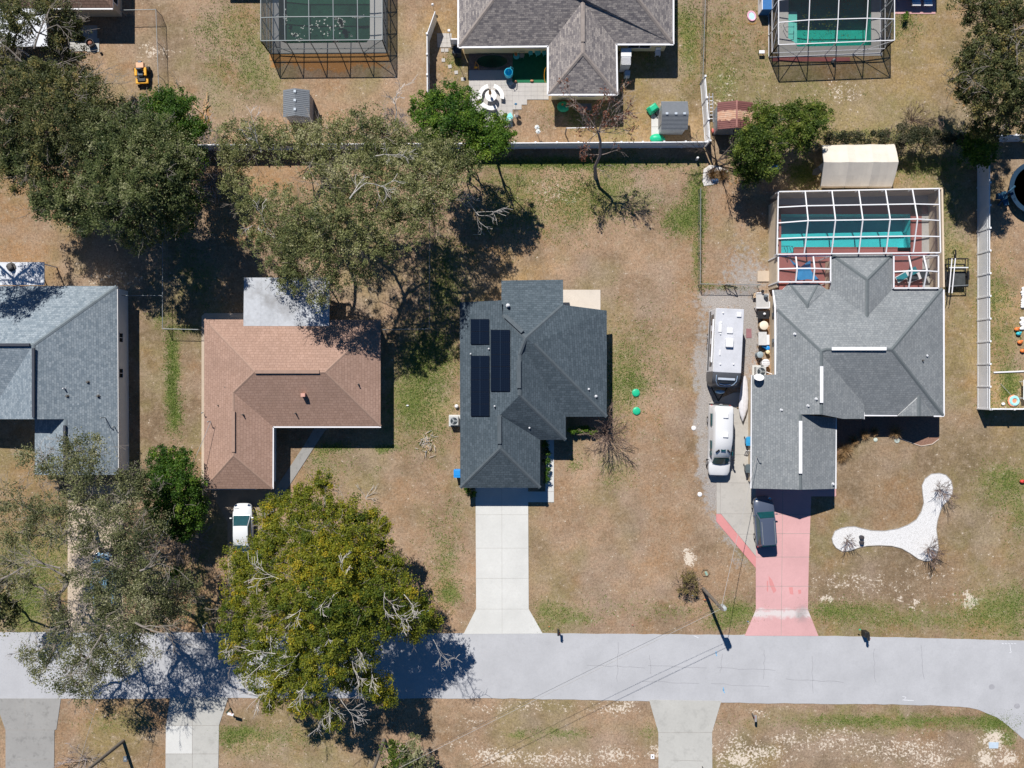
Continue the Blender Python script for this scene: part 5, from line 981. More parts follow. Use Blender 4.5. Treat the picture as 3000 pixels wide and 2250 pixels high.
B=D(390,1236); y_=thing('yucca','spiky green yucca rosette in the shade of the left oak','plant',B); pr=random.Random(9); b=MB(); b.tube([B,B+Vector((0,0,1.2))],[.12,.1],7); b.build('trunk',bark,y_,True); V=[]
for k in range(130):
    a=pr.uniform(0,6.283); e=pr.uniform(-.15,1.15); d=Vector((math.cos(a)*math.cos(e),math.sin(a)*math.cos(e),math.sin(e))); l=pr.uniform(.8,1.35); p=B+Vector((0,0,1.2)); s=Vector((-math.sin(a),math.cos(a),0))*.05; V.append([p-s,p+d*l*.5-s*.9+Vector((0,0,.03)),p+d*l-Vector((0,0,.1)),p+d*l*.5+s*.9+Vector((0,0,.03))])
leafobj('leaves',np.array([[tuple(q) for q in v] for v in V]),np.random.default_rng(1).random(130),deepg,y_)
t,_=tree('laurel_oak','large golden green oak with bare white branches overhanging the street',(735,1310),
[(695,1045,5,1.1),(660,1075,5.5,1.4),(605,1085,5,1.1),(590,1120,5.5,1.4),(645,1120,6.5,1.8),(705,1110,6.5,1.7),(755,1115,6,1.5),(800,1120,5.5,1.3),(825,1140,5,1.0),(568,1188,5.5,1.2),(600,1170,7,1.9),(665,1175,8,2.1),(730,1170,8,2.0),(790,1175,7,1.8),(830,1180,5.5,1.1),(525,1215,5.5,1.5),(585,1225,7,1.9),(650,1235,8.5,2.2),(720,1235,9,2.2),(790,1235,8,2.0),(850,1225,6.5,1.5),(525,1275,5.5,1.6),(590,1285,7.5,2.0),(660,1295,9,2.2),(735,1295,9.5,2.3),(805,1290,8.5,2.0),(870,1280,7,1.7),(905,1320,6,1.4),(935,1345,5,1.0),(900,1365,5,1.1),(520,1335,5.5,1.6),(585,1345,7,1.8),(650,1355,8.5,2.0),(725,1355,9,2.1),(795,1350,8.5,2.0),(855,1345,7,1.6),(515,1395,5,1.4),(570,1405,6.5,1.7),(635,1415,7.5,1.9),(710,1415,8,2.0),(780,1410,7.5,1.7),(545,1450,5.5,1.4),(605,1465,6,1.6),(670,1470,7,1.7),(735,1465,6.5,1.3),(590,1500,5,1.2),(650,1520,5.5,1.3),(700,1525,5.5,1.2),(815,1480,5.5,1.2),(835,1510,5,1.0),(790,1470,6,1.3),(720,1560,4.5,.8)],gold,bark,.12,1650,.52,14,1,71,.45,tvar=.20)
deadwood(t,[(830,1290,9.5,-1.6),(735,1280,10,-2.4),(745,1240,10,1.6),(880,1290,8,-.6),(600,1250,8.5,2.8),(660,1300,9.5,-2.4),(850,1320,9,-1.3),(700,1350,9.5,-1.2),(640,1420,8.5,-2.2),(760,1430,8.5,-1.5),(660,1480,7.5,-1.9),(710,1510,6.5,-1.6),(560,1440,7,-2.5),(740,1520,6,-1.0),(940,1390,5.5,-1.),(700,1540,5.5,-1.8),(770,1390,9,-.8),(585,1410,7.5,2.8),(520,1400,6,3.0),(590,1480,6.5,-2.2),(800,1450,8,-1.8)],palebark,9,1.35,.038,3)
tree('evergreen_tree','small bright green tree below the street at the bottom edge',(862,1632),[(838,1618,3,.8),(862,1622,3.4,.8),(845,1645,3.2,.9),(872,1650,3.2,.9)],midg,bark,.11,2000,.34,14,1,81,.1)
tree('evergreen_tree','grey green feathery tree beside the small bright green one at the bottom edge',(905,1640),[(895,1600,3.6,.7),(890,1625,4,.9),(915,1640,3.6,.9),(895,1655,3.6,1.0),(930,1655,3.2,.8)],oak3,bark,.10,1900,.34,14,2,82,.1)
tree('shrub','round dry looking shrub on the front lawn by the utility pole',(1488,1268),[(1488,1262,1.,.85),(1478,1245,1.,.65),(1497,1248,1.1,.65),(1476,1272,.8,.6),(1499,1276,.7,.55),(1488,1236,.8,.45)],leafmat('sparse_shrub_leaf',(.12,.10,.04),(.24,.19,.07),(.34,.26,.12)),twigbark,.05,3000,.22,46,6,83,.04,'shrub')
tree('hedge','low clipped green hedge in the shade of the front porch',(1258,928),[(1238,928,.7,.42),(1252,928,.7,.42),(1266,929,.7,.42),(1280,930,.65,.38)],bright,twigbark,.07,9000,.22,60,0,84,.03,'hedge',twigs=False)
tree('hedge','narrow green hedge beside the dark grey garage',(1179,1000),[(1178,958,.6,.36),(1179,978,.6,.36),(1180,998,.6,.36),(1181,1018,.6,.36),(1180,1036,.6,.34)],deepg,twigbark,.07,8000,.2,60,0,85,.03,'hedge',twigs=False)
tree('shrub','small green shrub at the left corner of the dark grey garage',(1016,1060),[(1013,1060,.6,.4),(1020,1068,.6,.35)],bright,twigbark,.07,6000,.2,30,1,86,.03,'shrub')
tree('shrub','little green shrub beside the top right lounger bricks',(1958,38),[(1958,36,.5,.38)],bright,twigbark,.06,9000,.2,40,1,87,.03,'shrub')
# dry ornamental grasses
for i,(x,y,s,lab) in enumerate(((2474,1318,.85,'dry tan fountain grass nearest the light grey garage corner'),(2499.5,1290,.6,'dry tan grass clump second from the garage corner'),(2530,1273,.55,'dry tan grass clump at the bend of the porch bed'),(2561,1264.5,.45,'small dry grass clump behind the left round stone'),(2620.7,1266.4,.7,'dry grass clump behind the right round stone'),(2463,1340,.6,'low dry grass clump on the driveway side of the porch bed'))):
    p=W(x,y); t=thing('fountain_grass',lab,'ornamental grass',p,0,'dry grasses in the porch bed'); pr=random.Random(100+i); V=[]
    for k in range(420):
        a=pr.uniform(0,6.283); e=pr.uniform(.3,1.4); l=s*pr.uniform(.6,1.2); d=Vector((math.cos(a)*math.cos(e),math.sin(a)*math.cos(e),math.sin(e))); q=p+Vector((pr.gauss(0,.07),pr.gauss(0,.07),0)); sd=Vector((-math.sin(a),math.cos(a),0))*.012; V.append([q-sd,q+d*l*.6-sd,q+d*l+Vector((d.x,d.y,-.5))*l*.25,q+d*l*.6+sd])
    leafobj('blades',np.array([[tuple(z) for z in v] for v in V]),np.random.default_rng(i).random(420),straw,t)
for i,(x,y,lab) in enumerate(((2087,514,'dry brown grass clump on the white sheet by the bare tree'),(2117,512,'second dry brown grass clump beside the canvas scraps'))):
    p=W(x,y); t=thing('dry_grass_clump',lab,'ornamental grass',p,0,'dry clumps by the bare tree'); pr=random.Random(200+i); V=[]
    for k in range(380):
        a=pr.uniform(0,6.283); e=pr.uniform(.2,1.3); l=.75*pr.uniform(.6,1.2); d=Vector((math.cos(a)*math.cos(e),math.sin(a)*math.cos(e),math.sin(e))); q=p+Vector((pr.gauss(0,.1),pr.gauss(0,.1),0)); sd=Vector((-math.sin(a),math.cos(a),0))*.014; V.append([q-sd,q+d*l*.6-sd,q+d*l,q+d*l*.6+sd])
    leafobj('blades',np.array([[tuple(z) for z in v] for v in V]),np.random.default_rng(i).random(380)*.5,straw,t)
# ---------------------------------------------------------------- vehicles
def bodysec(y,hw,z0,z1,cr=.10,tuck=.06):
    h=z1-z0; return [(-hw+tuck,y,z0),(-hw,y,z0+.35*h),(-hw+.01,y,z1-cr),(-hw+cr*1.1,y,z1-.015),(-hw*.4,y,z1+.012),(hw*.4,y,z1+.012),(hw-cr*1.1,y,z1-.015),(hw-.01,y,z1-cr),(hw,y,z0+.35*h),(hw-tuck,y,z0)]
def hull4(b,yf,yrf,yrr,yb,hb,ht,zb,zt,mi=0,n=6):
    """greenhouse: bottom front/rear yf,yb; roof front/rear yrf,yrr, crowned roof"""
    secs=[]
    for t in (0,.5,1): y=yf+(yrf-yf)*t; secs.append((y,hb+(ht-hb)*t,zb,zb+(zt-zb)*t))
    secs.append(((yrf+yrr)/2,ht+.01,zb,zt+.03))
    for t in (1,.5,0): y=yb+(yrr-yb)*t; secs.append((y,hb+(ht-hb)*t,zb,zb+(zt-zb)*t))
    L_=[]
    for y,w,z0,z1 in secs: L_.append([(-hb,y,z0),(-w,y,max(z1,z0+.005)-.02),(-w*.82,y,z1+.012),(0,y,z1+.03),(w*.82,y,z1+.012),(w,y,max(z1,z0+.005)-.02),(hb,y,z0)])
    b.loft(L_,mi); return b
def car(name,label,cat,loc,rz,paint,Ln,Wd,belt,top,yf,yrf,yrr,yb,hood=.0,rack=False,bed=None,trimc=None,white_wheels=False):
    t=thing(name,label,cat,loc,rz); hl=Ln/2; hw=Wd/2; b=MB(); S_=[]
    for f,w,z0,z1 in ((1.,.40,.42,belt-.36),(.985,.60,.36,belt-.30),(.95,.76,.28,belt-.24),(.89,.87,.22,belt-.18),(.79,.94,.2,belt-.12),(.64,.985,.2,belt-.05),(.40,1,.2,belt),(0,1,.2,belt+.01),(-.45,1,.2,belt+.01),(-.75,.985,.2,belt-.01),(-.92,.95,.24,belt-.04),(-.985,.84,.34,belt-.12),(-1.,.66,.42,belt-.22)): S_.append(bodysec(f*hl,w*hw,z0,z1))
    b.loft(S_); b.build('body',paint,t)
    hb=hw*.90; ht=hw*.74; cb=MB(); hull4(cb,yf,yrf,yrr,yb,hb,ht,belt-.03,top); cb.build('cabin',paint,t)
    def lp(y0,z0,w0,y1,z1,w1,i0,i1,sc,off): # glass panel on an end slope
        a=[]; 
        for k,s in ((i0,-1),(i0,1),(i1,1),(i1,-1)): y=y0+(y1-y0)*k; z=z0+(z1-z0)*k; w=(w0+(w1-w0)*k)*sc; a.append(Vector((s*w,y,z))+off)
        return a
    def glasspane(nm,pts,mid=None):
        g=MB(); c=sum(pts,Vector())/4; n=(pts[1]-pts[0]).cross(pts[2]-pts[1]).normalized(); 
        if n.dot(c-Vector((0,0,belt-.6)))<0: n=-n
        g.add([p+n*.025 for p in pts]+[p-n*.01 for p in pts],[(0,1,2,3),(7,6,5,4),(0,4,5,1),(1,5,6,2),(2,6,7,3),(3,7,4,0)]); return g.build(nm,carglass,t)
    glasspane('windshield',lp(yf,belt,hb,yrf,top,ht,.10,.93,.92,Vector((0,.03,.03))))
    glasspane('rear_window',lp(yb,belt,hb,yrr,top,ht,.15,.90,.90,Vector((0,-.03,.03))))
    for s in (-1,1):
        a=[Vector((s*(hb-.01),yf-.22,belt+.02)),Vector((s*(hb-.01),yb+.22,belt+.02)),Vector((s*(ht+.02),yrr+.12,top-.06)),Vector((s*(ht+.02),yrf-.12,top-.06))]
        glasspane('side_window',a)
        m=MB(); m.box((s*(hw+.10),yf-.28,belt+.06),(.2,.1,.13)); m.build('mirror',paint if not trimc else trimc,t,False,.03)
        hl_=MB(); hl_.box((s*hw*.66,hl*.915,belt-.23),(.24,.2,.1),-s*.6); hl_.build('headlight',chrome,t,False,.03)
        tl=MB(); tl.box((s*hw*.80,-hl*.972,belt-.16),(.22,.1,.2)); tl.build('taillight',redm,t,False,.02)
        for y in (hl*.62,-hl*.60):
            w=MB(); w.wheel((s*(hw-.10),y,.32),.32,.21); wh=w.build('wheel',rubber,t); r=MB(); r.wheel((s*(hw-.10),y,.32),.2,.226); r.build('rim',chrome,wh)
    bp=MB(); bp.box((0,hl*.985,.42),(Wd*.36,.08,.2)); bp.build('grille',black,t,False,.02)
    if rack:
        for s in (-1,1): r=MB(); r.beam((s*ht*.82,yrf-.25,top+.07),(s*ht*.82,yrr+.1,top+.07),.04,.05); r.build('roof_rail',steel,t)
    if bed:
        r=MB(); r.box((0,(bed[0]+bed[1])/2,belt+.018),(Wd*.78,bed[0]-bed[1],.03)); r.build('truck_bed',black,t)
    return t
def paintm(n,c): return mat(n,c,.28,.03,1.,spec=.5,coat=.6)
car('parked_car','white hatchback half under the golden oak on the tan driveway','car',Vector((-24.35,-13.0,.045)),R(1),paintm('white_car_paint',(.60,.62,.64)),4.4,1.76,.95,1.46,1.20,.20,-1.35,-2.0)
sv=car('parked_car','dark grey wagon with roof rails on the pink driveway','car',Vector((22.85,-12.45,.045)),R(4.2),paintm('graphite_car_paint',(.065,.082,.125)),4.55,1.84,1.0,1.68,.95,.42,-1.95,-2.2,rack=True)
car('pickup_truck','pale blue pickup seen through the thin oak on the left driveway','pickup',Vector((-36.9,-17.8,.045)),R(1),paintm('pale_blue_car_paint',(.16,.30,.44)),5.2,1.9,1.05,1.75,.75,.25,-.45,-.7,bed=(-.85,-2.45))
# camper van
t=thing('camper_van','white high roof camper van on the grey pad','van',Vector((18.72,-5.05,.043)),R(-1.2)); wp=paintm('white_van_paint',(.64,.645,.655)); b=MB(); S_=[]
for y,w,z0,z1 in ((-3.22,.62,.5,.85),(-3.15,.82,.4,1.0),(-2.85,.94,.35,1.12),(-2.2,.98,.3,1.2),(-1.75,1.0,.3,1.22),(-1.0,1.0,.3,1.25),(2.0,1.0,.3,1.25),(3.0,.98,.32,1.25),(3.12,.94,.4,1.2),(3.15,.9,.5,1.1)): S_.append(bodysec(y,w,z0,z1,.12))
b.loft(S_); b.build('body',wp,t); b=MB()
def vs(y,w,z0,z1): return [(-1.0*min(1,w/.8),y,z0),(-w*1.1,y,z0+(z1-z0)*.45),(-w,y,z1-.12),(-w*.86,y,z1-.01),(0,y,z1+.05),(w*.86,y,z1-.01),(w,y,z1-.12),(w*1.1,y,z0+(z1-z0)*.45),(1.0*min(1,w/.8),y,z0)]
b.loft([vs(-2.05,.78,1.15,1.25),vs(-1.62,.76,1.15,1.62),vs(-1.25,.76,1.15,2.02),vs(-.85,.76,1.15,2.30),vs(-.3,.77,1.15,2.55),vs(.4,.80,1.15,2.62),vs(2.4,.80,1.15,2.62),vs(2.9,.80,1.15,2.56),vs(3.08,.76,1.15,2.35),vs(3.12,.72,1.15,1.9)]); b.build('cabin',wp,t)
b=MB(); b.loft([[(-.74,-2.05,1.27),(-.4,-2.13,1.28),(0,-2.17,1.28),(.4,-2.13,1.28),(.74,-2.05,1.27)],[(-.66,-1.50,1.80),(-.35,-1.56,1.83),(0,-1.58,1.84),(.35,-1.56,1.83),(.66,-1.50,1.80)]],cap=False); b.v=[(x,y-.03,z+.05) for x,y,z in b.v]; b.build('windshield',carglass,t)
b=MB(); b.box((0,-.80,2.37),(.42,.22,.03)); w=b.build('roof_window',carglass,t); w.rotation_euler=(0,0,0)
for s in (-1,1): b=MB(); b.beam((s*.36,-.78,2.40),(s*.62,-1.02,2.25),.13,.04); b.build('air_scoop',black,t)
for x,y in ((.06,2.25),(.08,.55)): b=MB(); b.box((x,y,2.72),(.46,.42,.12)); b.build('roof_vent',whiteaccent,t,False,.04)
for s in (-1,1):
    for y0,y1 in ((1.3,2.4),(-.75,0.0),(-1.35,-.95)):
        b=MB(); b.beam((s*.96,y0,1.62),(s*.96,y1,1.62),.10,.48); b.build('side_window',carglass,t,False,.02)
    b=MB(); b.box((s*1.18,-1.75,1.42),(.16,.1,.26)); b.beam((s*.95,-1.7,1.4),(s*1.15,-1.75,1.42),.04); b.build('mirror',black,t,False,.02)
    b=MB(); b.box((s*.6,-3.17,.82),(.34,.1,.18)); b.build('headlight',chrome,t,False,.03)
    b=MB(); b.box((s*.82,3.13,1.05),(.14,.06,.3)); b.build('taillight',redm,t,False,.02)
    for y in (-2.1,1.75):
        w=MB(); w.wheel((s*.88,y,.36),.36,.24); wh=w.build('wheel',rubber,t); r=MB(); r.wheel((s*.89,y,.36),.22,.25); r.build('rim',chrome,wh)
b=MB(); b.box((.1,3.11,1.95),(1.05,.06,.5)); b.build('rear_window',carglass,t,False,.02); b=MB(); b.box((0,3.2,.5),(1.8,.14,.2)); b.build('bumper',black,t,False,.03)
b=MB(); b.beam((-.05,3.22,1.1),(-.05,3.22,1.75),.05); b.beam((-.05,3.22,1.7),(-.35,3.2,2.2),.04); b.build('ladder',white,t)
# travel trailer
t=thing('travel_trailer','large white travel trailer with dark front cap parked on the gravel','trailer',Vector((18.96,3.05,.02)),R(-2.8)); b=MB(); tp=mat('off_white_trailer_wall',(.70,.71,.73),.4,.04); roofm=mat('white_rubber_roof',(.50,.51,.545),.6,.10,1.,dirt=.16); capm=mat('dark_grey_cap',(.09,.095,.105),.35,.1)
hw=1.24; b.box((0,.75,1.75),(2*hw,5.6,2.5)); b.build('body',tp,t,False,.06)
b=MB(); b.box((0,.75,3.04),(2*hw-.04,5.62,.09)); b.build('roof',roofm,t,False,.04)
b=MB(); b.loft([[(-hw+.01,-2.05,.55),(-hw+.01,-2.05,2.95),(-hw+.15,-2.05,3.06),(hw-.15,-2.05,3.06),(hw-.01,-2.05,2.95),(hw-.01,-2.05,.55)]]+[[(-w,y,.55),(-w,y,z-.1),(-w+.12,y,z),(w-.12,y,z),(w,y,z-.1),(w,y,.55)] for y,w,z in ((-2.5,hw-.01,2.98),(-2.9,hw-.06,2.70),(-3.15,hw-.16,2.2),(-3.3,hw-.3,1.5),(-3.34,hw-.4,.9))]); b.build('front_cap',capm,t)
stripe=mat('pale_blue_decal',(.38,.50,.66),.4)
b=MB(); 
arc=[(-.92,-2.28,3.04),(-.90,-2.75,2.86),(-.72,-3.06,2.52),(-.4,-3.22,2.1),(0,-3.27,1.9),(.4,-3.22,2.1),(.72,-3.06,2.52),(.90,-2.75,2.86),(.92,-2.28,3.04)]
b.tube([Vector(p)+Vector((0,-.03,.03)) for p in arc],.035,5); b.build('decal_band',stripe,t)
b=MB(); b.beam((-.75,-2.62,2.95),(.75,-2.62,2.95),.2,.05); b.build('front_window',mat('pale_reflective_window',(.42,.47,.54),.2),t,False,.02); b=MB(); b.tube([(-.5,-3.05,2.48),(0,-3.14,2.36),(.5,-3.05,2.48)],.05,5); b.build('decal',stripe,t)
for x,y,sx,sy,h in ((.05,1.62,.55,.50,.12),(.03,.55,.66,.78,.30),(.78,3.05,.42,.42,.14)): b=MB(); b.box((x,y,3.08+h/2),(sx,sy,h)); b.build('air_conditioner' if h>.2 else 'roof_vent',whiteaccent,t,False,.06)
for x,y,sx,sy in ((-.82,1.9,.3,.9),(-.72,-.35,.12,.5)): b=MB(); b.box((x,y,3.12),(sx,sy,.08)); b.build('roof_hatch',whiteaccent,t,False,.03)
for x,y in ((-.62,3.15),(-.75,2.3),(-.65,-1.35),(.5,-1.3),(-.78,1.3)): b=MB(); b.lathe((x,y,3.08),[(.07,0),(.07,.1),(.04,.12)],8); b.build('plumbing_vent',white,t)
for s in (-1,1):
    for y,l,h in ((2.6,.9,.9),(1.3,.6,.6),(-.1,1.1,.8),(-1.3,.5,.6)): b=MB(); b.beam((s*(hw+.005),y-l/2,1.95),(s*(hw+.005),y+l/2,1.95),.03,h); b.build('side_window',glass,t)
    b=MB(); b.beam((s*(hw+.005),-1.9,1.1),(s*(hw+.005),3.4,1.1),.025,.5); b.build('side_stripe',capm,t)
    for y in (.35,1.15): w=MB(); w.wheel((s*(hw-.12),y,.34),.34,.22); wh=w.build('wheel',rubber,t); r=MB(); r.wheel((s*(hw-.11),y,.34),.2,.23); r.build('rim',chrome,wh)
b=MB(); b.beam((-hw-.12,-1.2,2.75),(-hw-.12,2.6,2.75),.12,.12); b.build('awning_roll',white,t)
b=MB(); b.beam((-.8,-3.2,.5),(0,-4.6,.5),.1); b.beam((.8,-3.2,.5),(0,-4.6,.5),.1); b.beam((0,-4.4,.5),(0,-4.4,.02),.07); b.build('hitch',black,t)
b=MB(); b.lathe((0,-3.75,.55),[(.0,0),(.3,.0),(.36,.1),(.36,.5),(.2,.62),(.02,.62)],16,0,1.15,.5); b.build('gas_cover',mat('blue_grey_cover',(.25,.40,.55),.4),t)
# covered boat
t=thing('small_boat','narrow boat wrapped in white tarp between the van and the house','boat',W(2179,1167,.4),R(-3)); b=MB(); tm=mat('wrinkled_white_tarp',(.62,.61,.64),.6,.14,3.,bump=.8); S_=[]
for y,w,z in ((2.05,.05,.25),(1.7,.22,.3),(1.0,.34,.34),(0,.42,.36),(-.9,.41,.34),(-1.5,.28,.30),(-1.9,.10,.27),(-2.08,.02,.25)): S_.append([(-w*.6,y,-.3),(-w,y,.0),(-w*.85,y,.1),(-w*.3,y,z*.75),(w*.15,y,z*.6),(w*.6,y,z*.5),(w,y,.0),(w*.6,y,-.3)])
b.loft(S_); b.build('tarp',tm,t); b=MB()
for y in (-.9,.9): b.beam((-.5,y,-.30),(.5,y,-.30),.08); b.beam((-.4,y,-.38),(-.4,y,-.3),.08); b.beam((.4,y,-.38),(.4,y,-.3),.08)
b.build('cradle',wood,t)
# utility trailer
t=thing('utility_trailer','black open frame utility trailer parked beside the pool enclosure','trailer',W(2791,802,0),0); b=MB(); wd,ln=.88,1.25
for z in (.5,.95):
    for p,q in (((-wd,-ln),(wd,-ln)),((wd,-ln),(wd,ln)),((wd,ln),(-wd,ln)),((-wd,ln),(-wd,-ln))): b.beam((*p,z),(*q,z),.06)
for x in (-wd,wd):
    for y in (-ln,-.3,.5,ln): b.beam((x,y,.45),(x,y,.98),.05)
for y in (-.8,0,.35,.8): b.beam((-wd,y,.48),(wd,y,.48),.06)
b.build('frame',black,t); b=MB(); b.box((0,-.55,.53),(1.66,1.35,.05)); b.build('floor',mat('worn_black_deck',(.045,.05,.052),.8,.4),t); b=MB(); b.beam((0,1.2,.5),(0,2.1,.5),.09); b.beam((0,2.05,.5),(0,2.05,.05),.06); b.build('tongue',black,t)
for s in (-1,1): w=MB(); w.wheel((s*1.02,-.25,.33),.33,.2); wh=w.build('wheel',rubber,t); f=MB(); f.box((s*1.02,-.25,.70),(.26,.8,.05)); f.build('fender',black,t,False,.04)
b=MB(); b.beam((-.85,.42,1.02),(.85,.42,1.02),.1,.08); b.build('rack_bar',mat('light_alloy',(.6,.62,.63),.4),t)
b=MB(); b.beam((-.9,-ln-.02,1.0),(.9,-ln+.1,1.0),.05); b.build('tailgate',steel,t)
for i,(a,c,lab) in enumerate((((2789,757.6),(2780,858),'left of the two long white pipes on the utility trailer'),((2799,757),(2789,859),'right of the two long white pipes on the utility trailer'))):
    b=MB(); b.tube([W(*a,1.12),W(*c,1.12)],.05,8); b.tube([W(*c,1.12),W(c[0]-3,c[1]+12,1.10)],.025,6,1); tag(b.build('pipe',[white,black]),lab,'pipe','pipes on the utility trailer')
# riding mower
t=thing('riding_mower','yellow and black zero turn riding mower on the grass','mower',W(422,222,0),R(-178)); b=MB(); b.box((0,.1,.45),(.75,1.3,.3)); b.build('chassis',black,t,False,.06)
b=MB(); b.box((-.0,.62,.42),(1.15,.55,.16)); b.build('deck',yellow,t,False,.06)
for s in (-1,1): b=MB(); b.box((s*.42,-.1,.68),(.26,.75,.2)); b.build('fender',yellow,t,False,.07)
b=MB(); b.box((0,.05,.78),(.5,.45,.12)); s_=b.build('seat',mat('grey_vinyl_seat',(.10,.12,.14),.6),t,False,.05); b=MB(); b.box((0,-.22,1.0),(.5,.12,.42)); b.build('backrest',MC['grey_vinyl_seat'],t,False,.05)
b=MB(); b.box((0,-.65,.7),(.7,.5,.34)); b.build('engine',mat('peach_engine_cover',(.62,.36,.22),.5,.1),t,False,.05); b=MB(); b.box((0,-.95,.72),(.3,.2,.3)); b.build('exhaust',greypl,t,False,.03)
for s in (-1,1):
    w=MB(); w.wheel((s*.55,-.4,.3),.3,.28); w.build('wheel',rubber,t); w=MB(); w.wheel((s*.42,1.0,.15),.15,.12); w.build('caster_wheel',rubber,t); b=MB(); b.tube([(s*.3,.3,.7),(s*.33,.42,1.05),(s*.1,.45,1.08)],.02,6); b.build('control_lever',black,t)
# ---------------------------------------------------------------- sheds, shelter
def gable_shed(name,label,x0,x1,y0,y1,ze,zr,axis,rm,wm,base_in=.12):
    c=W((x0+x1)/2,(y0+y1)/2); t=thing(name,label,'shed',c); A=[W(x0,y0,ze),W(x1,y0,ze),W(x1,y1,ze),W(x0,y1,ze)]; b=MB()
    if axis=='y': r0,r1=(A[0]+A[1])/2,(A[3]+A[2])/2; r0.z=r1.z=zr; f=[[A[0],r0,r1,A[3]],[r0,A[1],A[2],r1]]; gab=[[A[0],A[1],r0],[A[3],A[2],r1]]
    else: r0,r1=(A[0]+A[3])/2,(A[1]+A[2])/2; r0.z=r1.z=zr; f=[[A[0],A[1],r1,r0],[r0,r1,A[2],A[3]]]; gab=[[A[0],A[3],r0],[A[1],A[2],r1]]
    for q in f:
        n=len(b.v); b.add(q+[p-Vector((0,0,.07)) for p in q],[(0,1,2,3),(7,6,5,4),(0,4,5,1),(1,5,6,2),(2,6,7,3),(3,7,4,0)])
        k=14 if axis=='y' else 12
        if axis=='y' : e=[(q[0],q[3],q[1],q[2])]
        for j in range(1,k):
            if axis=='y': b.beam(q[0].lerp(q[3],j/k)+Vector((0,0,.012)),q[1].lerp(q[2],j/k)+Vector((0,0,.012)),.035,.02)
            else: b.beam(q[0].lerp(q[3],j/k)+Vector((0,0,.012)),q[1].lerp(q[2],j/k)+Vector((0,0,.012)),.03,.02)
    b.build('roof',rm,t,True); b=MB(); xs=sorted((A[0].x,A[1].x)); ys=sorted((A[0].y,A[3].y)); b.box(((xs[0]+xs[1])/2,(ys[0]+ys[1])/2,(ze-.05)/2),(xs[1]-xs[0]-2*base_in,ys[1]-ys[0]-2*base_in,ze-.05))
    for g in gab: cc=sum(g,Vector())/3; b.add([p.lerp(cc,.08) for p in g],[(0,1,2)])
    k=int((xs[1]-xs[0])/.25)
    for j in range(k): b.box((xs[0]+base_in+.12+j*(xs[1]-xs[0]-2*base_in-.24)/max(1,k-1),ys[0]+base_in,(ze-.05)/2),(.05,.03,ze-.2))
    b.build('wall',wm,t,True); return t,A,(r0,r1)
gr_roof=mat('grey_resin_roof',(.165,.18,.20),.6,.12,4.); gr_wall=mat('grey_resin_wall',(.27,.26,.255),.6,.12,4.)
t,A,r=gable_shed('storage_shed','grey resin storage shed beside the live oak crown with three ridge lights',829.5,907,264,343,1.95,2.45,'y',gr_roof,gr_wall)
for k in (.12,.45,.78): b=MB(); b.box(r[0].lerp(r[1],k)+Vector((0,0,.03)),(.22,.24,.06)); b.build('skylight',mat('milky_skylight',(.42,.47,.53),.4),t,True,.02)
b=MB(); c=Vector(((A[3].x+A[2].x)/2,A[3].y+.1,.85)); b.box(c,(1.1,.06,1.6)); b.box(c+Vector((0,-.04,0)),(.03,.03,1.6)); b.build('door',gr_wall,t,True)
t,A,r=gable_shed('storage_shed','grey resin storage shed by the white fence with green toys',1937,2014.5,297,379,1.95,2.45,'x',gr_roof,mat('pale_grey_resin_wall',(.33,.35,.37),.6,.1,4.))
for k in (.18,.52,.84): b=MB(); b.box(r[0].lerp(r[1],k)+Vector((0,0,.03)),(.24,.2,.06)); b.build('skylight',MC['milky_skylight'],t,True,.02)
b=MB(); c=Vector((A[0].x+.1,(A[0].y+A[3].y)/2,.85)); b.box(c,(.06,1.2,1.6)); b.build('door',gr_wall,t,True)
m_,nt=nodes('rusted_corrugated_metal'); ge=N(nt,'ShaderNodeNewGeometry'); wv=N(nt,'ShaderNodeTexWave',Scale=3.2,Distortion=1.); wv.bands_direction='Y'; L(nt,ge.outputs['Position'],wv.inputs['Vector'])
ys=N(nt,'ShaderNodeSeparateXYZ'); L(nt,ge.outputs['Position'],ys.inputs[0]); yc=W(2150,338,2.25).y
band=ramp(nt,math_(nt,'ADD',math_(nt,'ABSOLUTE',math_(nt,'SUBTRACT',ys.outputs[1],yc)),math_(nt,'MULTIPLY',math_(nt,'SUBTRACT',noise(nt,ge.outputs['Position'],2.5,4,.7),.5),.7)),.36,.44)
c_=mixc(nt,band,mixc(nt,noise(nt,ge.outputs['Position'],3,4),[.42,.16,.07],[.58,.47,.37]),mixc(nt,wv.outputs['Fac'],[.12,.045,.042],[.24,.10,.09])); finish(nt,c_,.7,.0,.3,wv.outputs['Fac'],.03,.5); rustm=m_
t,A,r=gable_shed('rusty_shed','low shed with rust red corrugated roof and pale worn band',2102,2205,300,379,2.0,2.5,'y',rustm,mat('silver_corrugated_wall',(.40,.45,.50),.4,.15,8.,metal=.4))
b=MB(); b.beam(r[0]+Vector((0,0,.05)),r[1]+Vector((0,0,.05)),.14,.05); b.build('ridge_cap',mat('rusty_ridge',(.30,.14,.12),.7,.3),t,True)
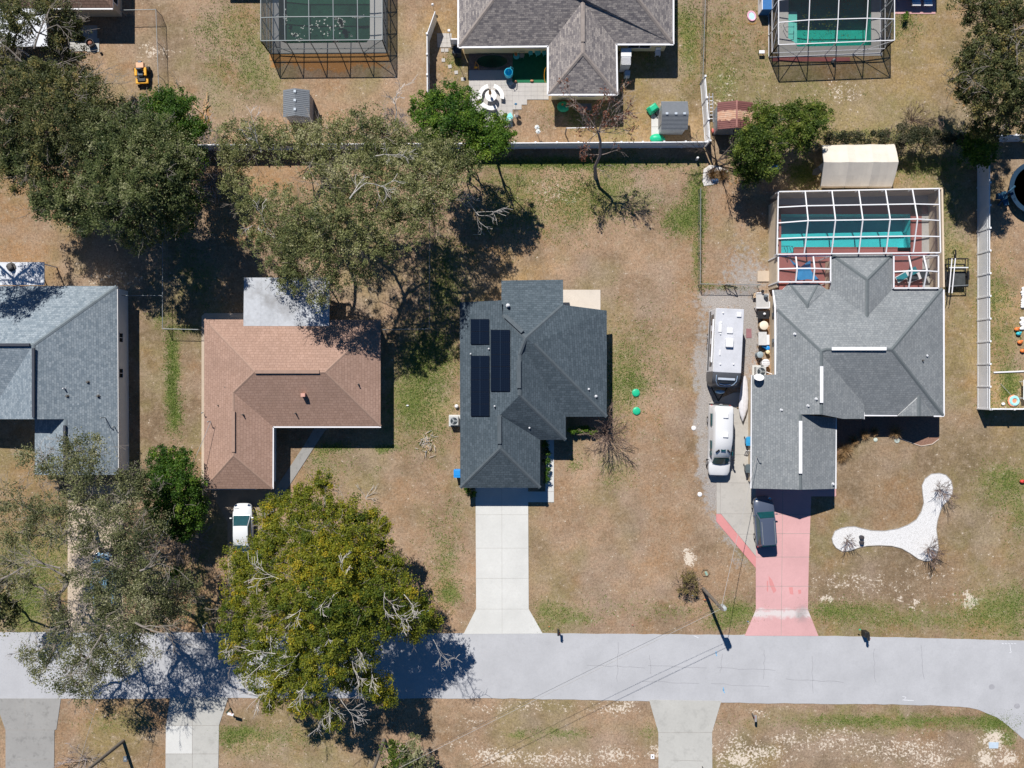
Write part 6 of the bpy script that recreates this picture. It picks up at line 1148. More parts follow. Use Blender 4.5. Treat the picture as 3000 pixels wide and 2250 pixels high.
# canvas shelter
t=thing('canvas_shelter','cream canvas portable garage shelter above the pool enclosure','shelter',W(2515,487)); b=MB(); N_=7; g=[]
rowsd=[((2409,424.5,1.75),(2620.5,421.5,1.75)),((2409.5,428,2.05),(2622,425,2.05)),((2411.5,450,2.62),(2628,447.5,2.62)),((2414.5,474.5,3.1),(2633,474,3.1)),((2410,512,2.55),(2624,512,2.55)),((2405,545,2.02),(2614,546,2.02)),((2404,550,1.7),(2612.5,550.5,1.7))]
pr=random.Random(4)
for a,c in rowsd:
    row=[]; p,q=W(*a),W(*c)
    for i in range(19):
        s=p.lerp(q,i/18); s.z-=(.10 if i%6 in (2,3,4) else .055 if i%6 in (1,5) else 0)+pr.uniform(0,.035); row.append(s)
    g.append(row)
for i in range(len(g)-1):
    for j in range(18): b.add([g[i][j],g[i][j+1],g[i+1][j+1],g[i+1][j]],[(0,1,2,3)],0,True)
bm_=b.build('canopy',cream,t,True); bpy.context.view_layer.objects.active=bm_
b=MB()
for i in (0,6,12,18):
    pts=[g[k][i]-Vector((0,0,.05)) for k in range(len(g))]; b.tube([Vector((pts[0].x,pts[0].y,0))]+pts+[Vector((pts[-1].x,pts[-1].y,0))],.03,6)
b.build('frame',steel,t,True); b=MB(); e=[g[k][18] for k in range(7)]; b.add([Vector((p.x-.02,p.y,p.z-.02)) for p in e]+[Vector((e[-1].x-.05,e[-1].y,.05)),Vector((e[0].x-.05,e[0].y,.05))],[list(range(9))]); b.build('end_panel',cream,t,True)
b=MB(); pp=[W(2411,476,2.6),W(2398,488,2.0),W(2382,498,1.2),W(2380,512,.5),W(2392,514,.9),W(2408,505,1.9)]; b.add(pp+[p-Vector((0,0,.03)) for p in pp],[list(range(6)),list(range(6,12))[::-1]]+[(i,(i+1)%6,(i+1)%6+6,i+6) for i in range(6)]); b.build('door_flap',mat('dark_slate_canvas',(.06,.075,.095),.8,.15),t,True)
# ---------------------------------------------------------------- fences
def fence(label,a,c,h,post,m,name='vinyl_fence',rails=True,gap=.06):
    p,q=W(*a),W(*c); t=thing(name,label,'fence',p); L_=(q-p).length; n=max(1,round(L_/post)); d=(q-p)/n; sd=Vector((-d.y,d.x,0)).normalized()
    for i in range(n+1): b=MB(); x=p+d*i; b.box(x+Vector((0,0,(h+.12)/2)),(.12,.12,h+.12),math.atan2(d.y,d.x)); b.box(x+Vector((0,0,h+.14)),(.16,.16,.05),math.atan2(d.y,d.x)); b.build('post',m,t,True)
    for i in range(n):
        b=MB(); a_,c_=p+d*i,p+d*(i+1); 
        b.beam(a_+Vector((0,0,h/2+gap/2)),c_+Vector((0,0,h/2+gap/2)),.035,h-gap)
        for z in ((.12,h-.35,h-.03) if rails else (h-.03,)): b.beam(a_+Vector((0,0,z)),c_+Vector((0,0,z)),.075,.12)
        b.build('panel',m,t,True)
    return t
milv=mat('mildewed_vinyl',(.80,.81,.84),.5,.08,2.5,dirt=.15)
fence('long white vinyl fence running behind the oaks and the terrace',(524,441),(2058,432),1.72,1.9,milv)
fence('white vinyl side fence between the grey shed and the rusty shed',(2052,246),(2066,430),1.85,1.9,vinyl)
fence('white vinyl fence along the left side of the terrace',(1258,300),(1257,125),1.85,1.9,vinyl)
b=MB(); p,q=W(1258,122),W(1280,60); t=thing('fence_gate','open white gate leaf at the top of the terrace side fence','gate',p); b.beam(p+Vector((0,0,.95)),q+Vector((0,0,.95)),.06,1.8); b.build('panel',vinyl,t,True)
b=MB(); m=p.lerp(q,.5)+Vector((-.06,0,1.5)); b.ball(m,.13,10,.4,1,1); b.build('gate_ornament',mat('dark_blue_ornament',(.03,.04,.08),.4),t,True)
fence('grey white vinyl fence along the right side yard',(2863,486),(2863,1197),1.93,1.97,vinyl)
fence('white vinyl fence turning right beside the round pool float',(2866,1197),(3130,1197),1.93,1.97,vinyl)
fence('shaded white vinyl fence at the top of the right side yard',(2872,416),(3130,412),1.93,1.97,vinyl)
def chain(label,pts,h=1.25,post=2.8):
    P=[W(*p) for p in pts]; t=thing('chain_link_fence',label,'fence',P[0]); r=MB(); f=MB()
    for a,c in zip(P[:-1],P[1:]):
        n=max(1,round((c-a).length/post)); up=Vector((0,0,h)); r.tube([a+up,c+up],.028,6); f.quad([a,c,c+up,a+up])
        for i in range(n+(c is P[-1])): b=MB(); x=a.lerp(c,i/n); b.tube([x,x+Vector((0,0,h+.05))],.03,6); b.build('post',steel,t,True)
    r.build('top_rail',steel,t,True); f.build('mesh',chainlink,t,True); return t
chain('chain link fence with one corner beside the riding mower',[(372,48),(474,46),(484,330)])
chain('chain link fence running up from the gap between the left houses',[(596,968),(493,966),(493,600)])
chain('short chain link run from the blue grey house wall',[(372,870),(492,870)])
chain('chain link fence from the brown house corner up under the live oak',[(1128,968),(1262,966),(1262,600)])
chain('low dark chain link fence with corner above the travel trailer',[(2045,560),(2044,836),(2218,838)],1.1)
chain('chain link fence at the top beside the white side fence',[(2059,-40),(2050,246)])
# gate frame by the gravel
b=MB(); p,q=W(2122,838),W(2152,846)
for x in (p,q): b.beam(x,x+Vector((0,0,.9)),.07)
b.beam(p+Vector((0,0,.9)),q+Vector((0,0,.9)),.06); b.beam(p+Vector((0,0,.1)),q+Vector((0,0,.9)),.05); tag(b.build('metal_gate',black),'black metal frame standing at the top of the gravel','frame')
# ---------------------------------------------------------------- poles and wires
polem=mat('grey_brown_pole_wood',(.15,.13,.11),.9,.25,4.)
def pole(label,x,y,h,lean=(0,0),tr=True):
    p=W(x,y); t=thing('utility_pole',label,'utility pole',p,0,'utility poles along the street'); top=p+Vector((lean[0],lean[1],h)); b=MB(); b.tube([p-Vector((0,0,.1)),top],[.17,.12],10); b.build('shaft',polem,t,True)
    if tr:
        b=MB(); q=p.lerp(top,.88)+Vector((.28,-.05,0)); b.lathe(q-Vector((0,0,.4)),[(.2,0),(.22,.05),(.22,.75),(.18,.85),(.05,.9)],12); b.build('transformer',mat('transformer_grey',(.36,.39,.40),.5),t,True)
    b=MB()
    for k in (.93,.80): c=p.lerp(top,k); b.beam(c+Vector((-.18,.05,0)),c+Vector((.3,-.05,0)),.05); b.lathe(c+Vector((.3,-.05,0)),[(.05,0),(.07,.05),(.04,.14)],8)
    b.build('bracket',steel,t,True); return top
T1=pole('utility pole with transformer by the round dry shrub',2060,1725,6.9)
T2=pole('leaning brown pole at the bottom left between two driveways',361.6,2170.7,7.5,(-.5,0),False)
T3=pole('pole beside the small trees at the bottom edge',1126,2167,7.3,(0,0),False)
wirem=mat('weathered_wire',(.34,.33,.32),.5,.2); wired=mat('dark_wire',(.05,.05,.055),.5,.2)
def wire(label,a,c,sag=.35,r=.016,m=None):
    b=MB(); b.tube([a.lerp(c,k/16)-Vector((0,0,4*sag*(k/16)*(1-k/16))) for k in range(17)],r,5); return tag(b.build('overhead_wire',m or wirem),label,'wire')
wire('pale overhead wire slanting across the street from the transformer pole',T1-Vector((0,0,.3)),W(1090,2290,6.6),.15,.016)
wire('thin overhead wire just above the pale one crossing the street',T1-Vector((0,0,.8)),W(1060,2300,6.2),.35,.012,wired)
wire('service wire from the transformer pole to the mast on the light grey roof',T1-Vector((0,0,.4)),W(2218,1335,3.35),.2,.02)
wire('pale service wire over the left oak to the brown roof mast',W(618,1234,3.6),W(340,1868,6.2),.25,.024)
wire('pale wire at the bottom left running on from the left oak',W(340,1868,6.2),W(215,2290,6.9),.1,.014)
wire('short wire dropping from the blue grey roof mast',W(308,1223,3.9),W(352,1360,2.6),.1,.012,wired)
# ---------------------------------------------------------------- mailboxes
def mailbox(label,x,y,rz,m,pm,arm=0.,h=1.05):
    t=thing('mailbox',label,'mailbox',W(x,y),rz,'mailboxes along the street'); b=MB(); b.box((0,arm,h/2),(.1,.1,h)); 
    if arm: b.beam((0,arm,h-.06),(0,-.15,h-.06),.09)
    b.build('post',pm,t); b=MB(); b.loft([[(-.10,y_,h),(-.10,y_,h+.14),(-.06,y_,h+.21),(.06,y_,h+.21),(.10,y_,h+.14),(.10,y_,h)] for y_ in (-.28,.26)],0,False); b.build('box',m,t); b=MB(); b.box((.115,-.1,h+.16),(.015,.05,.18)); b.build('flag',redm,t); return t
mailbox('white mailbox on a white bracket at the edge of the golden oak',612,1838,R(20),white,white,.45)
mailbox('white mailbox on a bracket by the two tone driveway across the street',688,2078,R(75),white,mat('dark_green_post',(.03,.06,.04),.6),.4)
mailbox('black mailbox beside the clean white driveway',1634,1842,0,black,polem)
mailbox('silver mailbox with a red mark across the street on bare sand',2203,2090,R(180),mat('silver_mailbox',(.42,.40,.40),.4,.1,metal=.4),polem)
mailbox('big black mailbox with green flash right of the pink driveway',2529,1856,0,black,black)
b=MB(); p=W(2529,1852); b.box((p.x,p.y,.45),(.42,.5,.9)); 
tag(b.build('mailbox_pillar',black,None,False,.04),'dark square pillar under the big black mailbox','pillar')
b=MB(); p=W(2524,1848,1.3); b.box((p.x,p.y,.93),(.16,.1,.05)); tag(b.build('green_reflector',greenpl),'small green marker on the black mailbox pillar','marker')
t=thing('driveway_sign','small dark blue signpost at the bottom of the flared driveway','sign',W(2057,2245)); b=MB(); b.box((0,0,.35),(.06,.06,.7)); b.build('post',black,t); b=MB(); b.box((0,0,.68),(.55,.16,.06)); b.build('plate',mat('navy_plate',(.02,.04,.08),.4),t)
b=MB(); p=W(1911.5,2216); b.box((p.x,p.y,.03),(.34,.42,.06)); b.box((p.x,p.y,.065),(.09,.14,.012),0,1); tag(b.build('meter_cover',[white,black],None,False,.02),'white water meter cover left of the flared driveway','cover')
b=MB(); p=W(367.5,2223); b.box((p.x,p.y,.03),(.34,.5,.06)); b.box((p.x,p.y,.066),(.06,.1,.01),0,1); tag(b.build('meter_cover',[greypl,white]),'grey meter cover beside the bottom left pole','cover')
# septic lids
for x,y,lab in ((1862.7,1150.6,'upper of the two round green septic lids on the lawn'),(1864.6,1204,'lower of the two round green septic lids on the lawn')):
    t=thing('septic_lid',lab,'septic lid',W(x,y),0,'green septic lids'); b=MB(); b.lathe((0,0,0),[(.36,-.02),(.36,.10),(.33,.13),(.2,.155),(.02,.165)],24); b.build('lid',greenpl,t); b=MB()
    for k in range(4): a=k*1.57; b.lathe((.29*math.cos(a),.29*math.sin(a),.12),[(.02,0),(.02,.03),(.005,.035)],6)
    b.build('bolt',steel,t)
for x,y,lab in ((2032,1254,'upper white round stepping stone on the gravel edge'),(2050,1448,'lower white round stepping stone on the gravel edge')):
    b=MB(); p=W(x,y); b.lathe((p.x,p.y,0),[(.21,0),(.21,.05),(.18,.065)],18); tag(b.build('stepping_stone',whiteaccent),lab,'stepping stone','white round stones')
for x,y,r,lab in ((2564.6,1288,.19,'left pale round stone before the porch bed'),(2627.5,1290.5,.24,'right pale round stone before the porch bed')):
    b=MB(); p=W(x,y); b.lathe((p.x,p.y,0),[(r,0),(r,.05),(r*.8,.07)],14,0,1,.95); tag(b.build('stepping_stone',mat('pale_mint_stone',(.50,.56,.50),.8)),lab,'stepping stone','pale round porch stones')
for k,(x,y,rz,lab) in enumerate(((1297,147.5,0,'left of the two pavers just below the side gate slab'),(1308.5,147.5,0,'right of the two pavers just below the side gate slab'),(1299,176.5,0,'square paver in the green turf beside the dark box'),(1318,195,.2,'pinkish paver third down the side path'),(1336.5,212.5,.1,'paver fourth down the side path'),(1356,232,.1,'lowest paver of the side path by the terrace'))):
    b=MB(); p=W(x,y); b.box((p.x,p.y,.02),(.32,.32,.06),rz); tag(b.build('paver',pavers,None,False,.01),lab,'paver','stepping pavers by the side gate')
# ---------------------------------------------------------------- things round the house with solar panels
def acunit(label,x,y,s=.8,h=.8):
    t=thing('air_conditioner',label,'air conditioner',W(x,y)); b=MB(); b.box((0,0,.05),(s*1.3,s*1.3,.1)); b.build('pad',conc_new,t); b=MB(); b.box((0,0,.1+h/2),(s,s,h)); b.build('case',mat('grey_ac_case',(.40,.41,.41),.5),t,False,.04)
    b=MB(); b.lathe((0,0,h+.1),[(s*.40,0),(s*.40,.02),(s*.05,.03)],20); b.build('fan_well',mat('dark_fan_well',(.02,.03,.04),.5),t); b=MB()
    for k in range(3):
        a=k*2.094; b.beam((0,0,h+.135),(s*.36*math.cos(a),s*.36*math.sin(a),h+.135),.16*s,.01)
    b.lathe((0,0,h+.12),[(.09,0),(.09,.05),(.02,.06)],10); b.build('fan',steel,t); b=MB()
    for k in range(10): a=k*.628; b.beam((.05*math.cos(a),.05*math.sin(a),h+.17),(s*.40*math.cos(a),s*.40*math.sin(a),h+.14),.008)
    b.build('grille',steel,t); return t
acunit('grey air conditioner against the dark grey house',1332,1232)
acunit('grey air conditioner among the clutter of the light grey house',2222,1089,.9,.75)
b=MB(); p=W(1338,1190); b.ball((p.x,p.y,.22),.19,14); b.box((p.x,p.y,.03),(.2,.2,.06)); tag(b.build('white_globe',whiteaccent),'white ball beside the dark grey house above the air conditioner','ball')
b=MB(); p=W(1194,1188); b.ball((p.x,p.y,.06),.09,8,1.4,.8,.6); tag(b.build('litter',whiteaccent),'small white scrap on the grass between the houses','litter')
def bin_(label,x,y,m,rz=0,s=1.):
    t=thing('wheelie_bin',label,'bin',W(x,y),rz,'wheeled bins'); b=MB(); b.loft([[(-a,-a,z),(a,-a,z),(a,a,z),(-a,a,z)] for a,z in ((.22*s,.08),(.30*s,.95))],0,False); b.build('bin',m,t,False,.03); b=MB(); b.box((0,0,.99),(.66*s,.74*s,.06)); b.box((0,.05,1.03),(.5*s,.5*s,.03)); b.build('lid',m,t,False,.02)
    for sx in (-.24,.24): w=MB(); w.wheel((sx,.28*s,.1),.1,.06); w.build('wheel',rubber,t)
    b=MB(); b.beam((-.25,.40*s,.97),(.25,.40*s,.97),.04); b.build('handle',m,t); return t
bin_('blue wheeled bin at the corner of the dark grey house',1342,1384,bluepl)
bin_('blue wheeled bin between the camper van and the light grey house',2188,1291,mat('sky_blue_bin',(.03,.27,.52),.4),0,1.05)
bin_('dark grey wheeled bin behind the blue one by the light grey house',2186,1370,mat('slate_bin',(.09,.115,.13),.4))
t=thing('folded_chairs','stack of white folded chairs between the two bins','chairs',W(2190,1325)); 
for k in range(4): b=MB(); b.beam((-.3+.17*k,-.28,.02),(-.3+.17*k,.22,.75),.10,.04); b.build('slat',white,t)
# branch heap
b=MB(); pr=random.Random(3); p0=W(1253,1297)
for k in range(70): 
    a=pr.uniform(0,3.14); c=p0+Vector((pr.gauss(0,.42),pr.gauss(0,.5),pr.uniform(.02,.2))); d=Vector((math.cos(a),math.sin(a),pr.gauss(0,.12)))*pr.uniform(.12,.38); b.tube([c-d,c,c+d+Vector((0,0,-.03))],[.02,.025,.012],4,pr.randint(0,1))
tag(b.build('branch_heap',[mat('pale_cut_wood',(.50,.36,.22),.8,.3),palebark]),'heap of pale cut branches on the grass between brown and dark grey houses','heap',None,'stuff')
b=MB(); p0=W(600,305)
for x0,y0,x1,y1 in ((556,292,560,320),(557,288,578,310),(607,270,598,352),(600,290,594,330),(612,300,598,322),(604,330,596,355),(566,308,590,330)): a,c=W(x0,y0,.25),W(x1,y1,.1); b.beam(a,c,.06,.05)
tag(b.build('lumber_heap',mat('pale_lumber',(.52,.33,.18),.8,.2)),'scattered pale boards beside the grey thicket','heap',None,'stuff')
# ---------------------------------------------------------------- clutter beside the travel trailer
def can(label,x,y,r,h,m,lm,name='barrel',cat='barrel',sx=1.):
    t=thing(name,label,cat,W(x,y)); b=MB(); b.lathe((0,0,0),[(r*.85,0),(r*.95,h*.3),(r*.9,h-.03),(r*.9,h-.02)],18,0,sx); b.build('body',m,t); b=MB(); b.lathe((0,0,h-.04),[(r,0),(r,.05),(r*.8,.08),(r*.1,.10)],20,0,sx); b.build('lid',lm,t); return t
t=thing('potting_bench','grey topped bench with white rails at the head of the clutter','bench',W(2226,883)); b=MB(); b.box((0,0,.78),(1.15,1.25,.05)); b.build('top',mat('grey_bench_top',(.42,.41,.40),.7),t); b=MB(); b.beam((-.6,-.68,.85),(.62,-.68,.85),.08); b.beam((-.55,.68,.85),(.1,.68,.85),.08); b.beam((.6,-.68,.9),(.6,-.1,.9),.08); b.build('rail',white,t)
for x in (-.52,.52):
    for y in (-.58,.58): b=MB(); b.beam((x,y,0),(x,y,.76),.07); b.build('leg',white,t)
b=MB(); p=W(2234,872); b.lathe((p.x,p.y,.81),[(.16,0),(.2,.2),(.14,.42),(.05,.5)],12); tag(b.build('watering_can',greypl),'dark grey rounded pot standing on the bench','pot')
b=MB(); p=W(2225,857); b.lathe((p.x,p.y,.81),[(.12,0),(.15,.15),(.11,.3)],10); tag(b.build('pot',black),'black pot at the top end of the bench','pot')
t=thing('folding_chair','black metal folding chair left of the bench','chair',W(2209,867)); b=MB(); b.box((0,0,.45),(.42,.42,.03)); b.build('seat',mat('tan_seat',(.45,.33,.22),.7),t); b=MB()
for x in (-.22,.22): b.beam((x,-.22,0),(x,.24,.9),.03); b.beam((x,.25,0),(x,-.2,.46),.03)
b.build('frame',black,t)
t=thing('wheelbarrow','black tub wheelbarrow holding a white ball below the bench','wheelbarrow',W(2230,925)); b=MB(); b.loft([[(-a,-c,z),(a,-c,z),(a,c,z),(-a,c,z)] for a,c,z in ((.35,.22,.35),(.55,.36,.7))],0,False,True); b.build('tub',black,t,False,.05); b=MB(); b.beam((-.3,-.1,.3),(-.3,.75,.62),.04); b.beam((.3,-.1,.3),(.3,.75,.62),.04); b.build('handle',wood,t); w=MB(); w.wheel((0,-.5,.2),.2,.1); w.build('wheel',rubber,t)
b=MB(); p=W(2232,922); b.ball((p.x,p.y,.80),.13,12); tag(b.build('ball',whiteaccent),'white ball lying in the black wheelbarrow','ball')
can('round cream lidded barrel between the wheelbarrow and the grey table',2231,955,.40,.75,mat('tan_barrel',(.45,.33,.20),.7),mat('cream_lid',(.68,.60,.48),.6))
t=thing('folding_table','grey folding table beside the reddish paver','table',W(2227,993)); b=MB(); b.box((0,0,.72),(.75,1.2,.04)); b.build('tabletop',mat('light_grey_top',(.50,.50,.50),.6),t)
for x in (-.3,.3): b=MB(); b.beam((x,-.5,0),(x,-.5,.7),.04); b.beam((x,.5,0),(x,.5,.7),.04); b.build('leg',steel,t)
b=MB(); b.box((.52,-.1,.55),(.3,.9,.04)); b.build('shelf',white,t)
for i,(x,y,lab) in enumerate(((2236,1014,'larger blue tub below the grey folding table'),(2245,1020,'smaller blue tub against the house below the grey table'))): can(lab,x,y,.2,.45,bluepl,bluepl,'tub','tub')
can('round slate grey barrel with lid beside the blue tubs',2219,1040,.29,.85,mat('slate_barrel',(.20,.24,.27),.6),mat('slate_lid',(.27,.33,.36),.5))
can('small round cream lidded tub against the house',2245,1032,.18,.5,mat('tan_barrel',(.45,.33,.20)),mat('pale_yellow_lid',(.66,.55,.35),.6),'tub','tub')
t=can('white ribbed round bin above the air conditioner',2236,1064,.36,.8,whiteaccent,whiteaccent,'bin','bin'); b=MB()
for k in (-.16,0,.16): b.beam((-.3,k,.86),(.3,k,.86),.05,.03)
b.build('lid_rib',mat('pale_grey_rib',(.5,.5,.52),.5),t)
b=MB(); b.beam(W(2246,1090,.5),W(2262,1096,.5),.06); b.beam(W(2246,1090,.1),W(2246,1090,.7),.06); tag(b.build('gate_rail',white),'short white rail beside the air conditioner','rail')
b=MB(); p=W(2217,1176); b.box((p.x-.0,p.y,.6),(.2,.1,.4)); tag(b.build('hose_box',steel),'small steel box on the wall behind the boat','box')
hose([W(2186,1382,.1),W(2194,1388,.12),W(2196,1396,.1),W(2191,1402,.1),W(2194,1410,.06)],'yellow coiled hose behind the dark grey bin',yellow)
# pots on the white bed
for x,y,lab in ((750,1308,'upper dark pot on the white stone bed'),(750,1350,'lower dark blue pot on the white stone bed')): q=Q(3,2,x,y); can(lab,(q.x/K)+1500,1125-q.y/K,.2,.35,mat('dark_blue_pot',(.05,.06,.08),.5),mat('pot_soil',(.05,.045,.05),.9),'flower_pot','pot')
# little octagonal garden bed
t=thing('garden_ring','small wooden octagon bed with green lids beside the sand patch','garden bed',W(2066,1677)); b=MB()
for k in range(6): a=k*1.047; b.beam((.38*math.cos(a),.34*math.sin(a),.06),(.38*math.cos(a+1.047),.34*math.sin(a+1.047),.06),.06,.12)
b.build('border',wood,t)
for x,y in ((.05,0),(.12,-.16)): b=MB(); b.lathe((x,y,0),[(.12,0),(.12,.1),(.02,.12)],10); b.build('lid',mat('grey_green_lid',(.24,.36,.30),.6),t)
for x,y,r,m,lab in ((2060,1755,.09,orange,'small orange marker near the pole shadow'),(2027,1743,.05,bluepl,'tiny blue marker beneath the dry shrub'),(2188,1819,.05,bluepl,'tiny blue marker by the pink apron'),(1607,1834,.05,orange,'tiny orange marker left of the black mailbox'),(1851,1829,.05,redm,'tiny red marker in the verge weeds')):
    b=MB(); p=W(x,y); b.tube([p,p+Vector((0,0,.25))],.01,5); b.box((p.x+r,p.y,.22),(2*r,.02,r*1.4)); tag(b.build('marker_flag',m),lab,'marker')
b=MB(); p=W(1258,1789); b.ball((p.x,p.y,.25),.25,10,1.2,.7,1.0); tag(b.build('trash_bag',mat('pale_blue_bag',(.20,.36,.55),.4,.2)),'pale blue bag in the shade at the right edge of the golden oak','bag')
# ---------------------------------------------------------------- terrace of the top house
cx,cy=1438.8,288.5; c0=W(cx,cy,0)
stone=mat('white_cast_stone',(.74,.73,.71),.7,.06)
t=thing('round_table','round white stone table with a folded parasol','table',c0); b=MB(); b.lathe((0,0,0),[(.25,.05),(.2,.3),(.2,.6),(.52,.66),(.54,.72),(.52,.75)],28); b.build('top',stone,t)
t=thing('parasol','folded brown parasol standing in the round table','parasol',W(1437,287)); b=MB(); b.tube([(0,0,.05),(0,0,2.2)],.025,6); b.build('pole',wood,t); b=MB(); b.lathe((0,0,0),[(.03,.95),(.13,1.15),(.11,1.7),(.06,2.15),(.01,2.25)],10); b.build('canopy',mat('brown_canvas',(.34,.20,.09),.8,.2),t)
for lab,a0,a1 in (('white curved bench left of the round table',105,190),('white curved bench right of the round table',-10,75),('white curved bench partly under the bright green tree',215,300)):
    t=thing('curved_bench',lab,'bench',c0,0,'curved benches round the table'); b=MB(); n=14; I=[];O=[]
    for k in range(n+1): a=R(a0+(a1-a0)*k/n); I.append((.84*math.cos(a),.84*math.sin(a))); O.append((1.20*math.cos(a),1.20*math.sin(a)))
    b.prism(I+O[::-1],.38,.47,0,None,True); b.build('seat',stone,t)
    for k in (3,11): b=MB(); a=R(a0+(a1-a0)*k/n); b.box((1.02*math.cos(a),1.02*math.sin(a),.21),(.25,.16,.36),a); b.build('pedestal',stone,t)
t=thing('garden_pond','small green pond in the shade of the top house','pond',W(1442,181)); b=MB(); b.lathe((0,0,.07),[(1.42,0),(1.42,.05),(1.30,.03),(.02,.02)],30,0,1,.40); b.build('water',mat('dark_green_pond',(.008,.05,.028),.15,.4,1.,spec=.5),t)
b=MB(); pr=random.Random(6)
for k in range(46): a=k*.1366; b.ball((1.5*math.cos(a),.66*math.sin(a),.10),pr.uniform(.07,.13),7,1.2,1,.7)
b.build('stone_rim',mat('dark_rim_stone',(.13,.12,.11),.9,.3),t)
b=MB(); p=W(1394,200); b.box((p.x,p.y,.2),(.3,.1,.2)); b.tube([p+Vector((-.1,.1,0)),p+Vector((0,.4,.5)),p+Vector((.25,.1,.5)),p+Vector((.3,-.2,.0))],.02,5); tag(b.build('yellow_toy',yellow),'small yellow toy at the left end of the pond','toy')
struct(MB().prism([W(*q)[:2] for q in ((1502,150),(1607,150),(1607,243),(1502,243))],-.02,.07),'outdoor_rug',mat('dark_green_turf_rug',(.012,.13,.06),.9,.15),'dark green outdoor turf in the shade beside the terrace','rug')
for x,y,lab in ((1510,240,'orange lump at the left end of the green turf'),(1558,238.5,'orange lump in the middle of the green turf edge')): b=MB(); p=W(x,y); b.ball((p.x,p.y,.14),.13,10,1.3,.8,.7); tag(b.build('terracotta_pot',mat('terracotta',(.50,.24,.14),.8)),lab,'pot')
b=MB(); p=W(1600,226); b.tube([p+Vector((.55*math.cos(a)*.35,.55*math.sin(a),.5+.5*math.sin(a))) for a in [k*.4 for k in range(17)]],.035,6); tag(b.build('hula_hoop',yellow),'yellow hoop leaning on the top house wall','hoop')
for x,y,r,lab in ((1554,161,.21,'left turquoise round stool by the top house wall'),(1575,160,.28,'largest turquoise round table between two stools'),(1594,161,.21,'right turquoise round stool by the top house wall')):
    t=thing('round_stool',lab,'stool',W(x,y),0,'turquoise round seats'); b=MB(); b.lathe((0,0,.5),[(r,0),(r,.05),(r*.6,.06)],18); b.build('seat',turq,t); b=MB()
    for k in range(3): a=k*2.09; b.beam((.9*r*math.cos(a),.9*r*math.sin(a),0),(.5*r*math.cos(a),.5*r*math.sin(a),.5),.04)
    b.build('leg',turq,t)
t=thing('metal_chair','grey wire chair at the corner by the top house wall','chair',W(1529,168)); b=MB(); b.lathe((0,0,.43),[(.22,0),(.22,.03),(.1,.035)],14); b.build('seat',steel,t); b=MB(); b.tube([(-.22,.1,.45),(-.2,.22,.8),(.2,.22,.8),(.22,.1,.45)],.02,6); b.build('backrest',steel,t); b=MB()
for x in (-.15,.15): b.beam((x,.15,0),(x,.15,.43),.03); b.beam((x,-.15,0),(x,-.15,.43),.03)
b.build('leg',steel,t)
t=thing('plant_stand','round teal stand with rusty flower by the top house wall','stand',W(1513,170)); b=MB(); b.lathe((0,0,.0),[(.28,.4),(.28,.44),(.1,.45)],14); b.tube([(0,0,0),(0,0,.4)],.04,6); b.build('table',turq,t); b=MB(); b.ball((-.05,.1,.62),.16,9); b.build('flower',mat('rusty_flower',(.40,.16,.05),.8,.3),t)
t=thing('egg_swing','turquoise hanging pod swing at the corner of the terrace','swing',W(1490,224)); b=MB(); b.lathe((0,0,.25),[(.05,0),(.30,.1),(.42,.4),(.38,.8),(.33,.84),(.36,.45),(.25,.18),(.04,.08)],18); b.build('pod',mat('bright_turquoise',(.04,.45,.66),.5,.2),t); b=MB(); b.tube([(.36,.25,0),(.42,.3,1.2),(.2,.2,1.75),(0,0,1.75),(0,0,1.1)],.035,6); b.build('stand',mat('turquoise_stand',(.05,.38,.5),.5),t)
b=MB(); p=W(1497,247); b.box((p.x,p.y,.18),(.42,.3,.05),.7); b.beam(p+Vector((-.15,-.12,0)),p+Vector((-.15,-.12,.16)),.04); b.beam(p+Vector((.15,.1,0)),p+Vector((.15,.1,.16)),.04); tag(b.build('foot_stool',mat('pale_plank',(.60,.55,.50),.7)),'small pale plank stool below the pod swing','stool')
t=thing('side_table','light turquoise tilted side table at the terrace edge','table',W(1490,349),R(28)); b=MB(); b.box((0,0,.62),(.72,.52,.04)); b.build('tabletop',mat('mint_table',(.20,.62,.60),.5),t)
for x in (-.3,.3):
    for y in (-.2,.2): b=MB(); b.beam((x,y,0),(x*.9,y*.9,.6),.035); b.build('leg',turq,t)
t=thing('bird_bath','round stone bird bath beside the terrace','bird bath',W(1512,338)); b=MB(); b.lathe((0,0,0),[(.2,0),(.1,.15),(.08,.7),(.2,.78)],14); b.build('pedestal',stone,t); b=MB(); b.lathe((0,0,.76),[(.08,0),(.24,.06),(.25,.10),(.20,.06),(.02,.03)],18); b.build('bowl',mat('brown_bowl',(.22,.17,.13),.6),t)
t=thing('garden_stake','blue leaf shaped garden stake above the bird bath','garden stake',W(1511,318)); b=MB(); b.tube([(0,0,0),(0,0,.9)],.015,5); b.build('stem',steel,t); b=MB(); b.ball((0,.05,1.05),.2,10,.7,.3,1.1); b.build('paddle',mat('deep_sky_blue',(.02,.30,.58),.4),t)
for x,y,lab in ((1572,386,'upper pale spinner stake on the grass'),(1575,398,'lower pale spinner stake casting a thin shadow')):
    t=thing('garden_spinner',lab,'garden stake',W(x,y),0,'pale spinner stakes'); b=MB(); b.tube([(0,0,0),(0,0,1.3)],.015,5); b.build('stem',steel,t); b=MB()
    for k in range(8): a=k*.785; b.beam((0,0,1.3+.02*k),(.22*math.cos(a),.22*math.sin(a),1.3+.03*math.sin(a*2)),.09,.015)
    b.build('blade',mat('pale_glass_blade',(.60,.64,.64),.3),t)
t=thing('feeder_pole','tall thin pole with white cap near the side gate','pole',W(1324,139)); b=MB(); b.tube([(0,0,0),(0,0,3.5)],.025,6); b.build('stem',darkbark,t); b=MB(); b.box((0,0,3.58),(.22,.22,.14)); b.build('feeder',white,t,False,.03)
